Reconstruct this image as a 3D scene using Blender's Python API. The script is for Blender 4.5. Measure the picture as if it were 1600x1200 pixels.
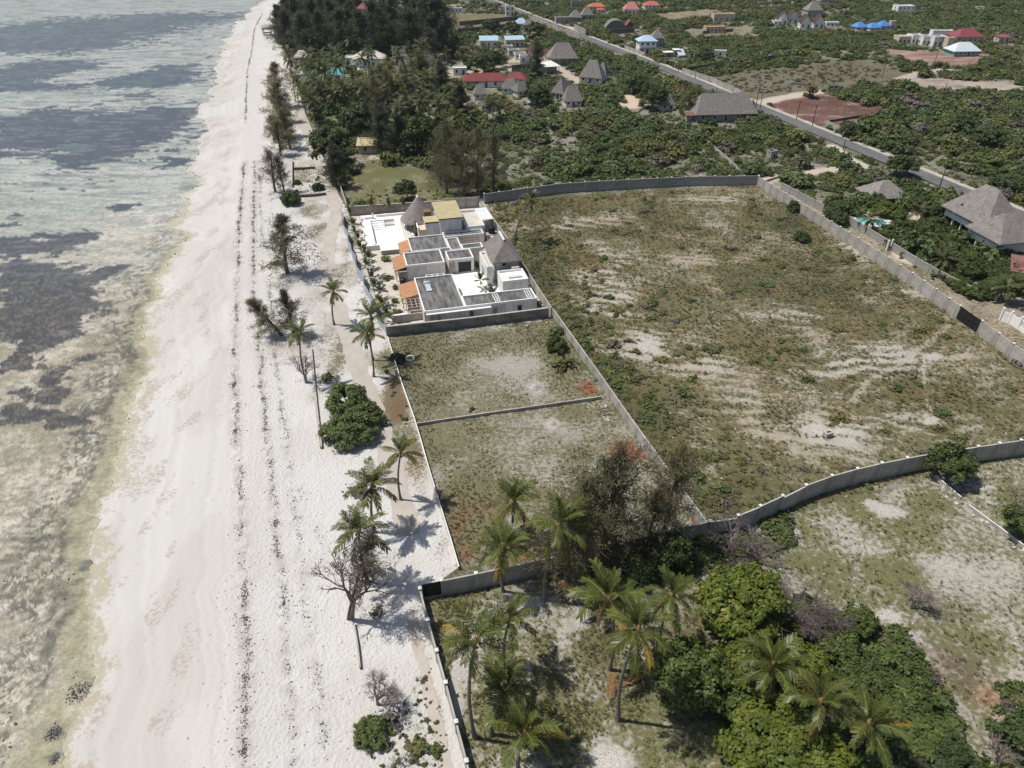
import bpy, math, random
import numpy as np
from math import radians as R, sin, cos, pi
from mathutils import Vector, Matrix

for o in list(bpy.data.objects):
    bpy.data.objects.remove(o)
random.seed(7)
rng = np.random.default_rng(7)
scene = bpy.context.scene
col = scene.collection

# ---------------------------------------------------------------- camera, sky, sun, exposure
CAM_H, FPX, TILT = 65.0, 1110.0, R(34.9)
cam_data = bpy.data.cameras.new('camera')
cam_data.sensor_width = 36.0
cam_data.lens = FPX / 1600.0 * 36.0
cam_data.clip_end = 20000
cam = bpy.data.objects.new('camera', cam_data)
col.objects.link(cam)
cam.location = (0, 0, CAM_H)
cam.rotation_euler = (R(90) - TILT, 0, 0)
scene.camera = cam

SUN_EL = R(64)
SUN_DIR = Vector((-cos(SUN_EL) * cos(R(9)), cos(SUN_EL) * sin(R(9)), sin(SUN_EL)))   # towards the sun
world = bpy.data.worlds.new('World')
scene.world = world
world.use_nodes = True
wn = world.node_tree.nodes
wl = world.node_tree.links
sky = wn.new('ShaderNodeTexSky')
sky.sky_type = 'NISHITA'
sky.sun_disc = False
sky.sun_elevation = SUN_EL
sky.sun_rotation = math.atan2(SUN_DIR.x, SUN_DIR.y)
sky.air_density = 1.0
sky.dust_density = 1.5
bgn = wn['Background']
bgn.inputs['Strength'].default_value = 0.088
wl.new(sky.outputs[0], bgn.inputs['Color'])
sun_data = bpy.data.lights.new('sun', 'SUN')
sun_data.energy = 4.5
sun_data.angle = R(0.53)
sun_data.color = (1.0, 0.955, 0.885)
sun = bpy.data.objects.new('sun', sun_data)
col.objects.link(sun)
sun.location = SUN_DIR * 300
sun.rotation_euler = SUN_DIR.to_track_quat('Z', 'Y').to_euler()
vs = scene.view_settings
vs.view_transform = 'Standard'
vs.look = 'None'
vs.exposure = 0.0
vs.gamma = 1.0
vs.use_curve_mapping = False
scene.cycles.max_bounces = 8
scene.cycles.diffuse_bounces = 3
scene.cycles.glossy_bounces = 2
scene.cycles.transparent_max_bounces = 8
scene.cycles.transmission_bounces = 3
scene.cycles.volume_bounces = 0
scene.cycles.caustics_reflective = False
scene.cycles.caustics_refractive = False

# ---------------------------------------------------------------- survey helper: a point of the photograph laid on the level z
def G(px, py, z=0.0):
    u = (px - 800.0) / FPX
    v = (py - 600.0) / FPX
    dx, dy, dz = u, cos(TILT) - v * sin(TILT), -sin(TILT) - v * cos(TILT)
    t = (z - CAM_H) / dz
    return (dx * t, dy * t)

def GP(pts, z=0.0):
    return np.array([G(p[0], p[1], z) for p in pts])

def mpp(px, py):
    """metres per photograph pixel at a ground point"""
    v = (py - 600.0) / FPX
    return CAM_H / (sin(TILT) + v * cos(TILT)) / FPX

# ---------------------------------------------------------------- numpy noise
def _hash(ix, iy, seed):
    h = (ix.astype(np.int64) * 374761393 + iy.astype(np.int64) * 668265263 + seed * 974634777) & 0xFFFFFFFF
    h = ((h ^ (h >> 13)) * 1274126177) & 0xFFFFFFFF
    h = h ^ (h >> 16)
    return (h & 0xFFFFFF) / float(0xFFFFFF)

def vnoise(x, y, seed=0):
    ix, iy = np.floor(x), np.floor(y)
    fx, fy = x - ix, y - iy
    fx = fx * fx * (3 - 2 * fx)
    fy = fy * fy * (3 - 2 * fy)
    a, b = _hash(ix, iy, seed), _hash(ix + 1, iy, seed)
    c, d = _hash(ix, iy + 1, seed), _hash(ix + 1, iy + 1, seed)
    return (a * (1 - fx) + b * fx) * (1 - fy) + (c * (1 - fx) + d * fx) * fy

def fbm(x, y, seed=0, octv=5, gain=0.55):
    s, a, n = 0.0, 1.0, 0.0
    for i in range(octv):
        s = s + a * vnoise(x * 2 ** i + 17.3 * i, y * 2 ** i - 9.1 * i, seed + i)
        n += a
        a *= gain
    return s / n

def sstep(a, b, x):
    t = np.clip((x - a) / (b - a), 0, 1)
    return t * t * (3 - 2 * t)

def in_poly(x, y, poly):
    inside = np.zeros(np.shape(x), bool)
    n = len(poly)
    for i in range(n):
        x1, y1 = poly[i]
        x2, y2 = poly[(i + 1) % n]
        if y1 == y2:
            continue
        c = ((y1 > y) != (y2 > y)) & (x < (x2 - x1) * (y - y1) / (y2 - y1) + x1)
        inside ^= c
    return inside

def dist_line(x, y, pl):
    """distance to a polyline and the position along it"""
    best = np.full(np.shape(x), 1e9)
    for (x1, y1), (x2, y2) in zip(pl[:-1], pl[1:]):
        dx, dy = x2 - x1, y2 - y1
        t = np.clip(((x - x1) * dx + (y - y1) * dy) / (dx * dx + dy * dy + 1e-9), 0, 1)
        best = np.minimum(best, np.hypot(x - x1 - t * dx, y - y1 - t * dy))
    return best

# ---------------------------------------------------------------- object helpers
def tag(o, label=None, cat=None, group=None, kind=None):
    if label: o['label'] = label
    if cat: o['category'] = cat
    if group: o['group'] = group
    if kind: o['kind'] = kind
    return o

def thing(name, label, cat, loc=(0, 0, 0), rz=0.0, group=None):
    o = bpy.data.objects.new(name, None)
    o.empty_display_size = 0.3
    col.objects.link(o)
    o.location = loc
    o.rotation_euler = (0, 0, rz)
    return tag(o, label, cat, group, 'thing')

def link(name, me, parent=None, loc=None, rot=None, scl=None):
    o = bpy.data.objects.new(name, me)
    col.objects.link(o)
    if parent: o.parent = parent
    if loc is not None: o.location = loc
    if rot is not None: o.rotation_euler = rot
    if scl is not None: o.scale = scl if hasattr(scl, '__len__') else (scl, scl, scl)
    return o

def copy_tree(o, parent=None):
    c = o.copy()
    col.objects.link(c)
    c.parent = parent
    for ch in o.children:
        copy_tree(ch, c)
    return c

class MB:
    """collects simple shapes into one mesh"""
    def __init__(self):
        self.v, self.f, self.m = [], [], []
    def add(self, vs_, fs_, m=0):
        n = len(self.v)
        self.v += [tuple(p) for p in vs_]
        self.f += [tuple(i + n for i in f) for f in fs_]
        self.m += [m] * len(fs_)
        return self
    def box(self, x0, y0, z0, x1, y1, z1, m=0):
        return self.add([(x0, y0, z0), (x1, y0, z0), (x1, y1, z0), (x0, y1, z0), (x0, y0, z1), (x1, y0, z1), (x1, y1, z1), (x0, y1, z1)],
                        [(3, 2, 1, 0), (4, 5, 6, 7), (0, 1, 5, 4), (1, 2, 6, 5), (2, 3, 7, 6), (3, 0, 4, 7)], m)
    def beam(self, a, b, w, h, m=0):
        """a box of width w and height h from a to b"""
        a, b = Vector(a), Vector(b)
        d = (b - a).normalized()
        up = Vector((0, 0, 1)) if abs(d.z) < 0.95 else Vector((0, 1, 0))
        s = d.cross(up).normalized() * w / 2
        u = s.cross(d).normalized() * h / 2
        p = [a - s - u, a + s - u, a + s + u, a - s + u, b - s - u, b + s - u, b + s + u, b - s + u]
        return self.add(p, [(0, 1, 2, 3), (7, 6, 5, 4), (0, 4, 5, 1), (1, 5, 6, 2), (2, 6, 7, 3), (3, 7, 4, 0)], m)
    def tube(self, pts, rad, n=6, m=0, cap=True):
        pts = [Vector(p) for p in pts]
        if not hasattr(rad, '__len__'): rad = [rad] * len(pts)
        vs_, fs_ = [], []
        for i, p in enumerate(pts):
            d = (pts[min(i + 1, len(pts) - 1)] - pts[max(i - 1, 0)]).normalized()
            up = Vector((1, 0, 0)) if abs(d.x) < 0.8 else Vector((0, 1, 0))
            s = d.cross(up).normalized()
            u = d.cross(s)
            for k in range(n):
                a = 2 * pi * k / n
                vs_.append(p + (s * cos(a) + u * sin(a)) * rad[i])
        for i in range(len(pts) - 1):
            for k in range(n):
                fs_.append((i * n + k, i * n + (k + 1) % n, (i + 1) * n + (k + 1) % n, (i + 1) * n + k))
        if cap:
            fs_.append(tuple(range((len(pts) - 1) * n, len(pts) * n)))
        return self.add(vs_, fs_, m)
    def mesh(self, name, mats, smooth=False):
        me = bpy.data.meshes.new(name)
        me.from_pydata(self.v, [], self.f)
        for m in (mats if isinstance(mats, (list, tuple)) else [mats]):
            me.materials.append(m)
        if any(self.m):
            me.polygons.foreach_set('material_index', self.m)
        if smooth:
            me.polygons.foreach_set('use_smooth', [True] * len(me.polygons))
        me.update()
        return me
    def build(self, name, mats, parent=None, smooth=False, **k):
        return link(name, self.mesh(name, mats, smooth), parent, **k)

def np_mesh(name, verts, faces, mats, midx=None, attrs=None, smooth=False):
    """verts (N,3), faces (M,k) with one k"""
    me = bpy.data.meshes.new(name)
    nv, (nf, k) = len(verts), faces.shape
    me.vertices.add(nv)
    me.vertices.foreach_set('co', np.ascontiguousarray(verts, np.float32).ravel())
    me.loops.add(nf * k)
    me.loops.foreach_set('vertex_index', np.ascontiguousarray(faces, np.int32).ravel())
    me.polygons.add(nf)
    me.polygons.foreach_set('loop_start', np.arange(0, nf * k, k, dtype=np.int32))
    for m in (mats if isinstance(mats, (list, tuple)) else [mats]):
        me.materials.append(m)
    if midx is not None:
        me.polygons.foreach_set('material_index', np.ascontiguousarray(midx, np.int32))
    if smooth:
        me.polygons.foreach_set('use_smooth', np.ones(nf, bool))
    for an, (typ, dom, dat) in (attrs or {}).items():
        a = me.attributes.new(an, typ, dom)
        a.data.foreach_set('color' if 'COLOR' in typ else ('vector' if typ == 'FLOAT_VECTOR' else 'value'), np.ascontiguousarray(dat, np.float32 if typ != 'INT' else np.int32).ravel())
    me.update(calc_edges=True)
    me.validate()
    return me

def grid_faces(nr, nc):
    i = np.arange((nr - 1) * (nc - 1))
    r, c = i // (nc - 1), i % (nc - 1)
    a = r * nc + c
    return np.stack([a, a + 1, a + nc + 1, a + nc], 1)

# ---------------------------------------------------------------- materials
class NT:
    """short-hand for a node tree"""
    def __init__(self, name):
        self.mat = bpy.data.materials.new(name)
        self.mat.use_nodes = True
        self.t = self.mat.node_tree
        self.n = self.t.nodes
        self.b = self.n['Principled BSDF']
        self.out = self.n['Material Output']
        self.b.inputs['Specular IOR Level'].default_value = 0.25
        self._co = None
    def co(self):
        if not self._co:
            self._co = self.n.new('ShaderNodeTexCoord')
        return self._co.outputs['Object']
    def lk(self, a, b):
        if isinstance(a, (int, float)):
            b.default_value = a
        elif isinstance(a, (tuple, list)):
            b.default_value = (*a, 1.0) if len(a) == 3 and b.type == 'RGBA' else a
        else:
            self.t.links.new(a, b)
    def noise(self, scale, detail=3, rough=0.55, co=None, dist=0.0, stretch=None):
        x = self.n.new('ShaderNodeTexNoise')
        x.inputs['Scale'].default_value = scale
        x.inputs['Detail'].default_value = detail
        x.inputs['Roughness'].default_value = rough
        x.inputs['Distortion'].default_value = dist
        c = co or self.co()
        if stretch:
            mp = self.n.new('ShaderNodeMapping')
            mp.inputs['Scale'].default_value = stretch
            self.lk(c, mp.inputs[0])
            c = mp.outputs[0]
        self.lk(c, x.inputs['Vector'])
        return x.outputs['Fac']
    def voro(self, scale, rand=1.0, feature='F1', out='Distance'):
        x = self.n.new('ShaderNodeTexVoronoi')
        x.feature = feature
        x.inputs['Scale'].default_value = scale
        x.inputs['Randomness'].default_value = rand
        self.lk(self.co(), x.inputs['Vector'])
        return x.outputs[out]
    def math(self, op, a, b=0.0, c=None):
        x = self.n.new('ShaderNodeMath')
        x.operation = op
        self.lk(a, x.inputs[0])
        self.lk(b, x.inputs[1])
        if c is not None: self.lk(c, x.inputs[2])
        return x.outputs[0]
    def rng(self, v, a, b, c=0.0, d=1.0, smooth=True):
        x = self.n.new('ShaderNodeMapRange')
        x.interpolation_type = 'SMOOTHSTEP' if smooth else 'LINEAR'
        self.lk(v, x.inputs['Value'])
        for k, val in zip(('From Min', 'From Max', 'To Min', 'To Max'), (a, b, c, d)):
            self.lk(val, x.inputs[k])
        return x.outputs[0]
    def mix(self, fac, a, b, mode='MIX'):
        x = self.n.new('ShaderNodeMix')
        x.data_type = 'RGBA'
        x.blend_type = mode
        self.lk(fac, x.inputs[0])
        self.lk(a, x.inputs[6])
        self.lk(b, x.inputs[7])
        return x.outputs[2]
    def attr(self, name, out='Color'):
        x = self.n.new('ShaderNodeAttribute')
        x.attribute_name = name
        return x.outputs[out]
    def objrand(self):
        return self.n.new('ShaderNodeObjectInfo').outputs['Random']
    def scale_col(self, c, f):
        x = self.n.new('ShaderNodeVectorMath')
        x.operation = 'SCALE'
        self.lk(c, x.inputs[0])
        self.lk(f, x.inputs['Scale'])
        return x.outputs[0]
    def bump(self, h, strength=0.5, dist=0.1):
        x = self.n.new('ShaderNodeBump')
        x.inputs['Strength'].default_value = strength
        x.inputs['Distance'].default_value = dist
        self.lk(h, x.inputs['Height'])
        self.lk(x.outputs[0], self.b.inputs['Normal'])
    def set(self, colr, rough=0.8):
        self.lk(colr, self.b.inputs['Base Color'])
        self.lk(rough, self.b.inputs['Roughness'])
        return self.mat

def mat_plain(name, c1, c2=None, scale=0.7, rough=0.85, bump=0.15, fine=6.0, amt=0.35, stretch=None):
    """a weathered surface: two tones by broad noise, fine grain, slight relief"""
    t = NT(name)
    c2 = c2 or tuple(x * 0.72 for x in c1)
    n1 = t.noise(scale, 5, 0.62, stretch=stretch)
    n2 = t.noise(fine, 3, 0.6)
    f = t.rng(t.math('MULTIPLY_ADD', n2, 0.35, n1), 0.48, 0.86)
    c = t.mix(f, c1, c2)
    r = t.rng(t.objrand(), 0, 1, 1 - amt * 0.25, 1 + amt * 0.25, False)
    c = t.scale_col(c, r)
    t.bump(n2, bump, 0.05)
    return t.set(c, rough)

def mat_leaf(name, dark, light, tip=None, transl=0.25, rough=0.55, hue=0.12):
    """foliage: each leaf its own tone (attribute lv), each plant its own tint"""
    t = NT(name)
    lv = t.attr('lv', 'Fac')
    c = t.mix(lv, dark, light)
    if tip:
        c = t.mix(t.rng(lv, 0.78, 0.98), c, tip)
    rnd = t.objrand()
    c = t.mix(t.rng(rnd, 0, 1, 0.0, hue * 2, False), c, tuple(x * s for x, s in zip(light, (1.5, 1.15, 0.7))))
    c = t.scale_col(c, t.rng(t.math('FRACT', t.math('MULTIPLY', rnd, 7.31)), 0, 1, 0.78, 1.18, False))
    t.set(c, rough)
    tr = t.n.new('ShaderNodeBsdfTranslucent')
    t.lk(t.scale_col(c, 1.15), tr.inputs['Color'])
    ms = t.n.new('ShaderNodeMixShader')
    ms.inputs[0].default_value = transl
    t.lk(t.b.outputs[0], ms.inputs[1])
    t.lk(tr.outputs[0], ms.inputs[2])
    t.lk(ms.outputs[0], t.out.inputs['Surface'])
    return t.mat

M = {}
M['plaster'] = mat_plain('white_plaster', (0.78, 0.77, 0.745), (0.55, 0.535, 0.50), 0.6, 0.8, 0.05, 5.0, stretch=(1.5, 1.5, .35))
M['white'] = mat_plain('white_paint', (0.82, 0.81, 0.79), (0.74, 0.73, 0.70), 0.4, 0.7, 0.03)
M['cream'] = mat_plain('cream_render', (0.62, 0.53, 0.42), (0.50, 0.42, 0.33), 0.5)
M['tan'] = mat_plain('tan_block', (0.50, 0.36, 0.23), (0.40, 0.29, 0.19), 0.8)
M['block'] = mat_plain('grey_block', (0.36, 0.34, 0.32), (0.25, 0.24, 0.23), 0.8, bump=0.3)
M['block_dark'] = mat_plain('dark_block', (0.15, 0.145, 0.14), (0.095, 0.092, 0.09), 0.8, bump=0.3)
M['panel'] = mat_plain('precast_panel', (0.46, 0.435, 0.395), (0.27, 0.255, 0.23), 0.9, 0.9, 0.12, 4.0, stretch=(1, 1, .4))
M['cap'] = mat_plain('white_cap', (0.72, 0.71, 0.68), (0.6, 0.59, 0.56), 0.9)
M['coral'] = mat_plain('coral_stone', (0.30, 0.27, 0.245), (0.15, 0.135, 0.125), 1.6, 0.95, 0.8, 3.0)
M['coral_pale'] = mat_plain('pale_coral_stone', (0.44, 0.38, 0.33), (0.30, 0.26, 0.23), 1.3, 0.95, 0.6, 3.0)
M['flatroof'] = mat_plain('stained_flat_roof', (0.205, 0.198, 0.19), (0.072, 0.070, 0.069), 0.7, 0.92, 0.15, 4.0, stretch=(1.6, 0.35, 1))
M['roofpale'] = mat_plain('pale_roof_screed', (0.58, 0.54, 0.48), (0.47, 0.43, 0.38), 0.5)
M['olive'] = mat_plain('olive_roof', (0.47, 0.41, 0.245), (0.39, 0.34, 0.20), 0.6)
M['terracotta'] = mat_plain('terracotta_tile', (0.50, 0.27, 0.145), (0.38, 0.20, 0.105), 1.2, 0.85, 0.2, 5)
M['wood'] = mat_plain('weathered_wood', (0.22, 0.15, 0.10), (0.13, 0.09, 0.06), 2.0, stretch=(1, 1, 5))
M['pole'] = mat_plain('pole_wood', (0.075, 0.06, 0.05), (0.04, 0.034, 0.03), 2.0)
M['dark'] = mat_plain('dark_opening', (0.045, 0.043, 0.042), (0.03, 0.028, 0.027), 1.0)
M['gate'] = mat_plain('black_sheet_gate', (0.022, 0.022, 0.024), (0.015, 0.015, 0.016), 1.0, 0.5)
M['tank'] = mat_plain('black_plastic', (0.018, 0.018, 0.02), (0.012, 0.012, 0.013), 1.0, 0.45)
M['trunk'] = mat_plain('tree_bark', (0.15, 0.12, 0.095), (0.08, 0.065, 0.052), 3.0, bump=0.5)
M['palmtrunk'] = mat_plain('palm_bark', (0.24, 0.215, 0.185), (0.12, 0.105, 0.09), 1.2, bump=0.5, stretch=(1, 1, 6))
M['twig'] = mat_plain('grey_twig', (0.22, 0.18, 0.17), (0.12, 0.095, 0.09), 3.0)
M['pool'] = mat_plain('pool_water', (0.10, 0.36, 0.38), (0.16, 0.44, 0.45), 0.6, 0.08, 0.05)
M['red'] = mat_plain('red_roof', (0.22, 0.045, 0.045), (0.17, 0.036, 0.036), 0.5, 0.6, amt=0.6)
M['orange'] = mat_plain('orange_roof', (0.44, 0.15, 0.095), (0.37, 0.12, 0.08), 0.5, 0.6)
M['pink'] = mat_plain('pink_roof', (0.56, 0.22, 0.22), (0.47, 0.17, 0.18), 0.5, 0.6)
M['maroon'] = mat_plain('maroon_roof', (0.27, 0.075, 0.09), (0.22, 0.058, 0.072), 0.5, 0.6)
M['brownroof'] = mat_plain('dark_brown_roof', (0.085, 0.042, 0.036), (0.06, 0.03, 0.028), 0.5, 0.65)
M['skyblue'] = mat_plain('pale_blue_roof', (0.42, 0.56, 0.66), (0.37, 0.50, 0.59), 0.5, 0.5)
M['blue'] = mat_plain('blue_roof', (0.09, 0.24, 0.52), (0.075, 0.20, 0.45), 0.5, 0.5)
M['silver'] = mat_plain('silver_roof', (0.58, 0.63, 0.66), (0.50, 0.55, 0.58), 0.5, 0.45)
M['paleteal'] = mat_plain('teal_wall', (0.22, 0.40, 0.46), None, 0.5)
M['rust'] = mat_plain('rusty_sheet', (0.16, 0.06, 0.045), (0.24, 0.15, 0.13), 0.5, 0.7, stretch=(0.5, 3, 1))
M['glass'] = mat_plain('window_dark', (0.05, 0.055, 0.06), (0.035, 0.04, 0.045), 1.0, 0.15, 0.0)
M['asphalt'] = mat_plain('asphalt', (0.17, 0.165, 0.165), (0.12, 0.118, 0.118), 0.15, 0.9, 0.15, 3.0)
M['kerb'] = mat_plain('pale_verge', (0.46, 0.42, 0.36), (0.34, 0.31, 0.26), 0.4, 0.95, 0.2)
M['rock'] = mat_plain('pale_rock', (0.56, 0.54, 0.50), (0.42, 0.40, 0.37), 1.3, 0.95, 0.5)
M['darkrock'] = mat_plain('dark_rock', (0.24, 0.23, 0.215), (0.12, 0.115, 0.11), 2.2, 0.9, 0.8)
M['weed'] = mat_plain('dry_seaweed', (0.11, 0.097, 0.085), (0.06, 0.053, 0.048), 2.0, 0.95, 0.4)
M['water_film'] = None

def mat_thatch(name, c1, c2):
    t = NT(name)
    w = t.n.new('ShaderNodeTexWave')
    w.bands_direction = 'Z'
    w.inputs['Scale'].default_value = 1.9
    w.inputs['Distortion'].default_value = 9.0
    w.inputs['Detail'].default_value = 3.0
    w.inputs['Detail Scale'].default_value = 1.5
    t.lk(t.co(), w.inputs['Vector'])
    n1 = t.noise(1.1, 5, 0.65)
    n2 = t.noise(9.0, 3, 0.7)
    f = t.rng(t.math('ADD', t.math('MULTIPLY', w.outputs['Fac'], 0.22), t.math('MULTIPLY_ADD', n2, 0.6, t.math('MULTIPLY', n1, 0.75))), 0.45, 1.05)
    c = t.mix(f, c2, c1)
    c = t.scale_col(c, t.rng(t.objrand(), 0, 1, 0.88, 1.12, False))
    t.bump(t.math('ADD', n2, w.outputs['Fac']), 0.6, 0.12)
    return t.set(c, 0.95)
M['thatch'] = mat_thatch('grey_thatch', (0.31, 0.285, 0.265), (0.135, 0.12, 0.11))

def mat_sheet(name, c, c2, per=0.25, axis='X', rough=0.45):
    """corrugated metal"""
    t = NT(name)
    w = t.n.new('ShaderNodeTexWave')
    w.bands_direction = axis
    w.inputs['Scale'].default_value = 1.0 / per / 6.28 * 3.14
    t.lk(t.co(), w.inputs['Vector'])
    n = t.noise(0.8, 4, 0.6)
    cc = t.mix(t.rng(n, 0.35, 0.75), c, c2)
    t.bump(w.outputs['Fac'], 0.4, 0.05)
    return t.set(cc, rough)
M['bluesheet'] = mat_sheet('pale_blue_sheet', (0.55, 0.62, 0.70), (0.47, 0.54, 0.62))
M['whitesheet'] = mat_sheet('white_sheet', (0.72, 0.74, 0.75), (0.6, 0.62, 0.64))
# ---------------------------------------------------------------- the ground: tidal flat, beach, land
def blob(X, Y, px, py, rx, ry, warp=None):
    """soft spot round a surveyed point; rx, ry in photograph pixels"""
    cx, cy = G(px, py)
    m = mpp(px, py)
    dep = TILT + math.atan((py - 600) / FPX)
    ax, ay = rx * m, ry * m / sin(dep)
    xx, yy = (X, Y) if warp is None else warp
    return np.exp(-(((xx - cx) / ax) ** 2 + ((yy - cy) / ay) ** 2))

def line_fn(px_pts, before, after):
    p = GP(px_pts)
    o = np.argsort(p[:, 1])
    ys, xs = p[o, 1], p[o, 0]
    ys = np.concatenate([[before[1]], ys, [after[1]]])
    xs = np.concatenate([[before[0]], xs, [after[0]]])
    return lambda Y: np.interp(Y, ys, xs)

# waterline edge of the pale sand and landward edge of the beach, as functions of the distance Y
W0 = line_fn([(398, 8), (372, 35), (352, 62), (336, 110), (322, 160), (305, 225), (300, 290), (275, 350), (262, 400), (246, 450), (238, 500),
              (226, 550), (214, 610), (196, 670), (180, 730), (160, 800), (148, 860), (140, 930), (150, 990), (150, 1060), (120, 1110), (96, 1200)],
             (-52, -400), (-420, 6000))
def W(Y):
    return W0(Y) + (fbm(Y / 7.0, Y * 0 + 3.3, 5, 4) - 0.5) * 4.2 * np.clip(Y / 60, 0.6, 2.5) + (fbm(Y / 1.3, Y * 0 + 8.8, 7, 3) - .5) * 1.6
Lf = line_fn([(434, 4), (440, 40), (445, 75), (455, 110), (465, 150), (480, 185), (506, 250), (530, 306), (547, 335), (561, 380), (576, 430), (597, 500), (607, 530),
              (628, 600), (650, 660), (672, 740), (700, 830), (716, 886), (660, 926), (695, 1060), (735, 1200)], (8, -400), (-330, 6000))

def yrows(y0, y1, ratio, extra_lo, extra_hi):
    n = int(math.log(y1 / y0) / math.log(ratio)) + 1
    r = y0 * ratio ** np.arange(n)
    return np.concatenate([extra_lo, r, extra_hi])

def mat_ground(name, sandy=False):
    t = NT(name)
    soil, veg, cov = t.attr('soil'), t.attr('veg'), t.attr('cov', 'Fac')
    n2 = t.noise(1.5 if not sandy else 2.2, 5, 0.78)
    s = t.math('MULTIPLY_ADD', t.math('SUBTRACT', n2, 0.5), 2.8, cov)
    m = t.rng(s, 0.25, 0.75)
    m = t.math('MULTIPLY', m, t.rng(cov, 0.0, 0.12))
    if not sandy:
        nf = t.noise(6.0, 2, 0.8)
        vc = t.scale_col(veg, t.rng(nf, 0.28, 0.72, 0.60, 1.45))
        sc = t.scale_col(soil, t.rng(nf, 0.25, 0.75, 0.62, 1.34))
        c = t.mix(m, sc, vc)
        t.bump(nf, 0.7, 0.14)
    else:
        c = t.mix(m, soil, veg)
        dry = t.attr('dry', 'Fac')
        foot = t.voro(2.6)
        ft = t.math('MULTIPLY', t.math('MULTIPLY_ADD', foot, 0.8, n2), dry)
        t.bump(ft, 0.8, 0.16)
    return t.set(c, 0.95)
M['land'] = mat_ground('ground_soil_and_grass')
M['sand'] = mat_ground('coral_sand', True)

def mixv(a, b, f):
    return a * (1 - f[..., None]) + np.array(b) * f[..., None]

# plots of land: outline on the photograph, soil colour, growth colour, growth cover
ZONES = [
    # scrub country behind is the default
    ('grass field', [(540, 268), (560, 252), (640, 258), (700, 270), (715, 310), (640, 318), (560, 325), (545, 318)], (.26, .23, .17), (.105, .115, .05), .72),
    ('villa court', [(552, 330), (700, 316), (752, 316), (862, 497), (606, 526), (560, 380)], (.56, .52, .47), (.2, .17, .1), .10),
    ('upper plot', [(606, 530), (862, 498), (940, 622), (650, 664)], (.295, .285, .25), (.142, .142, .088), .55),
    ('lower plot', [(650, 664), (940, 622), (1104, 832), (866, 880), (717, 890)], (.295, .285, .25), (.138, .138, .084), .54),
    ('big lot', [(757, 316), (1183, 288), (1500, 496), (1640, 606), (1900, 800), (1640, 700), (1105, 832), (862, 497)], (.31, .29, .245), (.114, .110, .058), .72),
    ('right lane', [(1190, 282), (1215, 290), (1590, 470), (1660, 600), (1500, 490)], (.30, .26, .21), (.11, .105, .055), .42),
    ('palm compound', [(664, 940), (870, 895), (1105, 838), (1180, 800), (1230, 900), (1200, 1210), (740, 1210)], (.34, .325, .29), (.125, .132, .064), .56),
    ('near right plot', [(1105, 836), (1640, 705), (2300, 600), (2600, 1300), (1150, 1300), (1190, 900)], (.37, .35, .32), (.125, .132, .066), .56),
    ('resort garden', [(440, 0), (700, 0), (830, 60), (830, 140), (560, 260), (530, 300), (470, 160)], (.34, .31, .25), (.055, .07, .03), .55),
    ('grey field', [(1070, 122), (1345, 92), (1440, 118), (1190, 158), (1120, 140)], (.165, .15, .12), (.105, .105, .065), .55),
    ('red field', [(1190, 158), (1282, 145), (1392, 172), (1375, 185), (1285, 200), (1250, 196)], (.165, .088, .070), (.085, .048, .04), .45),
    ('cleared strip', [(1405, 120), (1600, 128), (1600, 142), (1480, 140), (1395, 132)], (.36, .32, .28), (.2, .17, .14), .4),
    ('building site', [(1370, 76), (1480, 80), (1560, 88), (1530, 104), (1440, 100)], (.30, .20, .16), (.16, .1, .08), .4),
    ('field behind', [(690, 20), (790, 22), (830, 38), (700, 48)], (.2, .18, .12), (.125, .115, .06), .6),
    ('field far', [(1010, 22), (1110, 14), (1150, 22), (1050, 34)], (.28, .25, .19), (.13, .12, .07), .5),
    ('ruin plot', [(1050, 46), (1180, 40), (1190, 58), (1090, 60)], (.26, .23, .19), (.11, .11, .06), .5),
]

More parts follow.
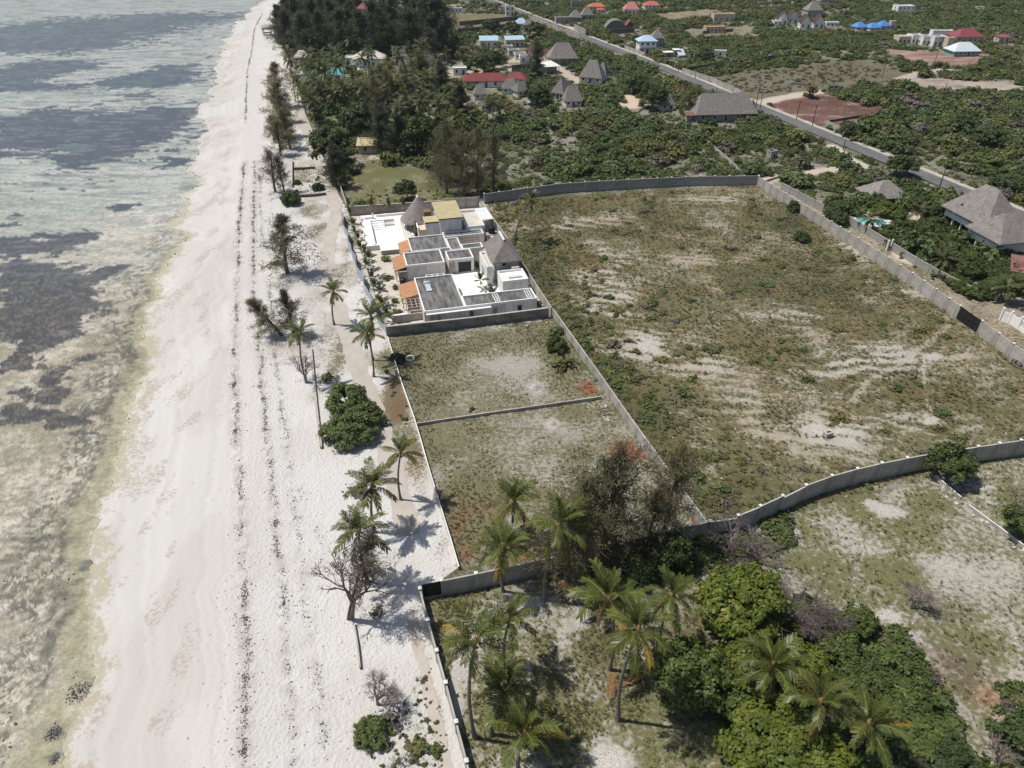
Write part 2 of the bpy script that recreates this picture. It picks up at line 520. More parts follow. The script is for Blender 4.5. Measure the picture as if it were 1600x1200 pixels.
def land_attrs(X, Y):
    wx = X + (fbm(X / 3.5, Y / 3.5, 11, 4) - .5) * 2.6
    wy = Y + (fbm(X / 3.5, Y / 3.5, 31, 4) - .5) * 2.6
    n_lo = fbm(X / 16, Y / 16, 41, 4)
    n_md = fbm(X / 4.5, Y / 4.5, 51, 5)
    soil = np.empty(X.shape + (3,)); soil[:] = (.245, .228, .20)
    veg = np.empty(X.shape + (3,)); veg[:] = (.070, .085, .040)
    cov = np.full(X.shape, .50)
    zone = np.zeros(X.shape, int)
    for k, (nm, pl, so, ve, cv) in enumerate(ZONES):
        if nm in ('red field', 'grey field', 'cleared strip', 'building site', 'field far', 'ruin plot', 'field behind'):
            m = in_poly(X + (wx - X) * 3.2, Y + (wy - Y) * 3.2, GP(pl))
        else:
            m = in_poly(wx, wy, GP(pl))
        soil[m] = so; veg[m] = ve; cov[m] = cv; zone[m] = k + 1
    zn = {z[0]: i + 1 for i, z in enumerate(ZONES)}
    cov = cov + (n_lo - .5) * .45 + (n_md - .5) * .95
    wp = (wx, wy)
    # ---- big lot
    b = zone == zn['big lot']
    pale = 0
    for (px, py, rx, ry, a) in [(880, 352, 60, 16, .45), (940, 420, 45, 40, .5), (975, 480, 60, 26, .55), (1010, 540, 80, 20, .6), (1080, 575, 70, 22, .55), (1120, 310, 60, 8, .4),
                                (1330, 400, 45, 28, .45), (1420, 450, 60, 26, .5), (1370, 560, 90, 26, .5), (1270, 600, 70, 36, .55), (1280, 675, 80, 24, .75),
                                (1440, 660, 90, 18, .35), (1220, 500, 80, 24, .45), (1500, 550, 50, 18, .4), (1080, 400, 60, 20, .2), (1180, 640, 50, 30, .35), (1000, 345, 90, 10, .3)]:
        pale = pale + a * blob(X, Y, px, py, rx, ry, wp)
    # furrow lines that sweep across the lot
    fur = np.sin((Y + X * 0.6 - X * X * .004 + (n_lo - .5) * 9 + (n_md - .5) * 2.5) * 2.3) * .5 + .5
    fur = fur * sstep(.36, .58, fbm(X / 7 + 3, Y / 7, 161, 4)) * 1.15
    cov = np.where(b, cov - pale * (.20 + .85 * fur) + .08 - .18 * fur, cov)
    dark = 0
    for (px, py, rx, ry, a) in [(840, 390, 34, 60, 1), (905, 520, 30, 50, .9), (960, 590, 34, 40, .9), (1010, 660, 40, 50, .9), (1060, 750, 60, 50, .7), (1160, 760, 60, 24, .5),
                                (870, 330, 60, 14, .7), (1060, 350, 120, 22, .5), (1180, 440, 90, 30, .7), (1300, 480, 90, 26, .6), (1400, 590, 50, 30, .5), (1480, 620, 60, 20, .5), (1300, 430, 50, 26, .5), (1230, 350, 50, 30, .6)]:
        dark = dark + a * blob(X, Y, px, py, rx, ry, wp)
    dark = np.clip(dark, 0, 1)
    cov = np.where(b, cov + dark * .28, cov)
    veg = np.where(b[..., None], mixv(veg, (.068, .074, .034), dark * .85), veg)
    rus = sstep(.56, .68, fbm(X / 5.0 + 9, Y / 5.0, 77, 4)) * b
    for (px, py, rx, ry, a) in [(1010, 335, 120, 20, .8), (1180, 320, 100, 16, .9), (1130, 500, 60, 20, .8), (1160, 380, 90, 20, .5), (1240, 560, 30, 12, .6), (1350, 735, 14, 6, 1.6), (1420, 670, 60, 10, .6), (1330, 400, 40, 10, .6), (1440, 440, 50, 14, .4)]:
        rus = np.clip(rus + .35 * a * blob(X, Y, px, py, rx, ry, wp) * (n_md > .48) * b, 0, 1)
    veg = mixv(veg, (.155, .112, .052), rus * .38 * b)
    soil = np.where(b[..., None], mixv(soil, (.44, .425, .39), np.clip(pale * 1.3, 0, 1)), soil)
    soil = mixv(soil, (.32, .265, .20), sstep(.5, .62, fbm(X / 9, Y / 9, 91, 4)) * b * .6)
    b = (zone == zn['red field']) | (zone == zn['building site']) | (zone == zn['cleared strip'])
    q = fbm(X / 9 + Y / 30, Y / 3.0, 151, 5)
    soil = mixv(soil, (.40, .33, .29), sstep(.54, .66, q) * b * .7)
    soil = mixv(soil, (.13, .08, .068), sstep(.54, .68, 1 - q) * b * .6)
    # ---- small plots
    for nm in ('upper plot', 'lower plot'):
        b = zone == zn[nm]
        gr = 0
        for (px, py, rx, ry, a) in [(640, 560, 50, 30, .5), (840, 515, 50, 20, .6), (880, 560, 30, 40, .55), (700, 560, 60, 30, .35), (680, 630, 40, 30, .3), (640, 600, 40, 40, .4),
                                    (700, 800, 30, 60, .55), (750, 760, 60, 40, .35), (700, 690, 50, 30, .25), (780, 850, 60, 30, .45), (900, 820, 60, 40, .35), (860, 640, 60, 20, .2)]:
            gr = gr + a * blob(X, Y, px, py, rx, ry, wp)
        pl_ = 0
        for (px, py, rx, ry, a) in [(790, 570, 70, 40, .4), (840, 700, 60, 50, .35), (760, 700, 40, 30, .3), (900, 590, 30, 16, .3), (790, 512, 60, 5, .8)]:
            pl_ = pl_ + a * blob(X, Y, px, py, rx, ry, wp)
        cov = np.where(b, cov + .75 * gr - .5 * pl_, cov)
        soil = np.where(b[..., None], mixv(soil, (.36, .35, .32), np.clip(pl_, 0, 1)), soil)
        rr = 0
        for (px, py, rx, ry, a) in [(918, 607, 16, 11, 1.3), (985, 705, 24, 16, 1.4), (715, 820, 14, 40, .45), (760, 795, 30, 12, .35), (735, 870, 20, 14, .4), (1085, 815, 14, 8, 1.2), (820, 870, 20, 10, .4)]:
            rr = rr + a * blob(X, Y, px, py, rx, ry, wp)
        rr = np.clip(rr * (.35 + 1.1 * n_md), 0, 1) * b
        veg = mixv(veg, (.19, .07, .04), rr)
        soil = mixv(soil, (.25, .10, .055), rr * .8)
        cov = cov + rr * .4
    # ---- near plots
    b = (zone == zn['palm compound']) | (zone == zn['near right plot'])
    gr = 0
    for (px, py, rx, ry, a) in [(700, 950, 24, 20, .8), (850, 1005, 40, 16, .6), (1200, 980, 90, 60, .8), (1000, 1110, 70, 60, .45), (880, 1150, 60, 40, .45), (690, 1000, 14, 60, .35),
                                (1340, 790, 60, 20, .4), (1420, 960, 60, 40, .5), (1500, 850, 60, 30, .3), (1460, 780, 40, 16, .5), (1400, 900, 40, 20, .4), (1300, 880, 60, 40, .5), (940, 1010, 60, 40, .3), (1240, 820, 40, 20, .35), (1560, 780, 40, 30, .5)]:
        gr = gr + a * blob(X, Y, px, py, rx, ry, wp)
    pl_ = 0
    for (px, py, rx, ry, a) in [(730, 1020, 30, 40, .8), (770, 960, 30, 20, .5), (880, 1005, 20, 20, .7), (710, 1100, 24, 60, .7), (850, 1190, 60, 20, .6), (905, 965, 16, 14, 1.1), (960, 1190, 30, 26, 1.6), (1385, 795, 18, 9, 1.5), (1240, 832, 12, 9, 1.5),
                                (1540, 760, 20, 8, 1.2), (1550, 780, 24, 10, 1), (1420, 1000, 26, 20, .9), (1390, 965, 24, 10, .9), (1350, 860, 60, 20, .4), (1480, 880, 90, 20, .25), (1530, 960, 60, 60, .15), (1260, 785, 40, 8, .5), (830, 935, 30, 6, .8), (1160, 830, 40, 20, .9)]:
        pl_ = pl_ + a * blob(X, Y, px, py, rx, ry, wp)
    cov = np.where(b, cov + .6 * gr - .6 * pl_, cov)
    soil = np.where(b[..., None], mixv(soil, (.47, .45, .425), np.clip(pl_ * .8, 0, 1)), soil)
    br = 0
    for (px, py, rx, ry, a) in [(1470, 1040, 60, 40, .9), (1480, 940, 70, 20, .4), (930, 1000, 40, 30, .4), (1100, 1010, 60, 40, .5), (1530, 1080, 30, 40, .5), (1300, 1010, 30, 12, .8), (900, 1050, 60, 30, .35)]:
        br = br + a * blob(X, Y, px, py, rx, ry, wp)
    br = np.clip(br, 0, 1) * b
    veg = mixv(veg, (.115, .092, .068), br * .8)
    soil = mixv(soil, (.27, .225, .19), br * .75)
    org = np.clip(blob(X, Y, 1545, 1095, 24, 20, wp) * 1.6 + blob(X, Y, 1555, 1170, 10, 16, wp) * 1.4, 0, 1) * b
    soil = mixv(soil, (.33, .20, .13), org * .7)
    veg = mixv(veg, (.18, .10, .055), org * .6)
    # ---- tracks and bare places
    for (pl, wd, so) in [([(1480, 508), (1440, 545), (1400, 570), (1360, 595), (1330, 625)], .55, (.34, .30, .24)), ([(1446, 555), (1447, 600), (1452, 630), (1462, 650)], .25, (.38, .34, .28)),
                         ([(1190, 283), (1215, 277), (1290, 266), (1345, 259)], 2.2, (.48, .41, .34)), ([(1345, 259), (1320, 242), (1300, 228)], 2.0, (.50, .46, .41)),
                         ([(1190, 160), (1215, 154), (1260, 146), (1283, 143)], 3.2, (.47, .41, .35)), ([(1405, 124), (1440, 113), (1480, 108)], 2.6, (.4, .35, .3)),
                         ([(978, 150), (986, 158), (984, 165)], 4.0, (.52, .42, .33)), ([(800, 95), (835, 88), (860, 100), (905, 128)], 3.0, (.42, .36, .3)),
                         ([(1440, 375), (1440, 395), (1425, 402), (1465, 398)], 3.6, (.55, .46, .37)), ([(1445, 372), (1450, 355), (1425, 335)], 1.6, (.5, .43, .35)), ([(1350, 330), (1390, 345)], 3.2, (.62, .58, .52)),
                         ([(850, 92), (858, 106)], 4, (.5, .42, .34)), ([(585, 245), (640, 244)], 2.0, (.48, .43, .36)),
                         ([(885, 42), (905, 46)], 3.0, (.5, .42, .33)), ([(640, 118), (800, 106)], 5.0, (.42, .36, .27))]:
        d = dist_line(wx * .5 + X * .5, wy * .5 + Y * .5, GP(pl))
        f = (1 - sstep(wd * .6, wd * 1.3, d)) * (.45 if wd < .6 else 1)
        cov = cov - f * .75
        soil = mixv(soil, so, f)
    for (px, py, rx, ry) in [(1272, 672, 18, 6), (1462, 556, 9, 4), (1458, 659, 10, 4), (837, 604, 12, 5), (863, 662, 9, 7), (1385, 797, 18, 10), (1245, 832, 12, 8)]:
        f = np.clip(1.7 * blob(X, Y, px, py, rx, ry, wp), 0, 1)
        cov = cov - f * .9
        soil = mixv(soil, (.42, .39, .36), f * .8)
    warm = np.array([1.06, 1.0, .90])
    return soil * np.array([1.02, 1.0, .97]), np.clip(veg * warm, 0, 1), np.clip(cov, -.4, 1.3), zone

def sheet(name, X, Y, Z, mat, attrs, kind='structure'):
    nr, nc = X.shape
    if X[0, -1] < X[0, 0]:
        X, Y, Z = X[:, ::-1], Y[:, ::-1], Z[:, ::-1]
        attrs = {k: (a, d, v.reshape(nr, nc, -1)[:, ::-1]) for k, (a, d, v) in attrs.items()}
    me = np_mesh(name, np.stack([X, Y, Z], -1).reshape(-1, 3), grid_faces(nr, nc), mat, attrs=attrs, smooth=True)
    o = link(name, me)
    tag(o, kind=kind)
    return o

def c4(a):
    return np.concatenate([a, np.ones(a.shape[:-1] + (1,))], -1).reshape(-1, 4)

# land
ys = yrows(27.0, 800.0, 1.0066, [-400, -150, -50, 0, 12, 20], [900, 1100, 1500, 2200, 3500, 6000])
s = np.concatenate([np.linspace(0, 1, 430), [1.15, 1.5, 2.5, 5, 12]])
Yg = np.repeat(ys[:, None], len(s), 1)
xl = Lf(ys)[:, None]
xr = (0.80 * np.clip(ys, 25, 900) + 42)[:, None] + np.maximum(ys - 900, 0)[:, None] * 1.0
Xg = xl + (xr - xl) * s[None, :]
so, ve, cv, zn_ = land_attrs(Xg, Yg)
hz = (fbm(Xg / 5, Yg / 5, 3, 4) - .5) * .35 * np.clip((Xg - xl) / 4, 0, 1)
hz += (fbm(Xg / .9, Yg / .9, 8, 3) - .5) * .22 * np.clip((Xg - xl) / 2, 0, 1) * (zn_ > 1)
hz = np.where(zn_ == 2, np.minimum(hz * .1, .03), hz)
sheet('ground', Xg, Yg, hz - .06, M['land'], {'soil': ('FLOAT_COLOR', 'POINT', c4(so)), 'veg': ('FLOAT_COLOR', 'POINT', c4(ve)), 'cov': ('FLOAT', 'POINT', cv)})

# beach
TRACK = [(447, 100), (458, 130), (470, 180), (486, 225), (502, 262), (515, 292), (524, 315), (526, 335), (517, 362), (512, 400), (516, 440), (528, 480), (541, 515), (551, 550), (562, 585),
         (580, 622), (594, 660), (606, 705), (616, 745), (626, 785), (640, 835)]
TRACK_W = GP(TRACK)
def zbeach(X, Y):
    w, l = W(Y), Lf(Y)
    t = np.clip((X - w) / (l - w), 0, 1)
    z = -.62 * (1 - t) ** 1.5 - .06
    z = z + (sstep(.3, .6, t) - sstep(.9, 1.0, t)) * (fbm(X / 3, Y / 3, 61, 4) - .5) * .12
    return z + (sstep(.5, .6, t) - sstep(.94, 1.0, t)) * (fbm(X / .8, Y / .8, 65, 2) - .5) * .10
ysb = yrows(27.0, 800.0, 1.0055, [-400, -150, -50, 0, 12, 20], [900, 1100, 1500, 2200, 3500, 6000])
sb = np.linspace(0, 1, 230)
Yb = np.repeat(ysb[:, None], len(sb), 1)
wl_ = W(ysb)[:, None]
Xb = wl_ + (Lf(ysb)[:, None] - wl_) * sb[None, :]
Zb = zbeach(Xb, Yb)
wx = Xb + (fbm(Xb / 2.2, Yb / 2.2, 13, 4) - .5) * 2.0
wy = Yb + (fbm(Xb / 2.2, Yb / 2.2, 33, 4) - .5) * 2.0
T = np.repeat(sb[None, :], len(ysb), 0)
soil = np.empty(Xb.shape + (3,)); soil[:] = (.525, .507, .478)
n1 = fbm(Xb / 7, Yb / 18, 71, 5)
soil = mixv(soil, (.485, .462, .43), sstep(.40, .58, n1) * (1 - sstep(.25, .5, T)))          # firm pinkish sand
trk = fbm(T * 46, Yb / 45, 171, 4, .6)
soil = soil * (1 + ((trk - .5) * .24 * (1 - sstep(.42, .55, T)))[..., None])
brown = sstep(.50, .66, fbm(Xb / 2.4, Yb / 6.5, 73, 5)) * sstep(.0, .05, T) * (1 - sstep(.24, .38, T))
soil = mixv(soil, (.56, .545, .52), sstep(.42, .62, fbm(Xb / 10, Yb / 10, 74, 4)) * sstep(.42, .6, T))
wet = (1 - sstep(.01, .075, T + (fbm(Xb / 1.6, Yb / 2.2, 79, 5) - .5) * .16)) * (1 - sstep(150, 260, Yb))
veg = np.empty(Xb.shape + (3,)); veg[:] = (.16, .15, .09)
cov = np.zeros(Xb.shape)
for (px, py, rx, ry, a) in [(472, 275, 22, 18, .62), (480, 330, 24, 10, .5), (495, 355, 22, 8, .5), (540, 350, 10, 14, .55), (548, 390, 8, 40, .45), (530, 540, 12, 14, .55), (525, 580, 14, 30, .55), (500, 555, 12, 24, .3),
                            (600, 560, 12, 26, .75), (612, 600, 16, 34, .8), (625, 640, 16, 30, .8), (645, 700, 16, 30, .62), (655, 740, 14, 30, .5), (660, 790, 10, 30, .4), (690, 850, 14, 24, .4), (705, 890, 16, 12, .35),
                            (668, 1050, 7, 24, .75), (680, 1110, 8, 30, .6), (640, 1140, 24, 10, .4), (655, 1175, 30, 20, .45), (690, 1180, 8, 20, .5), (650, 1080, 8, 14, .35), (585, 950, 20, 6, .3), (470, 195, 8, 20, .4), (450, 120, 8, 20, .3), (585, 470, 10, 20, .25)]:
    cov = cov + a * blob(Xb, Yb, px, py, rx, ry, (wx, wy))
litter = np.zeros(Xb.shape)
low_ = 1 - sstep(.3, .42, T)
veg = mixv(veg, (.38, .325, .28), low_)
veg = mixv(veg, (.39, .355, .26), wet)
for (px, py, rx, ry, a) in [(455, 435, 30, 14, .5), (480, 470, 24, 20, .35), (455, 540, 40, 16, .6), (500, 520, 20, 20, .3), (450, 260, 24, 12, .35), (600, 880, 40, 30, .3), (615, 930, 40, 30, .3), (640, 660, 20, 24, .4), (490, 620, 10, 10, .5), (610, 640, 14, 30, .4)]:
    litter = litter + a * blob(Xb, Yb, px, py, rx, ry, (wx, wy))
litter = litter + sstep(.66, .80, T) * (1 - sstep(.985, 1, T)) * sstep(.40, .60, fbm(Xb / 4, Yb / 5, 89, 5)) * .55 * sstep(62, 85, Yb) * (1 - sstep(190, 230, Yb))
red = np.clip(blob(Xb, Yb, 622, 640, 20, 26, (wx, wy)) + .7 * blob(Xb, Yb, 615, 600, 14, 20, (wx, wy)) + .6 * blob(Xb, Yb, 650, 720, 20, 30, (wx, wy)), 0, 1)
soil = mixv(soil, (.36, .315, .28), np.clip(litter + .5 * np.clip(cov, 0, 1), 0, .9) * (.5 + fbm(Xb / 1.2, Yb / 1.2, 81, 3)))
soil = mixv(soil, (.33, .20, .14), red * .75)
veg = mixv(veg, (.15, .085, .05), red * .8)
cov = np.clip(cov + litter * .55, 0, 1) * (.55 + .9 * fbm(Xb / 3, Yb / 3, 83, 4))
cov = np.maximum(cov, np.clip(brown * .42 + .06 * low_, 0, 1) * (.6 + .8 * fbm(Xb / 1.5, Yb / 2.5, 87, 4)))
cov = np.maximum(cov, wet * .72)
# bands of fine weed fragments along the drift lines
WRACK = [([(410, 20), (397, 45), (394, 75), (387, 105), (385, 140), (383, 190)], .35, .28), ([(381, 250), (378, 300), (372, 360), (370, 420), (368, 480), (367, 540), (369, 610), (370, 680), (373, 750), (376, 830), (379, 900), (381, 970), (380, 1050), (382, 1130), (384, 1205)], .55, .42),
         ([(398, 250), (397, 320), (394, 390), (396, 450), (402, 510), (408, 570), (413, 640), (418, 700), (425, 770), (433, 840), (441, 910), (443, 960), (440, 1010), (452, 1080), (458, 1140), (462, 1205)], .5, .34),
         ([(420, 430), (424, 500), (434, 580), (444, 660), (452, 740), (458, 800), (470, 880), (480, 960), (492, 1040), (500, 1110), (508, 1180)], .6, .22),
         ([(405, 260), (408, 340), (412, 400)], .6, .15), ([(498, 820), (505, 880), (512, 900)], .5, .12), ([(470, 760), (472, 800), (470, 850)], .5, .12), ([(560, 1010), (545, 1060), (550, 1110)], .8, .10), ([(428, 250), (424, 330), (420, 400)], .9, .10)]
frag = np.zeros(Xb.shape)
for pl, wd, a in WRACK:
    d = dist_line(wx * .4 + Xb * .6, wy * .4 + Yb * .6, GP(pl))
    frag = np.maximum(frag, np.exp(-(d / (wd * 1.5)) ** 2) * a * 1.2)
soil = mixv(soil, (.30, .275, .255), np.clip(frag * sstep(.35, .65, fbm(Xb / .6, Yb / .9, 85, 3)) * 1.1, 0, .8))
dry = sstep(.30, .46, T) * .9 + .1
dry = dry * (1 - .7 * np.exp(-(dist_line(Xb, Yb, TRACK_W) / 2.2) ** 2))
sheet('beach', Xb, Yb, Zb, M['sand'], {'soil': ('FLOAT_COLOR', 'POINT', c4(soil)), 'veg': ('FLOAT_COLOR', 'POINT', c4(veg)), 'cov': ('FLOAT', 'POINT', cov), 'dry': ('FLOAT', 'POINT', dry)})

# tidal flat
sf = np.concatenate([np.linspace(0, 1, 330), [1.15, 1.6, 3, 8, 20]])
ysf = yrows(27.0, 900.0, 1.0062, [-400, -150, -50, 0, 12, 20], [1000, 1200, 1600, 2400, 4000, 6000])
Yf = np.repeat(ysf[:, None], len(sf), 1)
wl_ = W(ysf)[:, None]
xe = (-0.80 * np.clip(ysf, 25, 1200) - 26)[:, None] - np.maximum(ysf - 1200, 0)[:, None]
xe = np.minimum(xe, wl_ - 20)
Xf = wl_ + (xe - wl_) * sf[None, :]
off = wl_ - Xf                                           # metres seaward of the waterline
wx = Xf + (fbm(Xf / 9, Yf / 5, 15, 5) - .5) * 14 + (fbm(Xf / 2.2, Yf / 1.2, 16, 4) - .5) * 3.0
wy = Yf + (fbm(Xf / 9, Yf / 6, 35, 5) - .5) * 16 + (fbm(Xf / 2.2, Yf / 1.4, 36, 4) - .5) * 3.0
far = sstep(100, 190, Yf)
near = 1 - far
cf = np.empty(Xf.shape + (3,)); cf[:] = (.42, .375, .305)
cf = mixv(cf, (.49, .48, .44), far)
st = fbm(Xf / 10 + Yf / 30, Yf / 2.6 - Xf / 9, 101, 5)
st2 = fbm(Xf / 3.0 + Yf / 12, Yf / .9 - Xf / 4, 103, 5)
iso = fbm(wx / 5, wy / 6 + Xf / 14, 102, 6, .62)
iso2 = fbm(Xf / 1.6 + wx * .1, Yf / 1.8 + wy * .1, 104, 5, .65)
cf = mixv(cf, (.53, .475, .40), sstep(.50, .62, iso) * near * .9)
cf = mixv(cf, (.245, .23, .155), sstep(.46, .60, fbm(Xf / 8, Yf / 9, 105, 5)) * near * .7)
cf = mixv(cf, (.21, .19, .14), sstep(.52, .66, iso2) * near * .6)
cf = mixv(cf, (.54, .49, .42), sstep(.56, .68, 1 - iso2) * near * .45)
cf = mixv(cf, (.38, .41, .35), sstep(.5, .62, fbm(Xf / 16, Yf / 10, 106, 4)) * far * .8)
weed = 0
for (px, py, rx, ry, a) in [(120, 42, 170, 20, 1.1), (60, 66, 120, 10, .8), (300, 22, 100, 8, .7), (20, 112, 60, 20, 1.1), (95, 98, 70, 8, .8), (250, 112, 55, 14, 1.2), (215, 122, 60, 8, .9), (60, 130, 90, 6, .8), (210, 145, 40, 6, .7),
                            (60, 185, 90, 24, 1.0), (195, 205, 70, 40, 1.25), (90, 212, 70, 18, 1.0), (230, 185, 45, 22, 1.1), (20, 225, 30, 8, .6), (110, 250, 24, 5, .8), (270, 248, 22, 6, .8), (300, 210, 20, 30, .45), (200, 318, 24, 5, 1), (110, 285, 60, 6, .35),
                            (40, 372, 60, 20, 1.0), (125, 368, 30, 12, .9), (8, 340, 16, 8, .9), (60, 460, 70, 46, 1.35), (110, 430, 40, 20, .9), (30, 420, 50, 16, .9), (85, 500, 50, 30, 1.1), (170, 415, 24, 10, .8), (150, 470, 24, 14, .5), (110, 560, 26, 18, 1.15),
                            (60, 545, 30, 10, .7), (105, 592, 26, 14, 1.0), (30, 605, 30, 12, .7), (40, 640, 50, 24, 1.2), (90, 660, 30, 26, 1.0), (120, 655, 14, 8, .9), (140, 685, 30, 10, .8), (200, 660, 14, 24, .5), (215, 530, 16, 40, .5), (10, 555, 14, 10, .8), (345, 75, 10, 20, .4), (330, 110, 14, 16, .35)]:
    weed = weed + a * blob(Xf, Yf, px, py, rx, ry, (wx, wy))
weed = weed * (.62 + .8 * fbm(Xf / 9 + Yf / 40, Yf / 5, 173, 5, .65))
wd = sstep(.36, .50, weed + (fbm(Xf / 6 + Yf / 25, Yf / 1.3, 111, 6, .72) - .5) * 1.5 * far + (fbm(Xf / 3.4, Yf / 3.0, 112, 6, .70) - .5) * 1.5 * near)
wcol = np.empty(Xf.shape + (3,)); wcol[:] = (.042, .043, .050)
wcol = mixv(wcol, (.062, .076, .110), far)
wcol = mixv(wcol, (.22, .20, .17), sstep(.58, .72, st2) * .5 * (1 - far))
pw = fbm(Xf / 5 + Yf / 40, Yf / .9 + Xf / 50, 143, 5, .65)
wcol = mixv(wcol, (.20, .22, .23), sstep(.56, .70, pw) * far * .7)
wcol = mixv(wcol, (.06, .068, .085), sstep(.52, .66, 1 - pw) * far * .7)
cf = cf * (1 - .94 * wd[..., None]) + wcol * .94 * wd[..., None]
stk = sstep(.60, .67, fbm(Xf / 14 + Yf / 60, Yf / 1.5 + Xf / 30, 113, 4)) * far
cf = mixv(cf, (.17, .20, .22), stk * .6)
thr = 1 - np.abs(2 * fbm(Xf / 4.0 + wx * .05, Yf / 2.0 + wy * .06, 131, 5, .62) - 1)
thr2 = 1 - np.abs(2 * fbm(Xf / 1.7 + wx * .12, Yf / .8 + wy * .10, 133, 4, .62) - 1)
gate_ = sstep(.42, .58, fbm(Xf / 11, Yf / 9, 135, 4))
cf = mixv(cf, (.13, .125, .105), sstep(.90, .985, thr) * (1 - far * .6) * gate_ * .75)
cf = mixv(cf, (.20, .19, .15), sstep(.88, .98, thr2) * (1 - far * .7) * (1 - gate_ * .4) * .6)
cf = mixv(cf, (.52, .50, .45), sstep(.60, .70, fbm(Xf / 2.2, Yf / 1.8, 137, 5)) * (1 - far) * (1 - wd) * .5)
pn = fbm(Xf / 6 + Yf / 40, Yf / 1.1 + Xf / 60, 139, 5)
cf = mixv(cf, (.55, .56, .53), sstep(.56, .66, pn) * far * (1 - wd) * .55)
cf = mixv(cf, (.20, .22, .22), sstep(.55, .66, 1 - pn) * far * (1 - wd) * .45)
# yellow-green algae belt just off the sand, darker weed along its outer edge
ba = (fbm(Xf / 4, Yf / 5, 121, 4) - .5) * 4.5
lim = np.interp(Yf, [28, 40, 50, 60, 80, 100, 140, 190], [4.0, 3.4, 2.4, 2.2, 2.0, 1.7, 1.2, 0.4])
alg = np.exp(-((off - 1.0 + ba * .35) / lim) ** 2) * (1 - sstep(120, 210, Yf))
rim = np.exp(-((off - lim * 2.0 - 2.5 + ba) / 3.6) ** 2) * (1 - sstep(120, 200, Yf))
sp = fbm(Xf / .55, Yf / .6, 123, 4, .7)
cf = mixv(cf, (.12, .12, .095), np.clip(rim * sstep(.44, .60, sp) * sstep(.36, .56, iso) * 1.2, 0, .9))
cf = mixv(cf, (.295, .28, .18), np.clip(alg * 1.1, 0, .9) * (.6 + .5 * fbm(Xf / 1.5, Yf / 1.5, 141, 4)))
outer = np.exp(-((off - lim * 1.5 - .3 + ba * .5) / .8) ** 2) * (1 - sstep(110, 190, Yf)) * sstep(.42, .58, fbm(Xf / 1.0, Yf / 1.2, 125, 5))
cf = mixv(cf, (.09, .09, .07), outer * .85)
edge = np.exp(-(off / .5) ** 2)
cf = mixv(cf, (.47, .43, .33), edge * .6)
for (px, py, rx, ry) in [(123, 1082, 16, 12), (82, 1148, 20, 8), (85, 1185, 18, 8), (20, 920, 20, 8), (110, 905, 10, 40), (100, 950, 9, 30), (60, 830, 60, 5), (15, 860, 24, 8), (150, 850, 10, 22)]:
    cf = mixv(cf, (.10, .10, .09), np.clip(1.5 * blob(Xf, Yf, px, py, rx, ry, (wx * .3 + Xf * .7, wy * .3 + Yf * .7)), 0, 1) * sstep(.3, .6, st2) * .9)
Zf = -.68 - .06 * sstep(0, 3, off) - .0022 * off - .0024 * np.clip(Yf - 60, 0, 400) + (st2 - .5) * .10 + (st - .5) * .22
Zf = np.where(off < 1e-6, -.68, Zf)

def mat_flat():
    t = NT('tidal_flat_bed')
    c = t.attr('bed')
    n1 = t.noise(0.9, 6, 0.80, stretch=(.75, 1.1, 1))
    n2 = t.noise(3.4, 4, 0.8)
    c = t.scale_col(c, t.rng(n1, 0.30, 0.70, 0.70, 1.26))
    c = t.scale_col(c, t.rng(n2, 0.3, 0.7, 0.80, 1.18))
    t.bump(n2, 0.6, 0.15)
    return t.set(c, t.rng(n1, 0.3, 0.7, 0.45, 0.85))
M['flat'] = mat_flat()
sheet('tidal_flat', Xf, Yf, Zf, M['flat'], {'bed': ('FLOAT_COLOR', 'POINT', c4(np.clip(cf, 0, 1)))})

def mat_water():
    t = NT('shallow_sea_water')
    t.n.remove(t.b)
    tr = t.n.new('ShaderNodeBsdfTransparent')
    tr.inputs['Color'].default_value = (.95, .97, .97, 1)
    gl = t.n.new('ShaderNodeBsdfGlossy')
    gl.inputs['Roughness'].default_value = .12
    fr = t.n.new('ShaderNodeFresnel')
    fr.inputs['IOR'].default_value = 1.15
    bp = t.n.new('ShaderNodeBump')
    bp.inputs['Strength'].default_value = .35
    bp.inputs['Distance'].default_value = .12
    t.lk(t.noise(1.1, 4, .6, stretch=(.5, 1.3, 1)), bp.inputs['Height'])
    t.lk(bp.outputs[0], gl.inputs['Normal'])
    ms = t.n.new('ShaderNodeMixShader')
    t.lk(fr.outputs[0], ms.inputs[0])
    t.lk(tr.outputs[0], ms.inputs[1])
    t.lk(gl.outputs[0], ms.inputs[2])
    t.lk(ms.outputs[0], t.out.inputs['Surface'])
    return t.mat
M['sea'] = mat_water()
yw = np.array([60, 90, 130, 180, 250, 350, 500, 700, 1000, 1600, 2600, 6000.0])
Xw = np.stack([np.minimum(W0(yw) + 8, 40), W0(yw) - 60, -0.8 * yw - 60, -1.2 * yw - 400, np.full_like(yw, -9000)], 1)
sheet('sea', Xw, np.repeat(yw[:, None], 5, 1), np.full(Xw.shape, -1.02), M['sea'], {})

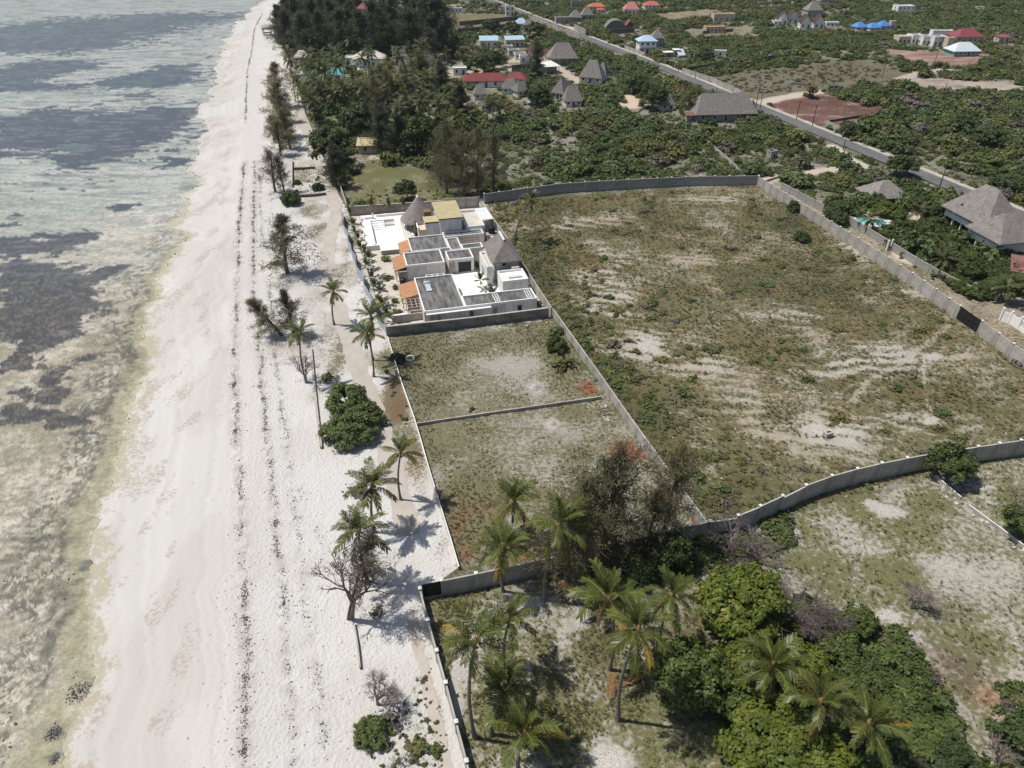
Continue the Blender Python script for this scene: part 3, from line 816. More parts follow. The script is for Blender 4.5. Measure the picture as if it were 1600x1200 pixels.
# sandy track along the top of the beach
def strip(name, pl, w, zf, mat, n=160, jag=.25, attrs=None):
    p = np.array(pl)
    seg = np.r_[0, np.cumsum(np.hypot(*np.diff(p, axis=0).T))]
    q = np.linspace(0, seg[-1], n)
    x, y = np.interp(q, seg, p[:, 0]), np.interp(q, seg, p[:, 1])
    k = np.ones(7) / 7
    x[3:-3] = np.convolve(x, k, 'valid'); y[3:-3] = np.convolve(y, k, 'valid')
    tx, ty = np.gradient(x), np.gradient(y)
    L_ = np.hypot(tx, ty)
    nx, ny = -ty / L_, tx / L_
    off_ = np.linspace(-1, 1, 9)[None, :] * (w / 2)
    j = (fbm(q[:, None] / 1.1 + 0 * off_, np.sign(off_) * 7.7 + 0 * q[:, None], 201, 4) - .5) * jag * 2 * np.abs(off_) / (w / 2)
    XX = x[:, None] + nx[:, None] * (off_ + j * np.sign(off_))
    YY = y[:, None] + ny[:, None] * (off_ + j * np.sign(off_))
    o = sheet(name, XX, YY, zf(XX, YY), mat, {})
    return o
M['track'] = mat_plain('track_sand', (.38, .34, .295), (.44, .40, .355), 0.35, 0.95, 0.3, 2.5)
strip('sandy_track', TRACK_W, 2.9, lambda x, y: zbeach(x, y) + .05, M['track'], 260, .55)
strip('footpath', GP([(655, 955), (664, 1000), (678, 1050), (692, 1110), (706, 1165), (716, 1215)]) + [[-.9, 0]], 1.1, lambda x, y: zbeach(x, y) + .04, M['track'], 120, .3)
# ---------------------------------------------------------------- plant library
M['leaf_bright'] = mat_leaf('bright_broadleaf', (.054, .080, .014), (.145, .178, .030), (.21, .215, .045), .28, .5, .06)
M['leaf_mid'] = mat_leaf('mid_broadleaf', (.040, .062, .018), (.100, .135, .036), (.15, .17, .045), .25, .5, .06)
M['leaf_dark'] = mat_leaf('dark_broadleaf', (.026, .046, .016), (.068, .100, .032), None, .2)
M['leaf_grape'] = mat_leaf('sea_grape', (.042, .066, .022), (.115, .150, .055), (.16, .185, .08), .2)
M['leaf_scrub'] = mat_leaf('scrub_leaf', (.038, .062, .022), (.100, .142, .048), (.145, .178, .066), .2, .6, .16)
M['leaf_olive'] = mat_leaf('olive_scrub_leaf', (.055, .070, .027), (.132, .152, .056), (.17, .18, .07), .2, .6, .2)
M['leaf_rust'] = mat_leaf('rusty_scrub_leaf', (.095, .072, .034), (.175, .128, .060), None, .2, .6, .2)
M['leaf_grey'] = mat_leaf('grey_dry_scrub', (.085, .075, .062), (.165, .148, .125), None, .2)
M['needle'] = mat_leaf('casuarina_needle', (.105, .102, .058), (.225, .215, .130), (.26, .24, .165), .45)
M['needle_dark'] = mat_leaf('dark_casuarina_needle', (.046, .055, .032), (.110, .120, .074), None, .32)
M['needle_grey'] = mat_leaf('dry_casuarina_needle', (.10, .088, .072), (.19, .17, .14), None, .25)
M['frond'] = mat_leaf('palm_frond', (.036, .054, .013), (.098, .124, .030), (.19, .18, .055), .22, .36)
M['frond_far'] = mat_leaf('far_palm_frond', (.036, .048, .018), (.098, .115, .042), (.17, .16, .07), .22, .5)
M['frond_yellow'] = mat_leaf('yellow_palm_frond', (.15, .125, .025), (.30, .23, .045), (.36, .21, .05), .25, .45)
M['frond_brown'] = mat_leaf('dry_palm_frond', (.12, .075, .035), (.25, .15, .07), None, .15, .7)
M['rachis'] = mat_plain('frond_rib', (.30, .27, .10), (.24, .21, .08), 1.0, 0.6)
M['husk'] = mat_plain('palm_heart', (.30, .17, .08), (.2, .12, .06), 2.0)
M['grass_a'] = mat_leaf('grass_tuft', (.105, .118, .052), (.185, .195, .092), None, .35, .7)
M['grass_b'] = mat_leaf('dry_grass_tuft', (.135, .128, .078), (.225, .208, .130), None, .35, .7)
M['grass_c'] = mat_leaf('rust_grass_tuft', (.12, .058, .034), (.20, .095, .052), None, .25, .7)
M['bloom'] = mat_leaf('red_blossom', (.16, .04, .045), (.30, .09, .09), None, .2)

def quads_mesh(name, C, A, B, mats, lv, midx=None, extra=None):
    """quads centred at C with half axes A and B; extra = (verts, quad faces, material) of woody parts"""
    n = len(C)
    V = np.stack([C - A - B, C + A - B, C + A + B, C - A + B], 1).reshape(-1, 3)
    F = np.arange(4 * n).reshape(n, 4)
    lvf = np.asarray(lv, float)
    mi = np.zeros(n, int) if midx is None else midx
    if extra is not None:
        ev, ef, em = extra
        F = np.concatenate([F, ef + len(V)])
        V = np.concatenate([V, ev])
        mi = np.concatenate([mi, np.full(len(ef), em)])
        lvf = np.concatenate([lvf, np.full(len(ef), .5)])
    return np_mesh(name, V, F, mats, mi, {'lv': ('FLOAT', 'FACE', lvf)})

def unit(v):
    return v / (np.linalg.norm(v, axis=-1, keepdims=True) + 1e-9)

def leaf_axes(nrm, size, r, aspect=1.5):
    """two half axes of a leaf plate whose face looks along nrm"""
    t = unit(np.cross(nrm, r.normal(size=nrm.shape)))
    b = np.cross(nrm, t)
    return t * size[:, None] * aspect ** .5, b * size[:, None] / aspect ** .5

def crown_mesh(name, mats, seed, rx=1.0, rz=.8, clumps=30, per=60, leaf=.09, clump_r=.30, base=0.0, flat=0.0, tipmat=None, hollow=.45):
    """leafy crown in unit radius: clumps of leaves spread over a lumpy body; z from base"""
    r = np.random.default_rng(seed)
    d = unit(r.normal(size=(clumps, 3)))
    d[:, 2] = np.abs(d[:, 2]) * 1.0 - .25 * (r.random(clumps) < .45)
    d = unit(d)
    rad = (hollow + (1 - hollow) * r.random(clumps) ** .6) * (.82 + .30 * r.random(clumps))
    cc = d * rad[:, None] * np.array([rx, rx, rz])
    cr = clump_r * (.65 + .7 * r.random(clumps))
    k = r.integers(0, clumps, clumps * per)
    u = unit(r.normal(size=(len(k), 3)))
    u[:, 2] = np.where(u[:, 2] < -.35, -u[:, 2], u[:, 2])
    rr = cr[k] * (.35 + 1.15 * r.random(len(k)) ** 1.4)
    C = cc[k] + u * rr[:, None] * np.array([1, 1, .8])
    nrm = unit(u * .9 + d[k] * .3 + np.array([0, 0, .45]) + r.normal(size=C.shape) * .45)
    A, B = leaf_axes(nrm, leaf * (.6 + .8 * r.random(len(k))), r)
    lv = np.clip(.18 + .45 * r.random(clumps)[k] + .30 * r.random(len(k)) + .10 * u[:, 2], 0, 1)
    C[:, 2] += base
    return quads_mesh(name, C, A, B, mats, lv)

def limb_paths(r, n, h0, h1, spread, top, sag=0.0):
    out = []
    for i in range(n):
        a = 2 * pi * (i + r.random() * .7) / n
        z0 = h0 + (h1 - h0) * r.random()
        l = spread * (.55 + .45 * r.random())
        p0 = np.array([0, 0, z0])
        p2 = np.array([cos(a) * l, sin(a) * l, z0 + (top - z0) * (.5 + .5 * r.random()) - sag])
        p1 = (p0 + p2) / 2 + np.array([0, 0, .12 * (top - z0)]) + r.normal(size=3) * .05 * spread
        out.append([p0, p1, p2])
    return out

def trunk_mesh(name, seed, h, r0, spread, top, n=6, mat=None, lean=(0, 0), rtop=.45):
    r = np.random.default_rng(seed)
    mb = MB()
    pts = [(lean[0] * t * t + .04 * h * sin(3 * t + seed) * t, lean[1] * t * t, -.4 + (h + .4) * t) for t in np.linspace(0, 1, 6)]
    mb.tube(pts, [r0 * (1.25 - (1.25 - rtop) * t) for t in np.linspace(0, 1, 6)], 7)
    e = np.array(pts[-1])
    for p in limb_paths(r, n, 0, .15 * h, spread, top - h):
        mb.tube([e + q * np.array([1, 1, 1]) for q in p], [r0 * .5, r0 * .32, r0 * .12], 5)
    return mb.mesh(name, mat or M['trunk'], True)

def casuarina_mesh(name, seed, mats, nbr=70, droop=.5, needles=26, h0=.18, rbase=.34, shape=1.0, leaf=(.026, .0026), body=0.0):
    """feathery crown for a tree of height 1: drooping needle sprays on thin side branches"""
    r = np.random.default_rng(seed)
    C, A, B, LV = [], [], [], []
    mb = MB()
    for i in range(nbr):
        t = h0 + (1 - h0) * ((i + r.random()) / nbr)
        ln = rbase * (math.sin(pi * min(1, (1.06 - t) / (1.06 - h0)) ** shape * .62)) * (.30 + 1.0 * r.random() ** 1.3)
        a = r.random() * 2 * pi
        el = .25 + .75 * t + r.normal() * .2
        p0 = np.array([.02 * sin(4 * t + seed), .02 * cos(3 * t), t * .94])
        dirv = np.array([cos(a) * cos(el), sin(a) * cos(el), sin(el)])
        p1 = p0 + dirv * ln * .6
        p2 = p1 + (dirv * .6 + np.array([0, 0, -.15])) * ln * .6
        mb.tube([p0, p1, p2], [.0034, .0022, .001], 3, cap=False)
        tone = r.random()
        m = int(needles * (.6 + .8 * r.random()))
        q = r.random(m) ** .7
        base = np.where((q < .5)[:, None], p0 + (p1 - p0) * (q * 2)[:, None], p1 + (p2 - p1) * ((q - .5) * 2)[:, None])
        base = base + r.normal(size=(m, 3)) * (.010 + .055 * ln)
        dd = unit(np.array([0, 0, -droop]) + dirv * .35 + r.normal(size=(m, 3)) * .55)
        L_ = leaf[0] * (.5 + r.random(m))
        C.append(base + dd * L_[:, None]); A.append(dd * L_[:, None])
        B.append(unit(np.cross(dd, r.normal(size=(m, 3)))) * (leaf[1] * (.6 + .9 * r.random(m)))[:, None])
        LV.append(np.clip(.08 + .6 * tone + .35 * r.random(m), 0, 1))
    C, A, B, LV = map(np.concatenate, (C, A, B, LV))
    ef = np.array(mb.f)
    return quads_mesh(name, C, A, B, mats, LV, None, (np.array(mb.v), ef, 1))

def bare_mesh(name, seed, depth=5, spread=.75, mat=None, start=.22, kids=(2, 4), r0=.028):
    """leafless branching crown for a tree of height 1"""
    r = random.Random(seed)
    mb = MB()
    def grow(p, d, l, rad, k):
        q = p + d * l * .5 + Vector((r.gauss(0, .06), r.gauss(0, .06), r.gauss(0, .05))) * l
        e = q + d * l * .5 + Vector((0, 0, .05 * l))
        mb.tube([p, q, e], [rad, rad * .8, rad * .62], 5 if k > depth - 2 else 3, cap=False)
        if k == 0: return
        for i in range(r.randint(*kids)):
            ax = Vector((r.gauss(0, 1), r.gauss(0, 1), r.gauss(0, .5))).normalized()
            nd = (d + ax * spread * (.7 + .6 * r.random())).normalized()
            nd.z = nd.z * .8 + .12
            grow(e if i else q + (e - q) * r.random(), nd.normalized(), l * (.62 + .25 * r.random()), rad * .6, k - 1)
    grow(Vector((0, 0, -.03)), Vector((.1 * r.random(), 0, 1)).normalized(), start, r0, depth)
    return mb.mesh(name, mat or M['twig'])

def frond_mesh(name, seed, el, bend, mats, length=1.0, pairs=40, hang=.5, wid=.0175, lscale=.20):
    """one palm frond of unit length growing along +X from the origin"""
    r = np.random.default_rng(seed)
    s_ = np.linspace(0, 1, 14)
    ang = el - bend * s_ ** 1.35
    dx, dz = np.cos(ang) / 13, np.sin(ang) / 13
    px, pz = np.r_[0, np.cumsum(dx)[:-1]], np.r_[0, np.cumsum(dz)[:-1]]
    twist = r.normal() * .12
    C, A, B, LV = [], [], [], []
    for side in (-1, 1):
        q = .16 + .84 * (np.arange(pairs) + .5) / pairs + r.normal(size=pairs) * .006
        x, z = np.interp(q, s_, px), np.interp(q, s_, pz)
        an = np.interp(q, s_, ang)
        tan = np.stack([np.cos(an), 0 * an, np.sin(an)], 1)
        upv = np.stack([-np.sin(an), 0 * an, np.cos(an)], 1)
        prof = np.sin(pi * np.clip((q - .1) / 1.02, 0, 1)) ** .6
        ln = lscale * (.35 + .75 * prof) * (.85 + .3 * r.random(pairs))
        dd = unit(tan * (.55 + .45 * q[:, None]) + np.array([0, side, 0]) * (1.0 - .25 * q[:, None]) + upv * (.15 + twist * side) + np.array([0, 0, -hang]) + r.normal(size=(pairs, 3)) * .10)
        base = np.stack([x, 0 * x, z], 1)
        C.append(base + dd * ln[:, None] * .5); A.append(dd * ln[:, None] * .5)
        B.append(unit(np.cross(dd, upv + np.array([0, 0, .3]))) * (wid * .5 * (.7 + .6 * r.random(pairs)))[:, None])
        LV.append(np.clip(.25 + .5 * r.random(pairs) + .2 * q, 0, 1))
    mb = MB()
    mb.tube([(x, 0, z) for x, z in zip(px[::2], pz[::2])] + [(px[-1], 0, pz[-1])], [.011 * (1 - .8 * t) for t in np.linspace(0, 1, 8)], 4, cap=False)
    return quads_mesh(name, *map(np.concatenate, (C, A, B)), mats, np.concatenate(LV), None, (np.array(mb.v), np.array(mb.f), 1))

FR = {}
for k, (el, bend, hang, mt) in {'up': (1.35, .75, .18, 'frond'), 'up2': (1.10, 1.0, .3, 'frond'), 'mid': (.78, 1.2, .45, 'frond'), 'mid2': (.5, 1.25, .55, 'frond'), 'out': (.2, 1.0, .65, 'frond'),
                                'low': (-.2, .95, .6, 'frond'), 'lowy': (-.15, .8, .55, 'frond_yellow'), 'outy': (.25, .9, .6, 'frond_yellow'), 'hang': (-.75, .6, .4, 'frond_yellow'), 'dead': (-1.1, .35, .2, 'frond_brown')}.items():
    FR[k] = [frond_mesh('palm_frond', 300 + i * 17 + len(k), el + .12 * i - .06, bend, [M[mt], M['rachis']], hang=hang) for i in range(2)]

def trunk_curve(dx, dy, h, n=9, bow=.12):
    """points of a palm trunk from the root to the crown, leaning to (dx, dy)"""
    L_ = math.hypot(dx, dy) + .01
    out = []
    for t in np.linspace(0, 1, n):
        e = t ** 1.25
        s_ = bow * sin(pi * t)
        out.append((dx * e - dx / L_ * s_ * h * .3, dy * e - dy / L_ * s_ * h * .3, h * t))
    return out

def palm(base_px, crown_px, label, frond_len=4.3, nfr=21, yellow=.15, seed=0, group=None, dy=0.0, rad=.17, fr_scale=1.0, windx=.3):
    rv = random.Random(seed * 7 + 1)
    windx, nfr, fr_scale = rv.uniform(.4, 1.7), nfr + rv.randint(-5, 3), fr_scale * rv.uniform(.86, 1.1)
    wdir = rv.gauss(.3, .6)
    """a near palm: trunk, heart, and every frond a part of its own"""
    r = random.Random(seed * 31 + 5)
    bx, by = G(*base_px)
    # height at which the sight line to the crown passes over the root
    v = (crown_px[1] - 600) / FPX
    d_y, d_z = cos(TILT) - v * sin(TILT), -sin(TILT) - v * cos(TILT)
    t = (by + dy) / d_y
    h = CAM_H + d_z * t
    cx = (crown_px[0] - 800) / FPX * t
    o = thing('coconut_palm', label, 'palm tree', (bx, by, 0), 0, group)
    pts = trunk_curve(cx - bx, dy, h)
    mb = MB()
    mb.tube([(pts[0][0], pts[0][1], -.4)] + pts, [rad * 1.9, rad * 1.7] + [rad * (1.1 - .35 * t_) for t_ in np.linspace(0, 1, len(pts) - 1)], 8)
    mb.build('trunk', M['palmtrunk'], o, True)
    top = Vector(pts[-1])
    hb = MB()
    hb.tube([top + Vector((0, 0, -.25)), top + Vector((0, 0, .15)), top + Vector((0, 0, .7))], [rad * .8, rad * 1.5, rad * .5], 7)
    for k in range(6):
        a = k * 1.05 + r.random()
        c = top + Vector((cos(a) * .34, sin(a) * .34, -.22 - .2 * r.random()))
        hb.tube([c + Vector((0, 0, .16)), c + Vector((0, 0, .05)), c - Vector((0, 0, .12))], [.06, .14, .05], 6)
    hb.build('heart_with_coconuts', M['husk'], o, True)
    for i in range(nfr):
        q = i / (nfr - 1)
        a = i * 2.39996 + r.random() * .5
        if q < .22: kind = 'up'
        elif q < .40: kind = 'up2'
        elif q < .58: kind = 'mid'
        elif q < .74: kind = 'mid2'
        elif q < .88: kind = 'outy' if r.random() < yellow else 'out'
        else: kind = r.choice(['low', 'lowy' if r.random() < yellow * 2 else 'low', 'hang' if r.random() < yellow * 2.5 else 'low'])
        if q > .93 and r.random() < .3: kind = 'dead'
        f = link('frond', r.choice(FR[kind]), o, top + Vector((cos(a) * .1, sin(a) * .1, .1)), (r.gauss(0, .12), windx * .25 * cos(a - wdir) * -1 + r.gauss(0, .12), a), frond_len * fr_scale * (.85 + .28 * r.random()) * (.8 if kind == 'up' else 1))
    return o

def crown_join(name, seed, mats, nfr=20, spiky=0.0, pairs=13):
    """whole palm crown as one mesh for the palms further off, frond length 1"""
    r = np.random.default_rng(seed)
    CV, CF, CL, CM = [], [], [], []
    n0 = 0
    for i in range(nfr):
        q = i / (nfr - 1)
        el = 1.4 - 1.9 * q + r.normal() * .12 + spiky * .5
        me = frond_mesh('tmp', int(seed * 100 + i), el, (1.1 - .5 * q) * (1 - spiky * .5), mats, pairs=pairs, hang=.45, wid=.05)
        V = np.empty(len(me.vertices) * 3); me.vertices.foreach_get('co', V); V = V.reshape(-1, 3) * (.8 + .3 * r.random())
        F = np.empty(len(me.loops), int); me.loops.foreach_get('vertex_index', F)
        mi = np.empty(len(me.polygons), int); me.polygons.foreach_get('material_index', mi)
        lv = np.empty(len(me.polygons)); me.attributes['lv'].data.foreach_get('value', lv)
        a = i * 2.39996 + r.random() * .6
        c, s_ = cos(a), sin(a)
        V = np.stack([V[:, 0] * c - V[:, 1] * s_, V[:, 0] * s_ + V[:, 1] * c, V[:, 2]], 1)
        CV.append(V); CF.append(F.reshape(-1, 4) + n0); CL.append(np.clip(lv + .3 * (q > .85) - .1, 0, 1)); CM.append(mi)
        n0 += len(V)
        bpy.data.meshes.remove(me)
    return np_mesh(name, np.concatenate(CV), np.concatenate(CF), mats, np.concatenate(CM), {'lv': ('FLOAT', 'FACE', np.concatenate(CL))})

PALM_CROWN = [crown_join('palm_crown', s_, [M['frond_far'], M['rachis']]) for s_ in (1, 2, 3)]
YOUNG_CROWN = [crown_join('young_palm_crown', s_, [M['frond_far'], M['rachis']], 12, .8, 16) for s_ in (7, 8)]
_tm = MB(); _tm.tube(trunk_curve(.08, .0, 1.0, 6), [.022, .018, .016, .015, .014, .013], 6)
PALM_TRUNK = _tm.mesh('palm_trunk', M['palmtrunk'], True)

def far_palm(x, y, h, fl, label, group, seed, crowns=None, name='coconut_palm', z=0):
    r = random.Random(seed)
    o = thing(name, label, 'palm tree', (x, y, z - .15), r.random() * 6.28, group)
    link('trunk', PALM_TRUNK, o, scl=(h, h, h))
    link('crown', r.choice(crowns or PALM_CROWN), o, (.08 * h, 0, h * .99), (r.gauss(0, .08), r.gauss(0, .08), r.random() * 6.28), fl)
    return o

CAS = [casuarina_mesh('casuarina_crown', 41 + i, [M['needle'], M['trunk']], 56, .35, 80, .12, .42) for i in range(3)]
CAS_BIG = [casuarina_mesh('casuarina_crown', 51 + i, [M['needle'], M['trunk']], 80, .6, 72, .10, .42, .85, (.019, .0018)) for i in range(2)]
CAS_DARK = [casuarina_mesh('dark_casuarina_crown', 61 + i, [M['needle_dark'], M['trunk']], 100, .3, 95, .04, .38, .8, (.021, .0034)) for i in range(3)]
CAS_GREY = [casuarina_mesh('dry_casuarina_crown', 71 + i, [M['needle_grey'], M['trunk']], 52, .4, 60, .25, .42, 1.0, (.024, .0022)) for i in range(1)]
BR = [crown_mesh('bright_crown', M['leaf_bright'], 81 + i, 1, .75, 130, 140, .030, .135) for i in range(2)]
MIDC = [crown_mesh('leafy_crown', M['leaf_mid'], 85 + i, 1, .72, 100, 100, .034, .16) for i in range(3)]
DKC = [crown_mesh('dark_leafy_crown', M['leaf_dark'], 91 + i, 1, .8, 85, 95, .036, .18) for i in range(3)]
GRC = [crown_mesh('sea_grape_crown', M['leaf_grape'], 95 + i, 1, .7, 110, 110, .030, .14) for i in range(2)]
SCRUB = [crown_mesh('scrub_crown', M['leaf_scrub'], 101 + i, 1, .75, 18, 30, .095, .38, hollow=.3) for i in range(3)] + \
        [crown_mesh('olive_scrub_crown', M['leaf_olive'], 111 + i, 1, .7, 17, 30, .095, .38, hollow=.3) for i in range(2)] + \
        [crown_mesh('rusty_scrub_crown', M['leaf_rust'], 121, 1, .6, 14, 24, .115, .4, hollow=.3), crown_mesh('grey_scrub_crown', M['leaf_grey'], 122, 1, .6, 14, 22, .10, .4, hollow=.3),
         crown_mesh('green_scrub_crown', M['leaf_mid'], 123, 1, .8, 17, 28, .12, .4, hollow=.3)]
LOW = [crown_mesh('low_shrub', M['leaf_scrub'], 131, 1, .45, 9, 16, .14, .45, hollow=.1), crown_mesh('low_shrub', M['leaf_olive'], 132, 1, .4, 9, 16, .14, .45, hollow=.1),
       crown_mesh('low_shrub', M['leaf_rust'], 133, 1, .35, 8, 14, .13, .45, hollow=.1), crown_mesh('low_shrub', M['leaf_grey'], 134, 1, .35, 8, 14, .12, .45, hollow=.1), crown_mesh('low_shrub', M['leaf_mid'], 135, 1, .45, 9, 16, .14, .45, hollow=.1)]
BARE = [bare_mesh('bare_branches', 5, 6, .72), bare_mesh('bare_branches', 9, 6, .8, kids=(3, 4)), bare_mesh('bare_branches', 14, 5, .9)]
_st = MB(); _st.tube([(0, 0, -.3), (.03, 0, .3), (0, .04, .8)], [.07, .05, .03], 5)
STEM = _st.mesh('stem', M['trunk'])
TR = [trunk_mesh('tree_trunk', i, .55, .055, .55, 1.1, 7) for i in range(3)]        # for a tree of height 1.1, crown radius .6
def cas_trunk(seed, lean=0.0):
    mb = MB()
    mb.tube([(.02 * sin(4 * t + seed) + lean * t * t, .02 * cos(3 * t), t * .94) for t in np.linspace(-.03, .98, 8)], [.022 * (1.15 - t) + .003 for t in np.linspace(0, 1, 8)], 6)
    return mb.mesh('casuarina_trunk', M['trunk'], True)
CTR = [cas_trunk(s_) for s_ in (41, 42, 43)]

def tree(name, label, x, y, h, rad, crown, cat='tree', group=None, seed=0, rzs=None, z=0, trunk=None, low=.0):
    """broadleaf tree: crown radius rad, top at h; the crown hangs down towards `low`"""
    r = random.Random(seed + 99)
    o = thing(name, label, cat, (x, y, z), r.random() * 6.28, group)
    rz = (h - low) * .62
    link('trunk', trunk or TR[seed % 3], o, (0, 0, -.1), scl=(rad * 1.25, rad * 1.25, h * .80))
    link('crown', crown, o, (0, 0, h - rz * 1.0), (0, 0, r.random() * 6.28), (rad, rad * (.85 + .3 * r.random()), rz * 1.15))
    return o

def casuarina(label, x, y, h, crown, group=None, seed=0, wide=1.0, lean=(0, 0), name='casuarina_tree'):
    r = random.Random(seed + 3)
    o = thing(name, label, 'tree', (x, y, -.1), 0, group)
    o.rotation_euler = (lean[1], lean[0], r.random() * 6.28 if lean == (0, 0) else 0)
    link('trunk', CTR[seed % 3], o, scl=(h * wide, h * wide, h))
    link('crown', crown, o, rot=(0, 0, 0), scl=(h * wide, h * wide, h))
    return o

def bush(label, x, y, rad, h, crown, group=None, seed=0, name='bush', cat='bush', z=0):
    r = random.Random(seed + 7)
    o = thing(name, label, cat, (x, y, z), r.random() * 6.28, group)
    link('foliage', crown, o, (0, 0, h * .22), (0, 0, 0), (rad, rad * (.8 + .4 * r.random()), h * .95))
    link('stem', STEM, o, scl=(rad, rad, h * .6))
    return o

# ---------------------------------------------------------------- scatter: uncountable small growth as one object
def scatter_tree():
    ng = bpy.data.node_groups.new('scatter', 'GeometryNodeTree')
    ng.interface.new_socket('Geometry', in_out='INPUT', socket_type='NodeSocketGeometry')
    ng.interface.new_socket('Collection', in_out='INPUT', socket_type='NodeSocketCollection')
    ng.interface.new_socket('Geometry', in_out='OUTPUT', socket_type='NodeSocketGeometry')
    n, l = ng.nodes, ng.links
    gi, go = n.new('NodeGroupInput'), n.new('NodeGroupOutput')
    ci = n.new('GeometryNodeCollectionInfo')
    ci.inputs['Separate Children'].default_value = True
    ci.inputs['Reset Children'].default_value = True
    ip = n.new('GeometryNodeInstanceOnPoints')
    ip.inputs['Pick Instance'].default_value = True
    def at(nm, typ):
        a = n.new('GeometryNodeInputNamedAttribute')
        a.data_type = typ
        a.inputs['Name'].default_value = nm
        return a.outputs['Attribute']
    er = n.new('FunctionNodeEulerToRotation')
    l.new(at('rot', 'FLOAT_VECTOR'), er.inputs[0])
    l.new(gi.outputs[0], ip.inputs['Points'])
    l.new(gi.outputs[1], ci.inputs['Collection'])
    l.new(ci.outputs[0], ip.inputs['Instance'])
    l.new(at('idx', 'INT'), ip.inputs['Instance Index'])
    l.new(er.outputs[0], ip.inputs['Rotation'])
    l.new(at('scl', 'FLOAT_VECTOR'), ip.inputs['Scale'])
    l.new(ip.outputs[0], go.inputs[0])
    return ng
SCATTER = scatter_tree()
_colls = {}
def scatter(name, label, cat, P, scl, idx, meshes, tilt=.1, seed=0):
    r = np.random.default_rng(seed)
    key = tuple(m.name for m in meshes)
    if key not in _colls:
        c = bpy.data.collections.new('protos_' + name)
        for i, m in enumerate(meshes):
            c.objects.link(bpy.data.objects.new('%s_%02d' % (name, i), m))
        _colls[key] = c
    n = len(P)
    if np.ndim(scl) == 1: scl = np.repeat(np.asarray(scl)[:, None], 3, 1)
    rot = np.stack([r.normal(size=n) * tilt, r.normal(size=n) * tilt, r.random(n) * 6.283], 1)
    me = bpy.data.meshes.new(name)
    me.vertices.add(n)
    me.vertices.foreach_set('co', np.ascontiguousarray(P, np.float32).ravel())
    for an, typ, dat in (('rot', 'FLOAT_VECTOR', rot), ('scl', 'FLOAT_VECTOR', scl)):
        a = me.attributes.new(an, typ, 'POINT')
        a.data.foreach_set('vector', np.ascontiguousarray(dat, np.float32).ravel())
    a = me.attributes.new('idx', 'INT', 'POINT')
    a.data.foreach_set('value', np.ascontiguousarray(idx, np.int32))
    o = link(name, me)
    md = o.modifiers.new('scatter', 'NODES')
    md.node_group = SCATTER
    for it in SCATTER.interface.items_tree:
        if it.in_out == 'INPUT' and it.name == 'Collection':
            md[it.identifier] = _colls[key]
    return tag(o, label, cat, kind='stuff')
# ---------------------------------------------------------------- road
ROAD = [(-115, 860), (-16.4, 569.9), (22, 462), (59.5, 357.4), (95.1, 249.1), (117.8, 180.8), (138, 118), (165, 40), (190, -60)]
M['white_line'] = mat_plain('worn_road_paint', (.55, .54, .52), (.35, .34, .33), 1.0)
def flat_z(z):
    return lambda x, y: np.full(np.shape(x), z)
rd = np.array(ROAD, float)
strip('road_verge', rd + [[1.1, .35]], 7.9, flat_z(.13), M['kerb'], 300, .9)
strip('road', rd, 5.6, flat_z(.22), M['asphalt'], 300, .10)

# ---------------------------------------------------------------- walls
def unit_panel(name, mat, th=.12, groove=.74, cope=True):
    mb = MB()
    mb.box(0, -th / 2, -.4, 1, th / 2, groove)
    mb.box(0, -th / 2 + .02, groove, 1, th / 2 - .02, groove + .012)
    mb.box(0, -th / 2, groove + .012, 1, th / 2, .97)
    if cope: mb.box(0, -th / 2 - .03, .97, 1, th / 2 + .03, 1.0, 1)
    return mb.mesh(name, mat)
PANEL = {'light': unit_panel('wall_panel', [M['panel'], M['panel']]), 'dark': unit_panel('dark_wall_panel', [M['block'], M['panel']]), 'black': unit_panel('black_wall_panel', [M['block_dark'], M['block_dark']], .2, .8),
         'white': unit_panel('white_wall_panel', [M['panel'], M['cap']]), 'coral': unit_panel('coral_wall_panel', [M['coral'], M['panel']], .35, .8), 'coralp': unit_panel('pale_coral_wall_panel', [M['coral_pale'], M['panel']], .3, .8)}
_pb = MB(); _pb.box(-.13, -.13, -.4, .13, .13, 1.0)
POST = {k: _pb.mesh('wall_post', M[m]) for k, m in (('light', 'panel'), ('dark', 'block'), ('white', 'cap'), ('coral', 'coral'), ('black', 'block_dark'), ('coralp', 'coral_pale'))}
_cb = MB(); _cb.box(-.2, -.2, 0, .2, .2, .07); _cb.add([(-.2, -.2, .07), (.2, -.2, .07), (.2, .2, .07), (-.2, .2, .07), (0, 0, .16)], [(0, 1, 4), (1, 2, 4), (2, 3, 4), (3, 0, 4)])
CAPM = _cb.mesh('post_cap', M['cap'])

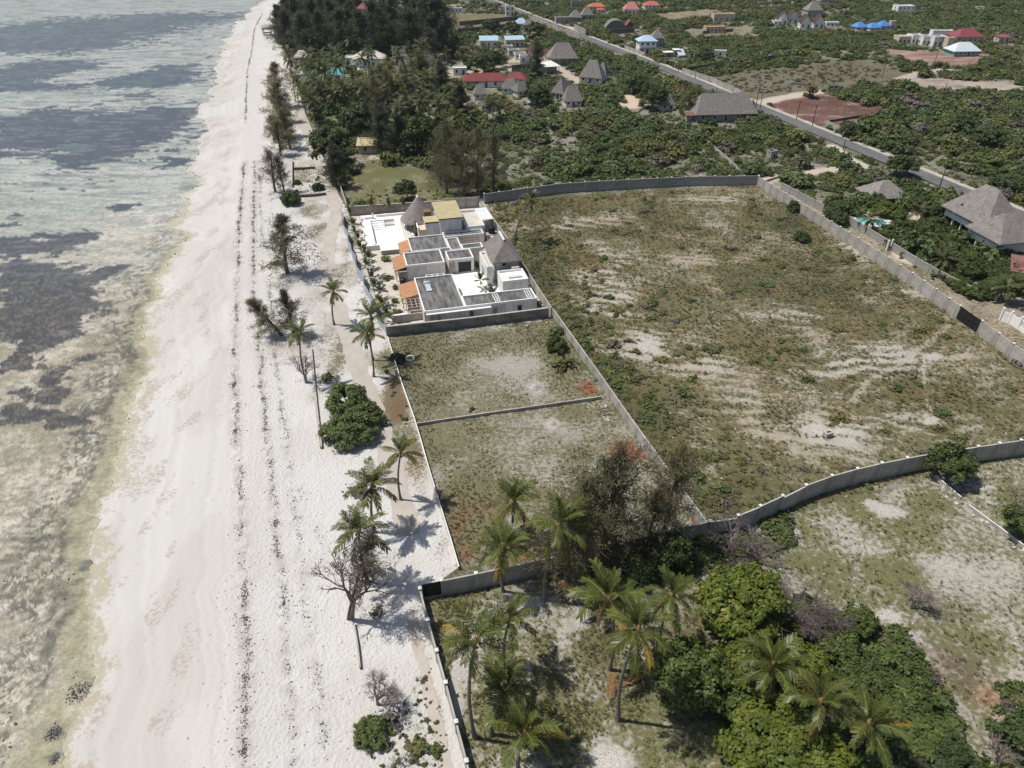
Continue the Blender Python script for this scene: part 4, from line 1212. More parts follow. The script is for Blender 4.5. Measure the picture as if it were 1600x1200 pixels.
def wall(name, label, pts, h, style='light', posts=True, cap=True, group=None, gaps=(), over=.12, heights=None, cat='wall', z=0.0, poststyle=None):
    """a wall of panels between posts; pts are world points of the posts"""
    o = thing(name, label, cat, (pts[0][0], pts[0][1], z), 0, group)
    p0 = Vector((pts[0][0], pts[0][1], 0))
    for i in range(len(pts)):
        hh = heights[min(i, len(heights) - 1)] if heights else h
        if posts:
            hp = max(hh, heights[i - 1] if heights and i else 0) + over
            d = Vector((pts[min(i + 1, len(pts) - 1)][0] - pts[max(i - 1, 0)][0], pts[min(i + 1, len(pts) - 1)][1] - pts[max(i - 1, 0)][1], 0))
            p = link('post', POST[poststyle or style], o, Vector((*pts[i], 0)) - p0, (0, 0, math.atan2(d.y, d.x)), (1, 1, hp))
            if cap:
                c = link('cap', CAPM, p, (0, 0, 1.0), scl=(1, 1, 1 / hp))
        if i < len(pts) - 1 and i not in gaps:
            a, b = Vector((*pts[i], 0)), Vector((*pts[i + 1], 0))
            d = b - a
            g = .10 if posts else 0
            ln = d.length - 2 * g
            link('panel', PANEL[style], o, a - p0 + d.normalized() * g, (0, 0, math.atan2(d.y, d.x)), (ln, 1, hh))
    return o

def along(pl, step):
    p = np.array(pl, float)
    seg = np.r_[0, np.cumsum(np.hypot(*np.diff(p, axis=0).T))]
    n = max(1, round(seg[-1] / step))
    q = np.linspace(0, seg[-1], n + 1)
    return list(zip(np.interp(q, seg, p[:, 0]), np.interp(q, seg, p[:, 1])))

# far wall of the big lot
wall('lot_wall', 'long dark concrete wall with white caps at the far end of the big lot', along(GP([(757, 318), (800, 312), (870, 302), (930, 298), (1000, 294), (1090, 290), (1183, 289)]), 3.9), 2.5, 'dark', poststyle='light')
# right wall, its posts surveyed one by one, and its black gate
zx = [15, 55, 105, 142, 180, 235, 285, 335, 385, 440, 495, 550, 615, 675, 742, 810, 885, 957, 1032, 1112, 1178]
a0, a1 = np.array(G(1183, 290)), np.array(G(1494, 497))
RWd = []
for x in zx:
    px = 1200 + x / 4 - 1
    py = np.interp(px, [1183, 1240, 1300, 1380, 1440, 1494], [290, 327, 365, 417, 458, 497])
    RWd.append(G(px, py))
RWd = along([G(1183, 290), RWd[0]], 4.0)[:-1] + RWd
wall('lot_wall', 'pale panel wall with posts along the right side of the big lot, above the gate', RWd, 2.45, 'light')
ga, gb = np.array(G(1494, 497)), np.array(G(1527, 521))
rest = [tuple(gb)] + [G(px, py) for px, py in ((1553, 541), (1575, 557), (1600, 575), (1628, 596), (1660, 620), (1695, 646), (1735, 676))]
wall('lot_wall', 'short run of light panels right of the black gate at the photo edge', rest, 2.5, 'light')
d = gb - ga
gate = thing('sliding_gate', 'large black sheet metal gate in the right wall of the big lot', 'gate', (*ga, 0), math.atan2(d[1], d[0]))
gl_ = float(np.hypot(*d))
MB().box(.15, -.04, .08, gl_ - .15, .04, 2.45).build('leaf', M['gate'], gate)
g2 = MB()
for z_ in (.1, 1.25, 2.42): g2.box(.15, -.09, z_, gl_ - .15, -.042, z_ + .07)
for x_ in np.linspace(.15, gl_ - .22, 5): g2.box(x_, -.09, .171, x_ + .07, -.042, 1.249)
g2.build('frame', M['tank'], gate)
# near wall of the big lot (two runs) and the wall between the plots
NW1 = [G(692, 930)] + [G(px, py) for px, py in ((745, 919), (792, 909), (840, 898), (880, 889), (920, 880), (960, 871), (1000, 862), (1036, 853), (1070, 845), (1104, 837))]
wall('plot_wall', 'grey concrete wall in shade behind the near palms, left of the corner', NW1, 2.45, 'light')
NW2 = [G(px, py) for px, py in ((1107, 838), (1147, 832), (1181, 818), (1215, 802), (1252, 783), (1292, 768), (1331, 757), (1369, 748), (1408, 740), (1444, 733), (1480, 728), (1517, 722), (1550, 717), (1583, 712), (1616, 707), (1650, 701), (1684, 695), (1718, 689), (1752, 683))]
wall('lot_wall', 'grey stepped concrete panel wall along the near edge of the big lot', NW2, 2.7, 'light', heights=[2.5, 2.9, 3.0, 2.6] + [2.75] * 15)
MW = along([G(864, 496), G(925, 582), G(990, 676), G(1050, 760), G(1104, 835)], 3.4)
wall('boundary_wall', 'beige panel wall running down between the small plots and the big lot', MW, 1.75, 'light', cap=False, over=.03)
MW2 = along([G(752, 326), G(790, 380), G(830, 446), G(861, 494)], 3.4)
wall('boundary_wall', 'thin pale wall between the white villa and the big lot', MW2, 1.9, 'light', cap=False, over=.03)
# near compound: black gate leaf, seaward wall
ga, gb = np.array(G(660, 936)), np.array(G(692, 930))
d = gb - ga
gate = thing('corner_gate', 'small black metal gate at the sandy corner of the palm compound', 'gate', (*ga, 0), math.atan2(d[1], d[0]))
gl_ = float(np.hypot(*d))
MB().box(.1, -.04, .3, gl_ - .1, .04, 2.4).build('leaf', M['gate'], gate)
MB().box(.02, -.12, -.3, gl_ - .02, .12, .27).build('sill', M['panel'], gate)
SW = [G(px, py) for px, py in ((658, 937), (670, 986), (684, 1034), (698, 1084), (714, 1145), (730, 1206))]
SW += [(SW[-1][0] + .9, SW[-1][1] - 3.6), (SW[-1][0] + 1.8, SW[-1][1] - 7.2)]
wall('compound_wall', 'pale wall with square posts between the beach footpath and the near palms', SW, 1.75, 'light', over=.22)
# low walls
wall('low_wall', 'low whitewashed wall along the beach side of the two empty plots', along([G(606, 530), G(628, 602), G(650, 664), G(672, 742), G(700, 832), G(717, 890)], 5.0), .55, 'white', posts=False)
wall('low_wall', 'low concrete wall dividing the two empty grass plots', along([G(652, 665), G(745, 651), G(850, 636), G(940, 623)], 6.0), .5, 'light', posts=False)
wall('foundation_wall', 'broken low white foundation wall in the near right plot', along([G(1460, 746), G(1500, 780)], 4.0), .45, 'white', posts=False)
wall('foundation_wall', 'lower stretch of white foundation wall by the right edge', along([G(1512, 792), G(1550, 820), G(1612, 866)], 4.0), .45, 'white', posts=False)
wall('retaining_wall', 'thin low retaining wall on the beach beside the dark green bush', along([G(486, 545), G(491, 600), G(496, 650), G(502, 700)], 3.5), .28, 'coralp', posts=False)
wall('retaining_wall', 'low broken retaining wall on the sand near the grass patch below the track', along([G(455, 308), G(485, 307), G(510, 304)], 3.0), .55, 'black', posts=False)
wall('retaining_wall', 'low wall across the grass strip beside the bend of the track', along([G(459, 265), G(493, 263)], 3.0), .5, 'black', posts=False)
wall('retaining_wall', 'narrow upright wall edge between beach and grass strip by the wispy tree', along([G(457, 252), G(457, 292)], 4.0), .7, 'light', posts=False)
wall('retaining_wall', 'sunken line of wall in the sand below the leaning dead tree', along([G(553, 975), G(560, 1015), G(563, 1045)], 2.5), .35, 'light', posts=False)
wall('side_wall', 'thin white wall beside the track above the villa fence', along([G(531, 292), G(540, 318), G(543, 328)], 4.0), 1.2, 'light', posts=False)
# lane walls right of the lot
wall('garden_wall', 'dark weathered garden wall along the lane, far stretch', along([G(1221, 296), G(1255, 314), G(1285, 330)], 3.6), 1.7, 'dark', cap=False)
wall('garden_wall', 'dark weathered garden wall along the lane, below the pool garden', along([G(1316, 344), G(1345, 362), G(1385, 387)], 3.6), 1.8, 'dark', cap=False)
wall('garden_wall', 'overgrown garden wall along the lane, next to the hedge', along([G(1394, 392), G(1435, 418), G(1480, 443), G(1521, 463)], 3.8), 1.7, 'dark', cap=False)
wall('garden_wall', 'low broken garden wall at the end of the hedge', along([G(1521, 462), G(1548, 453), G(1572, 446)], 4.0), 1.0, 'dark', posts=False)
gp = thing('gate_posts', 'pair of white gate posts in the garden wall', 'gate', (*G(1388, 390), 0), .4)
for k in (-.55, .55): MB().box(k - .16, -.16, -.3, k + .16, .16, 2.3).build('post', M['cap'], gp)
# walls far behind
for lab, pl, h, st, stp in [
    ('dark wall along the far edge of the grey field', [(1073, 113), (1130, 105), (1190, 96), (1240, 92)], 2.2, 'black', 8), ('pale roadside wall of the grey field', [(1066, 114), (1110, 128), (1158, 151)], 2.0, 'light', 6),
    ('dark wall round the far small enclosure, back side', [(1384, 148), (1430, 140)], 2.2, 'black', 8), ('dark wall of the far small enclosure, front side', [(1432, 160), (1486, 147)], 1.4, 'black', 8),
    ('thin low wall edge of the far small enclosure', [(1401, 150), (1432, 160)], .7, 'black', 8), ('low dark wall below the red field', [(1296, 191), (1346, 183)], .8, 'black', 8),
    ('grey panel wall beside the road below the red field', [(1290, 198), (1318, 212)], 2.0, 'light', 4), ('white boundary wall crossing the scrub diagonally', [(1075, 200), (1105, 225), (1140, 255), (1160, 275)], 1.1, 'light', 8),
    ('long pale wall along the left side of the far road', [(826, 32), (850, 42), (872, 52), (888, 57), (905, 64)], 4.0, 'coralp', 7), ('pale roadside wall above the far houses', [(897, 47), (915, 56)], 4.2, 'coralp', 7),
    ('dark wall below the far arched thatch roof', [(916, 54), (950, 54), (990, 50)], 3.2, 'black', 9), ('upper dark wall of the far left fields', [(718, 40), (760, 36), (822, 30)], 3.0, 'black', 10),
    ('lower dark wall of the far left fields', [(716, 53), (770, 47), (808, 43)], 3.4, 'black', 10), ('beige wall in front of the three blue roofs', [(1288, 44), (1320, 50), (1352, 55), (1396, 51)], 2.4, 'coralp', 8),
    ('dark wall behind the red roofed house', [(800, 112), (840, 108), (864, 107)], 2.6, 'black', 7), ('wall beside the silver roofed house', [(1528, 98), (1542, 99), (1576, 92)], 2.4, 'black', 6),
    ('dark wall round the far beige ruin', [(1125, 34), (1165, 32)], 2.6, 'black', 9), ('dark wall under the tan ruin', [(1098, 53), (1145, 49)], 2.0, 'black', 9), ('white low wall left of the tan ruin', [(1078, 50), (1096, 54)], 2.0, 'coralp', 9),
    ('wall of the far dark house plot', [(1265, 9), (1310, 12), (1335, 10)], 3.0, 'coralp', 9), ('wall of the far white house', [(1380, 20), (1412, 24), (1450, 20)], 2.2, 'coralp', 9), ('far dark enclosure wall above the maroon roof', [(1446, 52), (1486, 48), (1530, 51)], 2.6, 'black', 9),
    ('row of white posts and wall left of the white two storey house', [(976, 77), (995, 84), (1007, 88)], 2.4, 'light', 5), ('dark wall at the top of the lot corner facing the lane', [(1183, 289), (1222, 276)], .6, 'light', 5),
    ('short wall piece in the far scrub right of the road', [(1420, 218), (1400, 222), (1385, 232)], .5, 'light', 6), ('white concrete ruin at the right edge', [(1570, 218), (1602, 226)], 1.2, 'coralp', 5)]:
    wall('field_wall', lab, along(GP(pl), stp), h * (.72 if pl[0][1] < 100 else 1), st, posts=st in ('light', 'black'), cap=False)
# white lattice wall at the right edge
lw = thing('lattice_wall', 'white curved garden wall with lattice panels at the right edge', 'wall', (*G(1562, 500), 0), 0)
lp = [np.array(G(px, py)) - np.array(G(1562, 500)) for px, py in ((1562, 500), (1575, 505), (1590, 514), (1606, 525), (1625, 540))]
for i in range(4):
    a, b = Vector((*lp[i], 0)), Vector((*lp[i + 1], 0))
    dd = (b - a); an = math.atan2(dd.y, dd.x); ln = dd.length
    mb = MB()
    nn = 8
    for k in range(nn):
        x0, x1 = ln * k / nn + (.03 if k == 0 else 0), ln * (k + 1) / nn - (.03 if k == nn - 1 else 0)
        hh = 2.3 - .5 * sin(pi * (k + .5) / nn)
        if i < 2:
            mb.box(x0, -.1, -.3, x1, .1, hh)
        else:
            mb.box(x0, -.1, -.3, x1, .1, .7)
            mb.box(x0, -.1, hh - .3, x1, .1, hh)
            mb.beam((x0, 0, .7), (x1, 0, hh - .3), .08, .10)
            mb.beam((x0, .02, hh - .3), (x1, .02, .7), .08, .10)
            mb.beam((x0, .01, 1.1), (x1, .01, 1.1), .07, .10)
    mb.build('panel', M['white'], lw, loc=a, rot=(0, 0, an))
    MB().box(-.18, -.18, -.3, .18, .18, 2.5).build('post', M['white'], lw, loc=a)
# utility poles
POLE = MB(); POLE.tube([(0, 0, -.5), (0, 0, 8.6)], [.15, .10], 7)
POLE = POLE.mesh('pole', M['pole'])
ARM = MB(); ARM.beam((-.8, 0, 8.1), (.8, 0, 8.1), .09, .11)
for k in (-.7, 0, .7): ARM.tube([(k, 0, 8.16), (k, 0, 8.36)], [.05, .04], 5)
ARM = ARM.mesh('cross_arm', M['pole'])
for px, py, sc, lab in [(1467, 295, .75, 'road pole nearest the thatched villa'), (1382, 234, .75, 'pole right of the road beyond the lane junction'), (1312, 265, .78, 'pole standing beside the sandy lane end'), (1317, 235, .5, 'short pole left of the road near the lane junction'),
                        (1244, 188, .75, 'left one of two poles below the red field'), (1269, 197, .8, 'right one of two poles below the red field'), (1181, 167, .75, 'left one of twin poles by the thatched hall'), (1187, 172, .85, 'right one of twin poles by the thatched hall'),
                        (1163, 150, .6, 'pole at the corner of the grey field'), (1285, 135, .8, 'pole in the middle of the grey field'), (1378, 122, .85, 'pole at the right end of the grey field'), (1459, 102, .7, 'pole by the cleared building site'),
                        (1060, 113, .65, 'pole beside the far road near the white house'), (1086, 124, .6, 'pole at the far corner of the grey field'), (1424, 242, .55, 'short pole in the scrub right of the road'), (1474, 148, .5, 'short pole by the small dark enclosure'), (1597, 317, 1.0, 'leaning pole at the right edge behind the villa')]:
    x, y = G(px, py)
    o = thing('utility_pole', lab, 'utility pole', (x, y, 0), .32 + .1 * sin(px), 'wooden utility poles along the road')
    link('post', POLE, o, scl=(1, 1, sc)); link('cross_arm', ARM, o, scl=(1, 1, sc))
# ---------------------------------------------------------------- the white villa compound (local frame: u along the near wall, v away from the camera)
VO = G(605, 525)
VA = R(14)
def V(u, v, z=0.0):
    return (VO[0] + u * cos(VA) - v * sin(VA), VO[1] + u * sin(VA) + v * cos(VA), z)
def vthing(name, label, cat, u, v, z=0.0):
    return thing(name, label, cat, V(u, v, z), VA)

def flat_block(o, w, d, h, wm, rm, par=.38, pw=.22, z0=-.2, x=0, y=0, wall_name='wall', roof=True):
    """walls, recessed flat roof and parapet; origin at the near left corner"""
    m = MB()
    m.box(x, y, z0, x + w, y + d, h - par)
    wl_o = m.build(wall_name, wm, o)
    p = MB()
    p.box(x, y, h - par, x + w, y + pw, h); p.box(x, y + d - pw, h - par, x + w, y + d, h)
    p.box(x, y + pw, h - par, x + pw, y + d - pw, h); p.box(x + w - pw, y + pw, h - par, x + w, y + d - pw, h)
    p.build('parapet', M['white'], o)
    if roof:
        MB().box(x + pw, y + pw, h - par, x + w - pw, y + d - pw, h - par + .05).build('roof', rm, o)
    return wl_o

def opening(o, x0, x1, z0, z1, y, face='near', frame=None, glass=None, name='window', fw=.08):
    """a framed opening set on a wall plane; face near looks to -y, left looks to -x"""
    f = MB()
    def bx(a0, a1, b0, b1, dep0, dep1, mbd):
        if face == 'near': mbd.box(a0, y - dep1, b0, a1, y - dep0, b1)
        else: mbd.box(y - dep1, a0, b0, y - dep0, a1, b1)
    bx(x0 - fw, x1 + fw, z1, z1 + fw, 0, .10, f); bx(x0 - fw, x0, z0, z1, 0, .10, f); bx(x1, x1 + fw, z0, z1, 0, .10, f)
    bx(x0 - fw, x1 + fw, z0 - fw, z0, 0, .12, f)
    fr = f.build(name, frame or M['wood'], o)
    g = MB(); bx(x0, x1, z0, z1, .003, .03, g)
    g.build('pane' if name == 'window' else 'leaf', glass or M['glass'], fr)
    return fr

def tile_slope(w, d, z0, z1, mat, name='tile_roof', parent=None, loc=(0, 0, 0), amp=.035, per=.3, th=.08):
    """barrel tile slope: rises from z0 at x=0 to z1 at x=w, d along y"""
    nx, ny = max(2, int(w / .42)), int(d / per * 4)
    mb = MB()
    y = np.linspace(0, d, ny + 1)
    zz = amp * np.abs(np.sin(pi * y / per))
    vs_, fs_ = [], []
    for i in range(nx):
        xa, xb = w * i / nx, w * (i + 1) / nx + .03
        za, zb = z0 + (z1 - z0) * i / nx + .05, z0 + (z1 - z0) * (i + 1) / nx
        n0 = len(vs_)
        for k in range(ny + 1):
            vs_ += [(xa, y[k], za + zz[k]), (xb, y[k], zb + zz[k])]
        fs_ += [(n0 + 2 * k, n0 + 2 * k + 1, n0 + 2 * k + 3, n0 + 2 * k + 2) for k in range(ny)]
    mb.add(vs_, fs_)
    mb.add([(0, 0, z0 - th), (w, 0, z1 - th), (w, d, z1 - th), (0, d, z0 - th)], [(0, 3, 2, 1)])
    mb.add([(0, 0, z0 - th), (0, d, z0 - th), (0, d, z0 + .05), (0, 0, z0 + .05)], [(0, 1, 2, 3)])
    mb.add([(0, 0, z0 - th), (w, 0, z1 - th), (w, 0, z1 + .02), (0, 0, z0 + .04)], [(0, 1, 2, 3)])
    return mb.build(name, mat, parent, loc=loc)

def lathe(profile, n=40, jag=0.0, seed=0):
    r = np.random.default_rng(seed)
    mb = MB()
    vs_, fs_ = [], []
    for j, (rad, z) in enumerate(profile):
        for k in range(n):
            a = 2 * pi * k / n
            q = 1 + jag * (r.random() - .5)
            vs_.append((rad * q * cos(a), rad * q * sin(a), z))
    for j in range(len(profile) - 1):
        for k in range(n):
            fs_.append((j * n + k, j * n + (k + 1) % n, (j + 1) * n + (k + 1) % n, (j + 1) * n + k))
    return mb.add(vs_, fs_)

def hip_roof(w, d, ze, zr, ridge, mat, name='roof', parent=None, ridge_y=True, over=.0, th=.25, sub=5, jag=.08, seed=0, loc=(0, 0, 0)):
    """hipped roof over a w x d footprint centred at the origin; ridge length along x (or y)"""
    r = np.random.default_rng(seed)
    a = (0, ridge / 2) if ridge_y else (ridge / 2, 0)
    ev = [(-w / 2, -d / 2), (w / 2, -d / 2), (w / 2, d / 2), (-w / 2, d / 2)]
    rv = [(-a[0], -a[1]), (a[0], -a[1]), (a[0], a[1]), (-a[0], a[1])]
    ring = []
    for i in range(4):
        for k in range(sub):
            t = k / sub
            e = np.array(ev[i]) * (1 - t) + np.array(ev[(i + 1) % 4]) * t
            q = np.array(rv[i]) * (1 - t) + np.array(rv[(i + 1) % 4]) * t
            ring.append((e, q))
    n = len(ring)
    mb = MB()
    vs_, fs_ = [], []
    lev = [(0, ze - th), (-.004, ze), (.25, None), (.5, None), (.75, None), (1, zr)]
    for j, (t, zz) in enumerate(lev):
        for (e, q) in ring:
            p = e * (1 - max(t, 0)) + q * max(t, 0)
            if t < 0: p = e * 1.004
            z = zz if zz is not None else ze + (zr - ze) * t
            z += (r.random() - .5) * jag * (1 if j in (0, 2, 3, 4) else .3)
            vs_.append((p[0], p[1], z))
    for j in range(len(lev) - 1):
        for k in range(n):
            fs_.append((j * n + k, j * n + (k + 1) % n, (j + 1) * n + (k + 1) % n, (j + 1) * n + k))
    mb.add(vs_, fs_)
    return mb.build(name, mat, parent, loc=loc)

# perimeter
wall('stone_wall', 'dark coral stone wall along the near side of the white villa', along([V(0, 0)[:2], V(14, -.5)[:2], V(29.6, -.4)[:2]], 5.2), 2.0, 'coral', posts=False)
wall('stone_wall', 'coral stone wall along the far side of the white villa', along([V(-3.2, 59)[:2], V(12, 58)[:2], V(20, 57.5)[:2]], 5.5), 2.3, 'coralp', posts=False)
wall('stone_wall', 'grey block wall behind the villa at the lot corner', along([V(20.2, 57.5)[:2], V(28.5, 57)[:2]], 2.8), 2.6, 'light', posts=True, cap=False)
fe = thing('sheet_fence', 'wavy pale blue corrugated metal fence along the villa beach side', 'fence', V(0, 0), VA)
fp = [(-.1, .2), (-.7, 3.4), (-1.2, 6.6), (-1.1, 10), (-1.9, 13.4), (-2.5, 17), (-2.2, 20.5), (-3.0, 24), (-3.5, 28), (-3.2, 31.5), (-3.9, 35), (-4.3, 39), (-4.0, 43), (-4.6, 47), (-4.9, 51), (-4.6, 55), (-5.0, 59)]
for i in range(len(fp) - 1):
    a, b = Vector((*fp[i], 0)), Vector((*fp[i + 1], 0))
    dd = b - a; ln = dd.length
    mb = MB(); n = int(ln / .11)
    vs_, fs_ = [], []
    for k in range(n + 1):
        yy = .035 * (1 if k % 2 else -1) + .18 * sin(pi * k / n) * (1 if i % 2 else -.6)
        vs_ += [(ln * k / n, yy, -.1), (ln * k / n, yy + .05 * sin(i * 1.7), 2.05 + .05 * sin(i * 2.1))]
    fs_ = [(2 * k, 2 * k + 2, 2 * k + 3, 2 * k + 1) for k in range(n)]
    mb.add(vs_, fs_)
    pn = mb.build('sheet', M['bluesheet'], fe, loc=a, rot=(0, 0, math.atan2(dd.y, dd.x)))
    MB().box(-.05, -.05, -.3, .05, .05, 2.25).build('post', M['wood'], fe, loc=a + Vector((.08, 0, 0)))

# --- near bungalow: main block and wing
o = vthing('near_bungalow', 'long white bungalow with stained grey flat roof nearest the stone wall', 'house', 7, 1.5)
flat_block(o, 7.5, 13.7, 3.2, M['plaster'], M['flatroof'])
flat_block(o, 13.4, 4.2, 3.2, M['plaster'], M['flatroof'], x=7.503, y=.05, wall_name='wing_wall')
MB().box(.3, -.55, 2.55, 12.2, -.003, 2.72).build('canopy', M['white'], o)
for x0, x1, mt in ((1.0, 1.75, 'coral_pale'), (2.2, 2.95, 'coral_pale')): opening(o, x0, x1, .3, 2.2, 0, frame=M['plaster'], glass=M[mt])
opening(o, 8.2, 8.95, .2, 2.2, .05, frame=M['plaster'], glass=M['wood'], name='door')
opening(o, 12.6, 13.4, .2, 2.2, .05, frame=M['plaster'], glass=M['coral_pale'], name='door')
opening(o, 17.2, 18.0, .2, 2.2, .05, frame=M['plaster'], glass=M['dark'], name='door')
sk = MB()
for k in range(4): sk.beam((2.4 + k * 1.15, 13.2, 3.26), (2.4 + k * 1.15, 14.1, 3.26), .12, .12)
sk.beam((2.35, 14.15, 3.26), (5.9, 14.15, 3.26), .12, .12)
sk.build('pergola_beam', M['white'], o)
for k in range(7):
    MB().box(.28 + k * 1.03, .3, 2.871, .28 + k * 1.03 + .07, 13.2, 2.90).build('roof_seam', M['dark'], o)
for x, y in ((13.2, .25), (19.3, .25)):
    tr = MB()
    for k in range(3): tr.beam((x + k * .42, y, 3.24), (x + k * .42, y + 3.2, 3.24), .12, .14)
    for k in range(2): tr.beam((x, y + .1 + k * 3.0, 3.32), (x + .85, y + .1 + k * 3.0, 3.32), .10, .10)
    tr.build('roof_trellis', M['white'], o)
# heater on the roof: panel and drum
o = vthing('solar_heater', 'small solar water heater lying on the near bungalow roof', 'solar heater', 9.0, 9.4, 2.88)
mb = MB(); mb.beam((.2, 0, .15), (0, 1.9, .75), 1.0, .08)
mb.build('panel', M['silver'], o)
mb = MB(); mb.tube([(-.6, 2.15, .85), (.6, 2.15, .85)], [.28, .28], 10); mb.build('drum', M['white'], o, True)
mb = MB(); mb.beam((-.3, 2.1, 0), (-.3, 2.1, .7), .07, .07); mb.beam((.4, 2.1, 0), (.4, 2.1, .7), .07, .07); mb.beam((.2, .1, 0), (.2, .1, .16), .5, .07); mb.build('stand', M['dark'], o)['kind'] = 'stuff'

# --- middle bungalow
o = vthing('middle_bungalow', 'white middle bungalow with weathered grey flat roof and blank near wall', 'house', 6.3, 20.9)
flat_block(o, 7.7, 6.2, 3.25, M['plaster'], M['flatroof'])
o = vthing('middle_annex', 'white annex with wide dark opening beside the middle bungalow', 'house', 14.9, 21.6)
flat_block(o, 5.2, 4.3, 3.25, M['plaster'], M['flatroof'])
opening(o, 1.9, 4.6, .25, 2.5, 0, frame=M['white'], glass=M['dark'])
MB().box(.05, -.25, -.2, 1.3, -.003, 2.7).build('stone_panel', M['coral_pale'], o)
# --- far bungalow
o = vthing('far_bungalow', 'white far bungalow with grey flat roof next to the pool terrace', 'house', 8.1, 27.3)
flat_block(o, 7.9, 7.4, 3.3, M['plaster'], M['flatroof'])
o = vthing('far_annex', 'dark roofed annex with open skylight well beside the far bungalow', 'house', 16.1, 26.3)
m = flat_block(o, 2.6, 6.2, 3.2, M['plaster'], M['flatroof'])
flat_block(o, 4.4, 2.4, 3.15, M['plaster'], M['flatroof'], x=2.605, y=0, wall_name='wing_wall')
sk = MB()
for k in range(4): sk.beam((3.0 + k * 1.25, 2.45, 2.9), (3.0 + k * 1.25, 6.1, 2.9), .14, .2)
for k in range(3): sk.beam((2.7, 2.9 + k * 1.4, 3.03), (7.0, 2.9 + k * 1.4, 3.03), .10, .06)
sk.build('pergola', M['wood'], o)
# --- dark low link roof
o = vthing('link_block', 'low dark roofed link building in front of the deck block', 'house', 15.9, 33.0)
flat_block(o, 8.8, 2.7, 3.3, M['plaster'], M['flatroof'])
# --- main two storey block with olive roof
o = vthing('main_block', 'two storey white main block with olive yellow roof', 'house', 15.6, 36.0)
MB().box(0, 0, -.2, 4.8, 8.8, 6.1).build('wall', M['plaster'], o)
MB().box(-.35, -.35, 6.1, 5.1, 9.1, 6.28).build('eave', M['brownroof'], o)
MB().add([(-.4, -.4, 6.283), (5.15, -.4, 6.283), (5.15, 9.15, 6.283), (-.4, 9.15, 6.283), (-.4, -.4, 6.38), (5.15, -.4, 6.38), (5.15, 9.15, 6.7), (-.4, 9.15, 6.7)], [(4, 5, 6, 7), (0, 1, 5, 4), (1, 2, 6, 5), (2, 3, 7, 6), (3, 0, 4, 7)]).build('roof', M['olive'], o)
o = vthing('stair_block', 'small white stair tower with pale olive roof beside the round thatch', 'house', 12.6, 37.2)
MB().box(0, 0, -.2, 2.98, 3.0, 5.0).build('wall', M['plaster'], o)
MB().box(-.15, -.15, 5.0, 2.95, 3.15, 5.25).build('fascia', M['brownroof'], o)
MB().box(-.25, -.25, 5.253, 3.0, 3.25, 5.36).build('roof', M['olive'], o)
MB().box(.2, 3.35, 5.2, 1.8, 5.3, 6.3).build('brown_screen', M['wood'], o)
MB().box(-1.6, .1, -.2, -.003, 2.9, 3.6).build('landing', M['cream'], o)
MB().box(-1.75, -.05, 3.6, -1.55, 3.0, 4.2).build('landing_parapet', M['white'], o)
# --- deck block
o = vthing('deck_block', 'white block with pale cream roof deck and parapet', 'house', 21.4, 36.0)
flat_block(o, 4.1, 9.8, 3.9, M['plaster'], M['roofpale'], .5)
o = vthing('lean_to', 'flat white canopy roof on posts at the back corner of the villa', 'canopy', 25.9, 41.2)
MB().box(0, 0, 2.9, 2.7, 7.4, 3.02).build('roof', M['whitesheet'], o)
for x, y in ((.15, .15), (2.5, .15), (.15, 7.2), (2.5, 7.2)): MB().box(x - .08, y - .08, -.2, x + .08, y + .08, 2.9).build('post', M['dark'], o)
# --- round thatched hut
o = vthing('round_thatched_hut', 'round open hut with tall grey conical thatch beside the empty pool', 'hut', 12.3, 46.0)
prof = [(4.05, 2.7), (4.35, 2.75), (4.3, 3.0), (3.75, 3.55), (3.0, 4.45), (2.2, 5.45), (1.4, 6.5), (.75, 7.4), (.3, 8.0)]
lathe(prof, 44, .03, 3).build('thatch', M['thatch'], o)
lathe([(.42, 7.75), (.36, 8.0), (.2, 8.3), (.01, 8.42)], 12).build('ridge_cap', M['cap'], o, True)
for k in range(8):
    a = 2 * pi * (k + .4) / 8
    mb = MB(); mb.tube([(3.4 * cos(a), 3.4 * sin(a), -.2), (3.4 * cos(a), 3.4 * sin(a), 3.3)], .13, 7); mb.build('post', M['plaster'], o)
mb = lathe([(2.0, -.2), (2.0, 1.05), (1.9, 1.05), (1.9, -.2)], 24); mb.build('curved_counter', M['white'], o)
# --- pool terrace with the empty white pool
o = vthing('pool_terrace', 'bright white terrace with an empty rectangular pool', 'terrace', 0, 37.6)
T_ = 1.0
mb = MB()
mb.box(-.6, -.2, -.3, 1.5, 18, T_); mb.box(6.9, -.2, -.3, 10.4, 18, T_); mb.box(1.5, -.2, -.3, 6.9, .7, T_); mb.box(1.5, 14.2, -.3, 6.9, 18, T_)
mb.build('deck', M['white'], o)
MB().box(1.5, .7, -.3, 6.9, 14.2, .08).build('pool_floor', M['white'], o)
for k in range(4): MB().box(1.503, 10.6 + k * .9, -.2, 4.6 - .003 * k, 14.197, .25 + k * .17).build('pool_step', M['white'], o)
MB().box(4.7, 12.4, -.2, 6.897, 14.197, .45).build('pool_bench', M['roofpale'], o)
MB().box(.9, .2, T_ + .003, 1.45, 14.6, T_ + .14).build('pool_coping', M['white'], o)
MB().box(6.95, .2, T_ + .003, 7.5, 14.6, T_ + .10).build('pool_coping', M['white'], o)
mb = MB(); mb.box(2.3, -3.2, -.3, 7.0, -.21, T_ - .1); mb.build('stone_plinth', M['coral_pale'], o)
MB().box(2.2, -3.3, T_ - .097, 7.1, -.15, T_ - .02).build('plinth_top', M['white'], o)
mb = MB()
mb.box(3.0, 16.2, T_ + .003, 9.6, 16.6, T_ + .5); mb.box(.2, 15.4, T_ + .003, 2.2, 16.6, T_ + .45); mb.box(2.0, 15.3, T_ + .45, 2.3, 15.7, T_ + 1.3)
mb.build('bench_wall', M['white'], o)
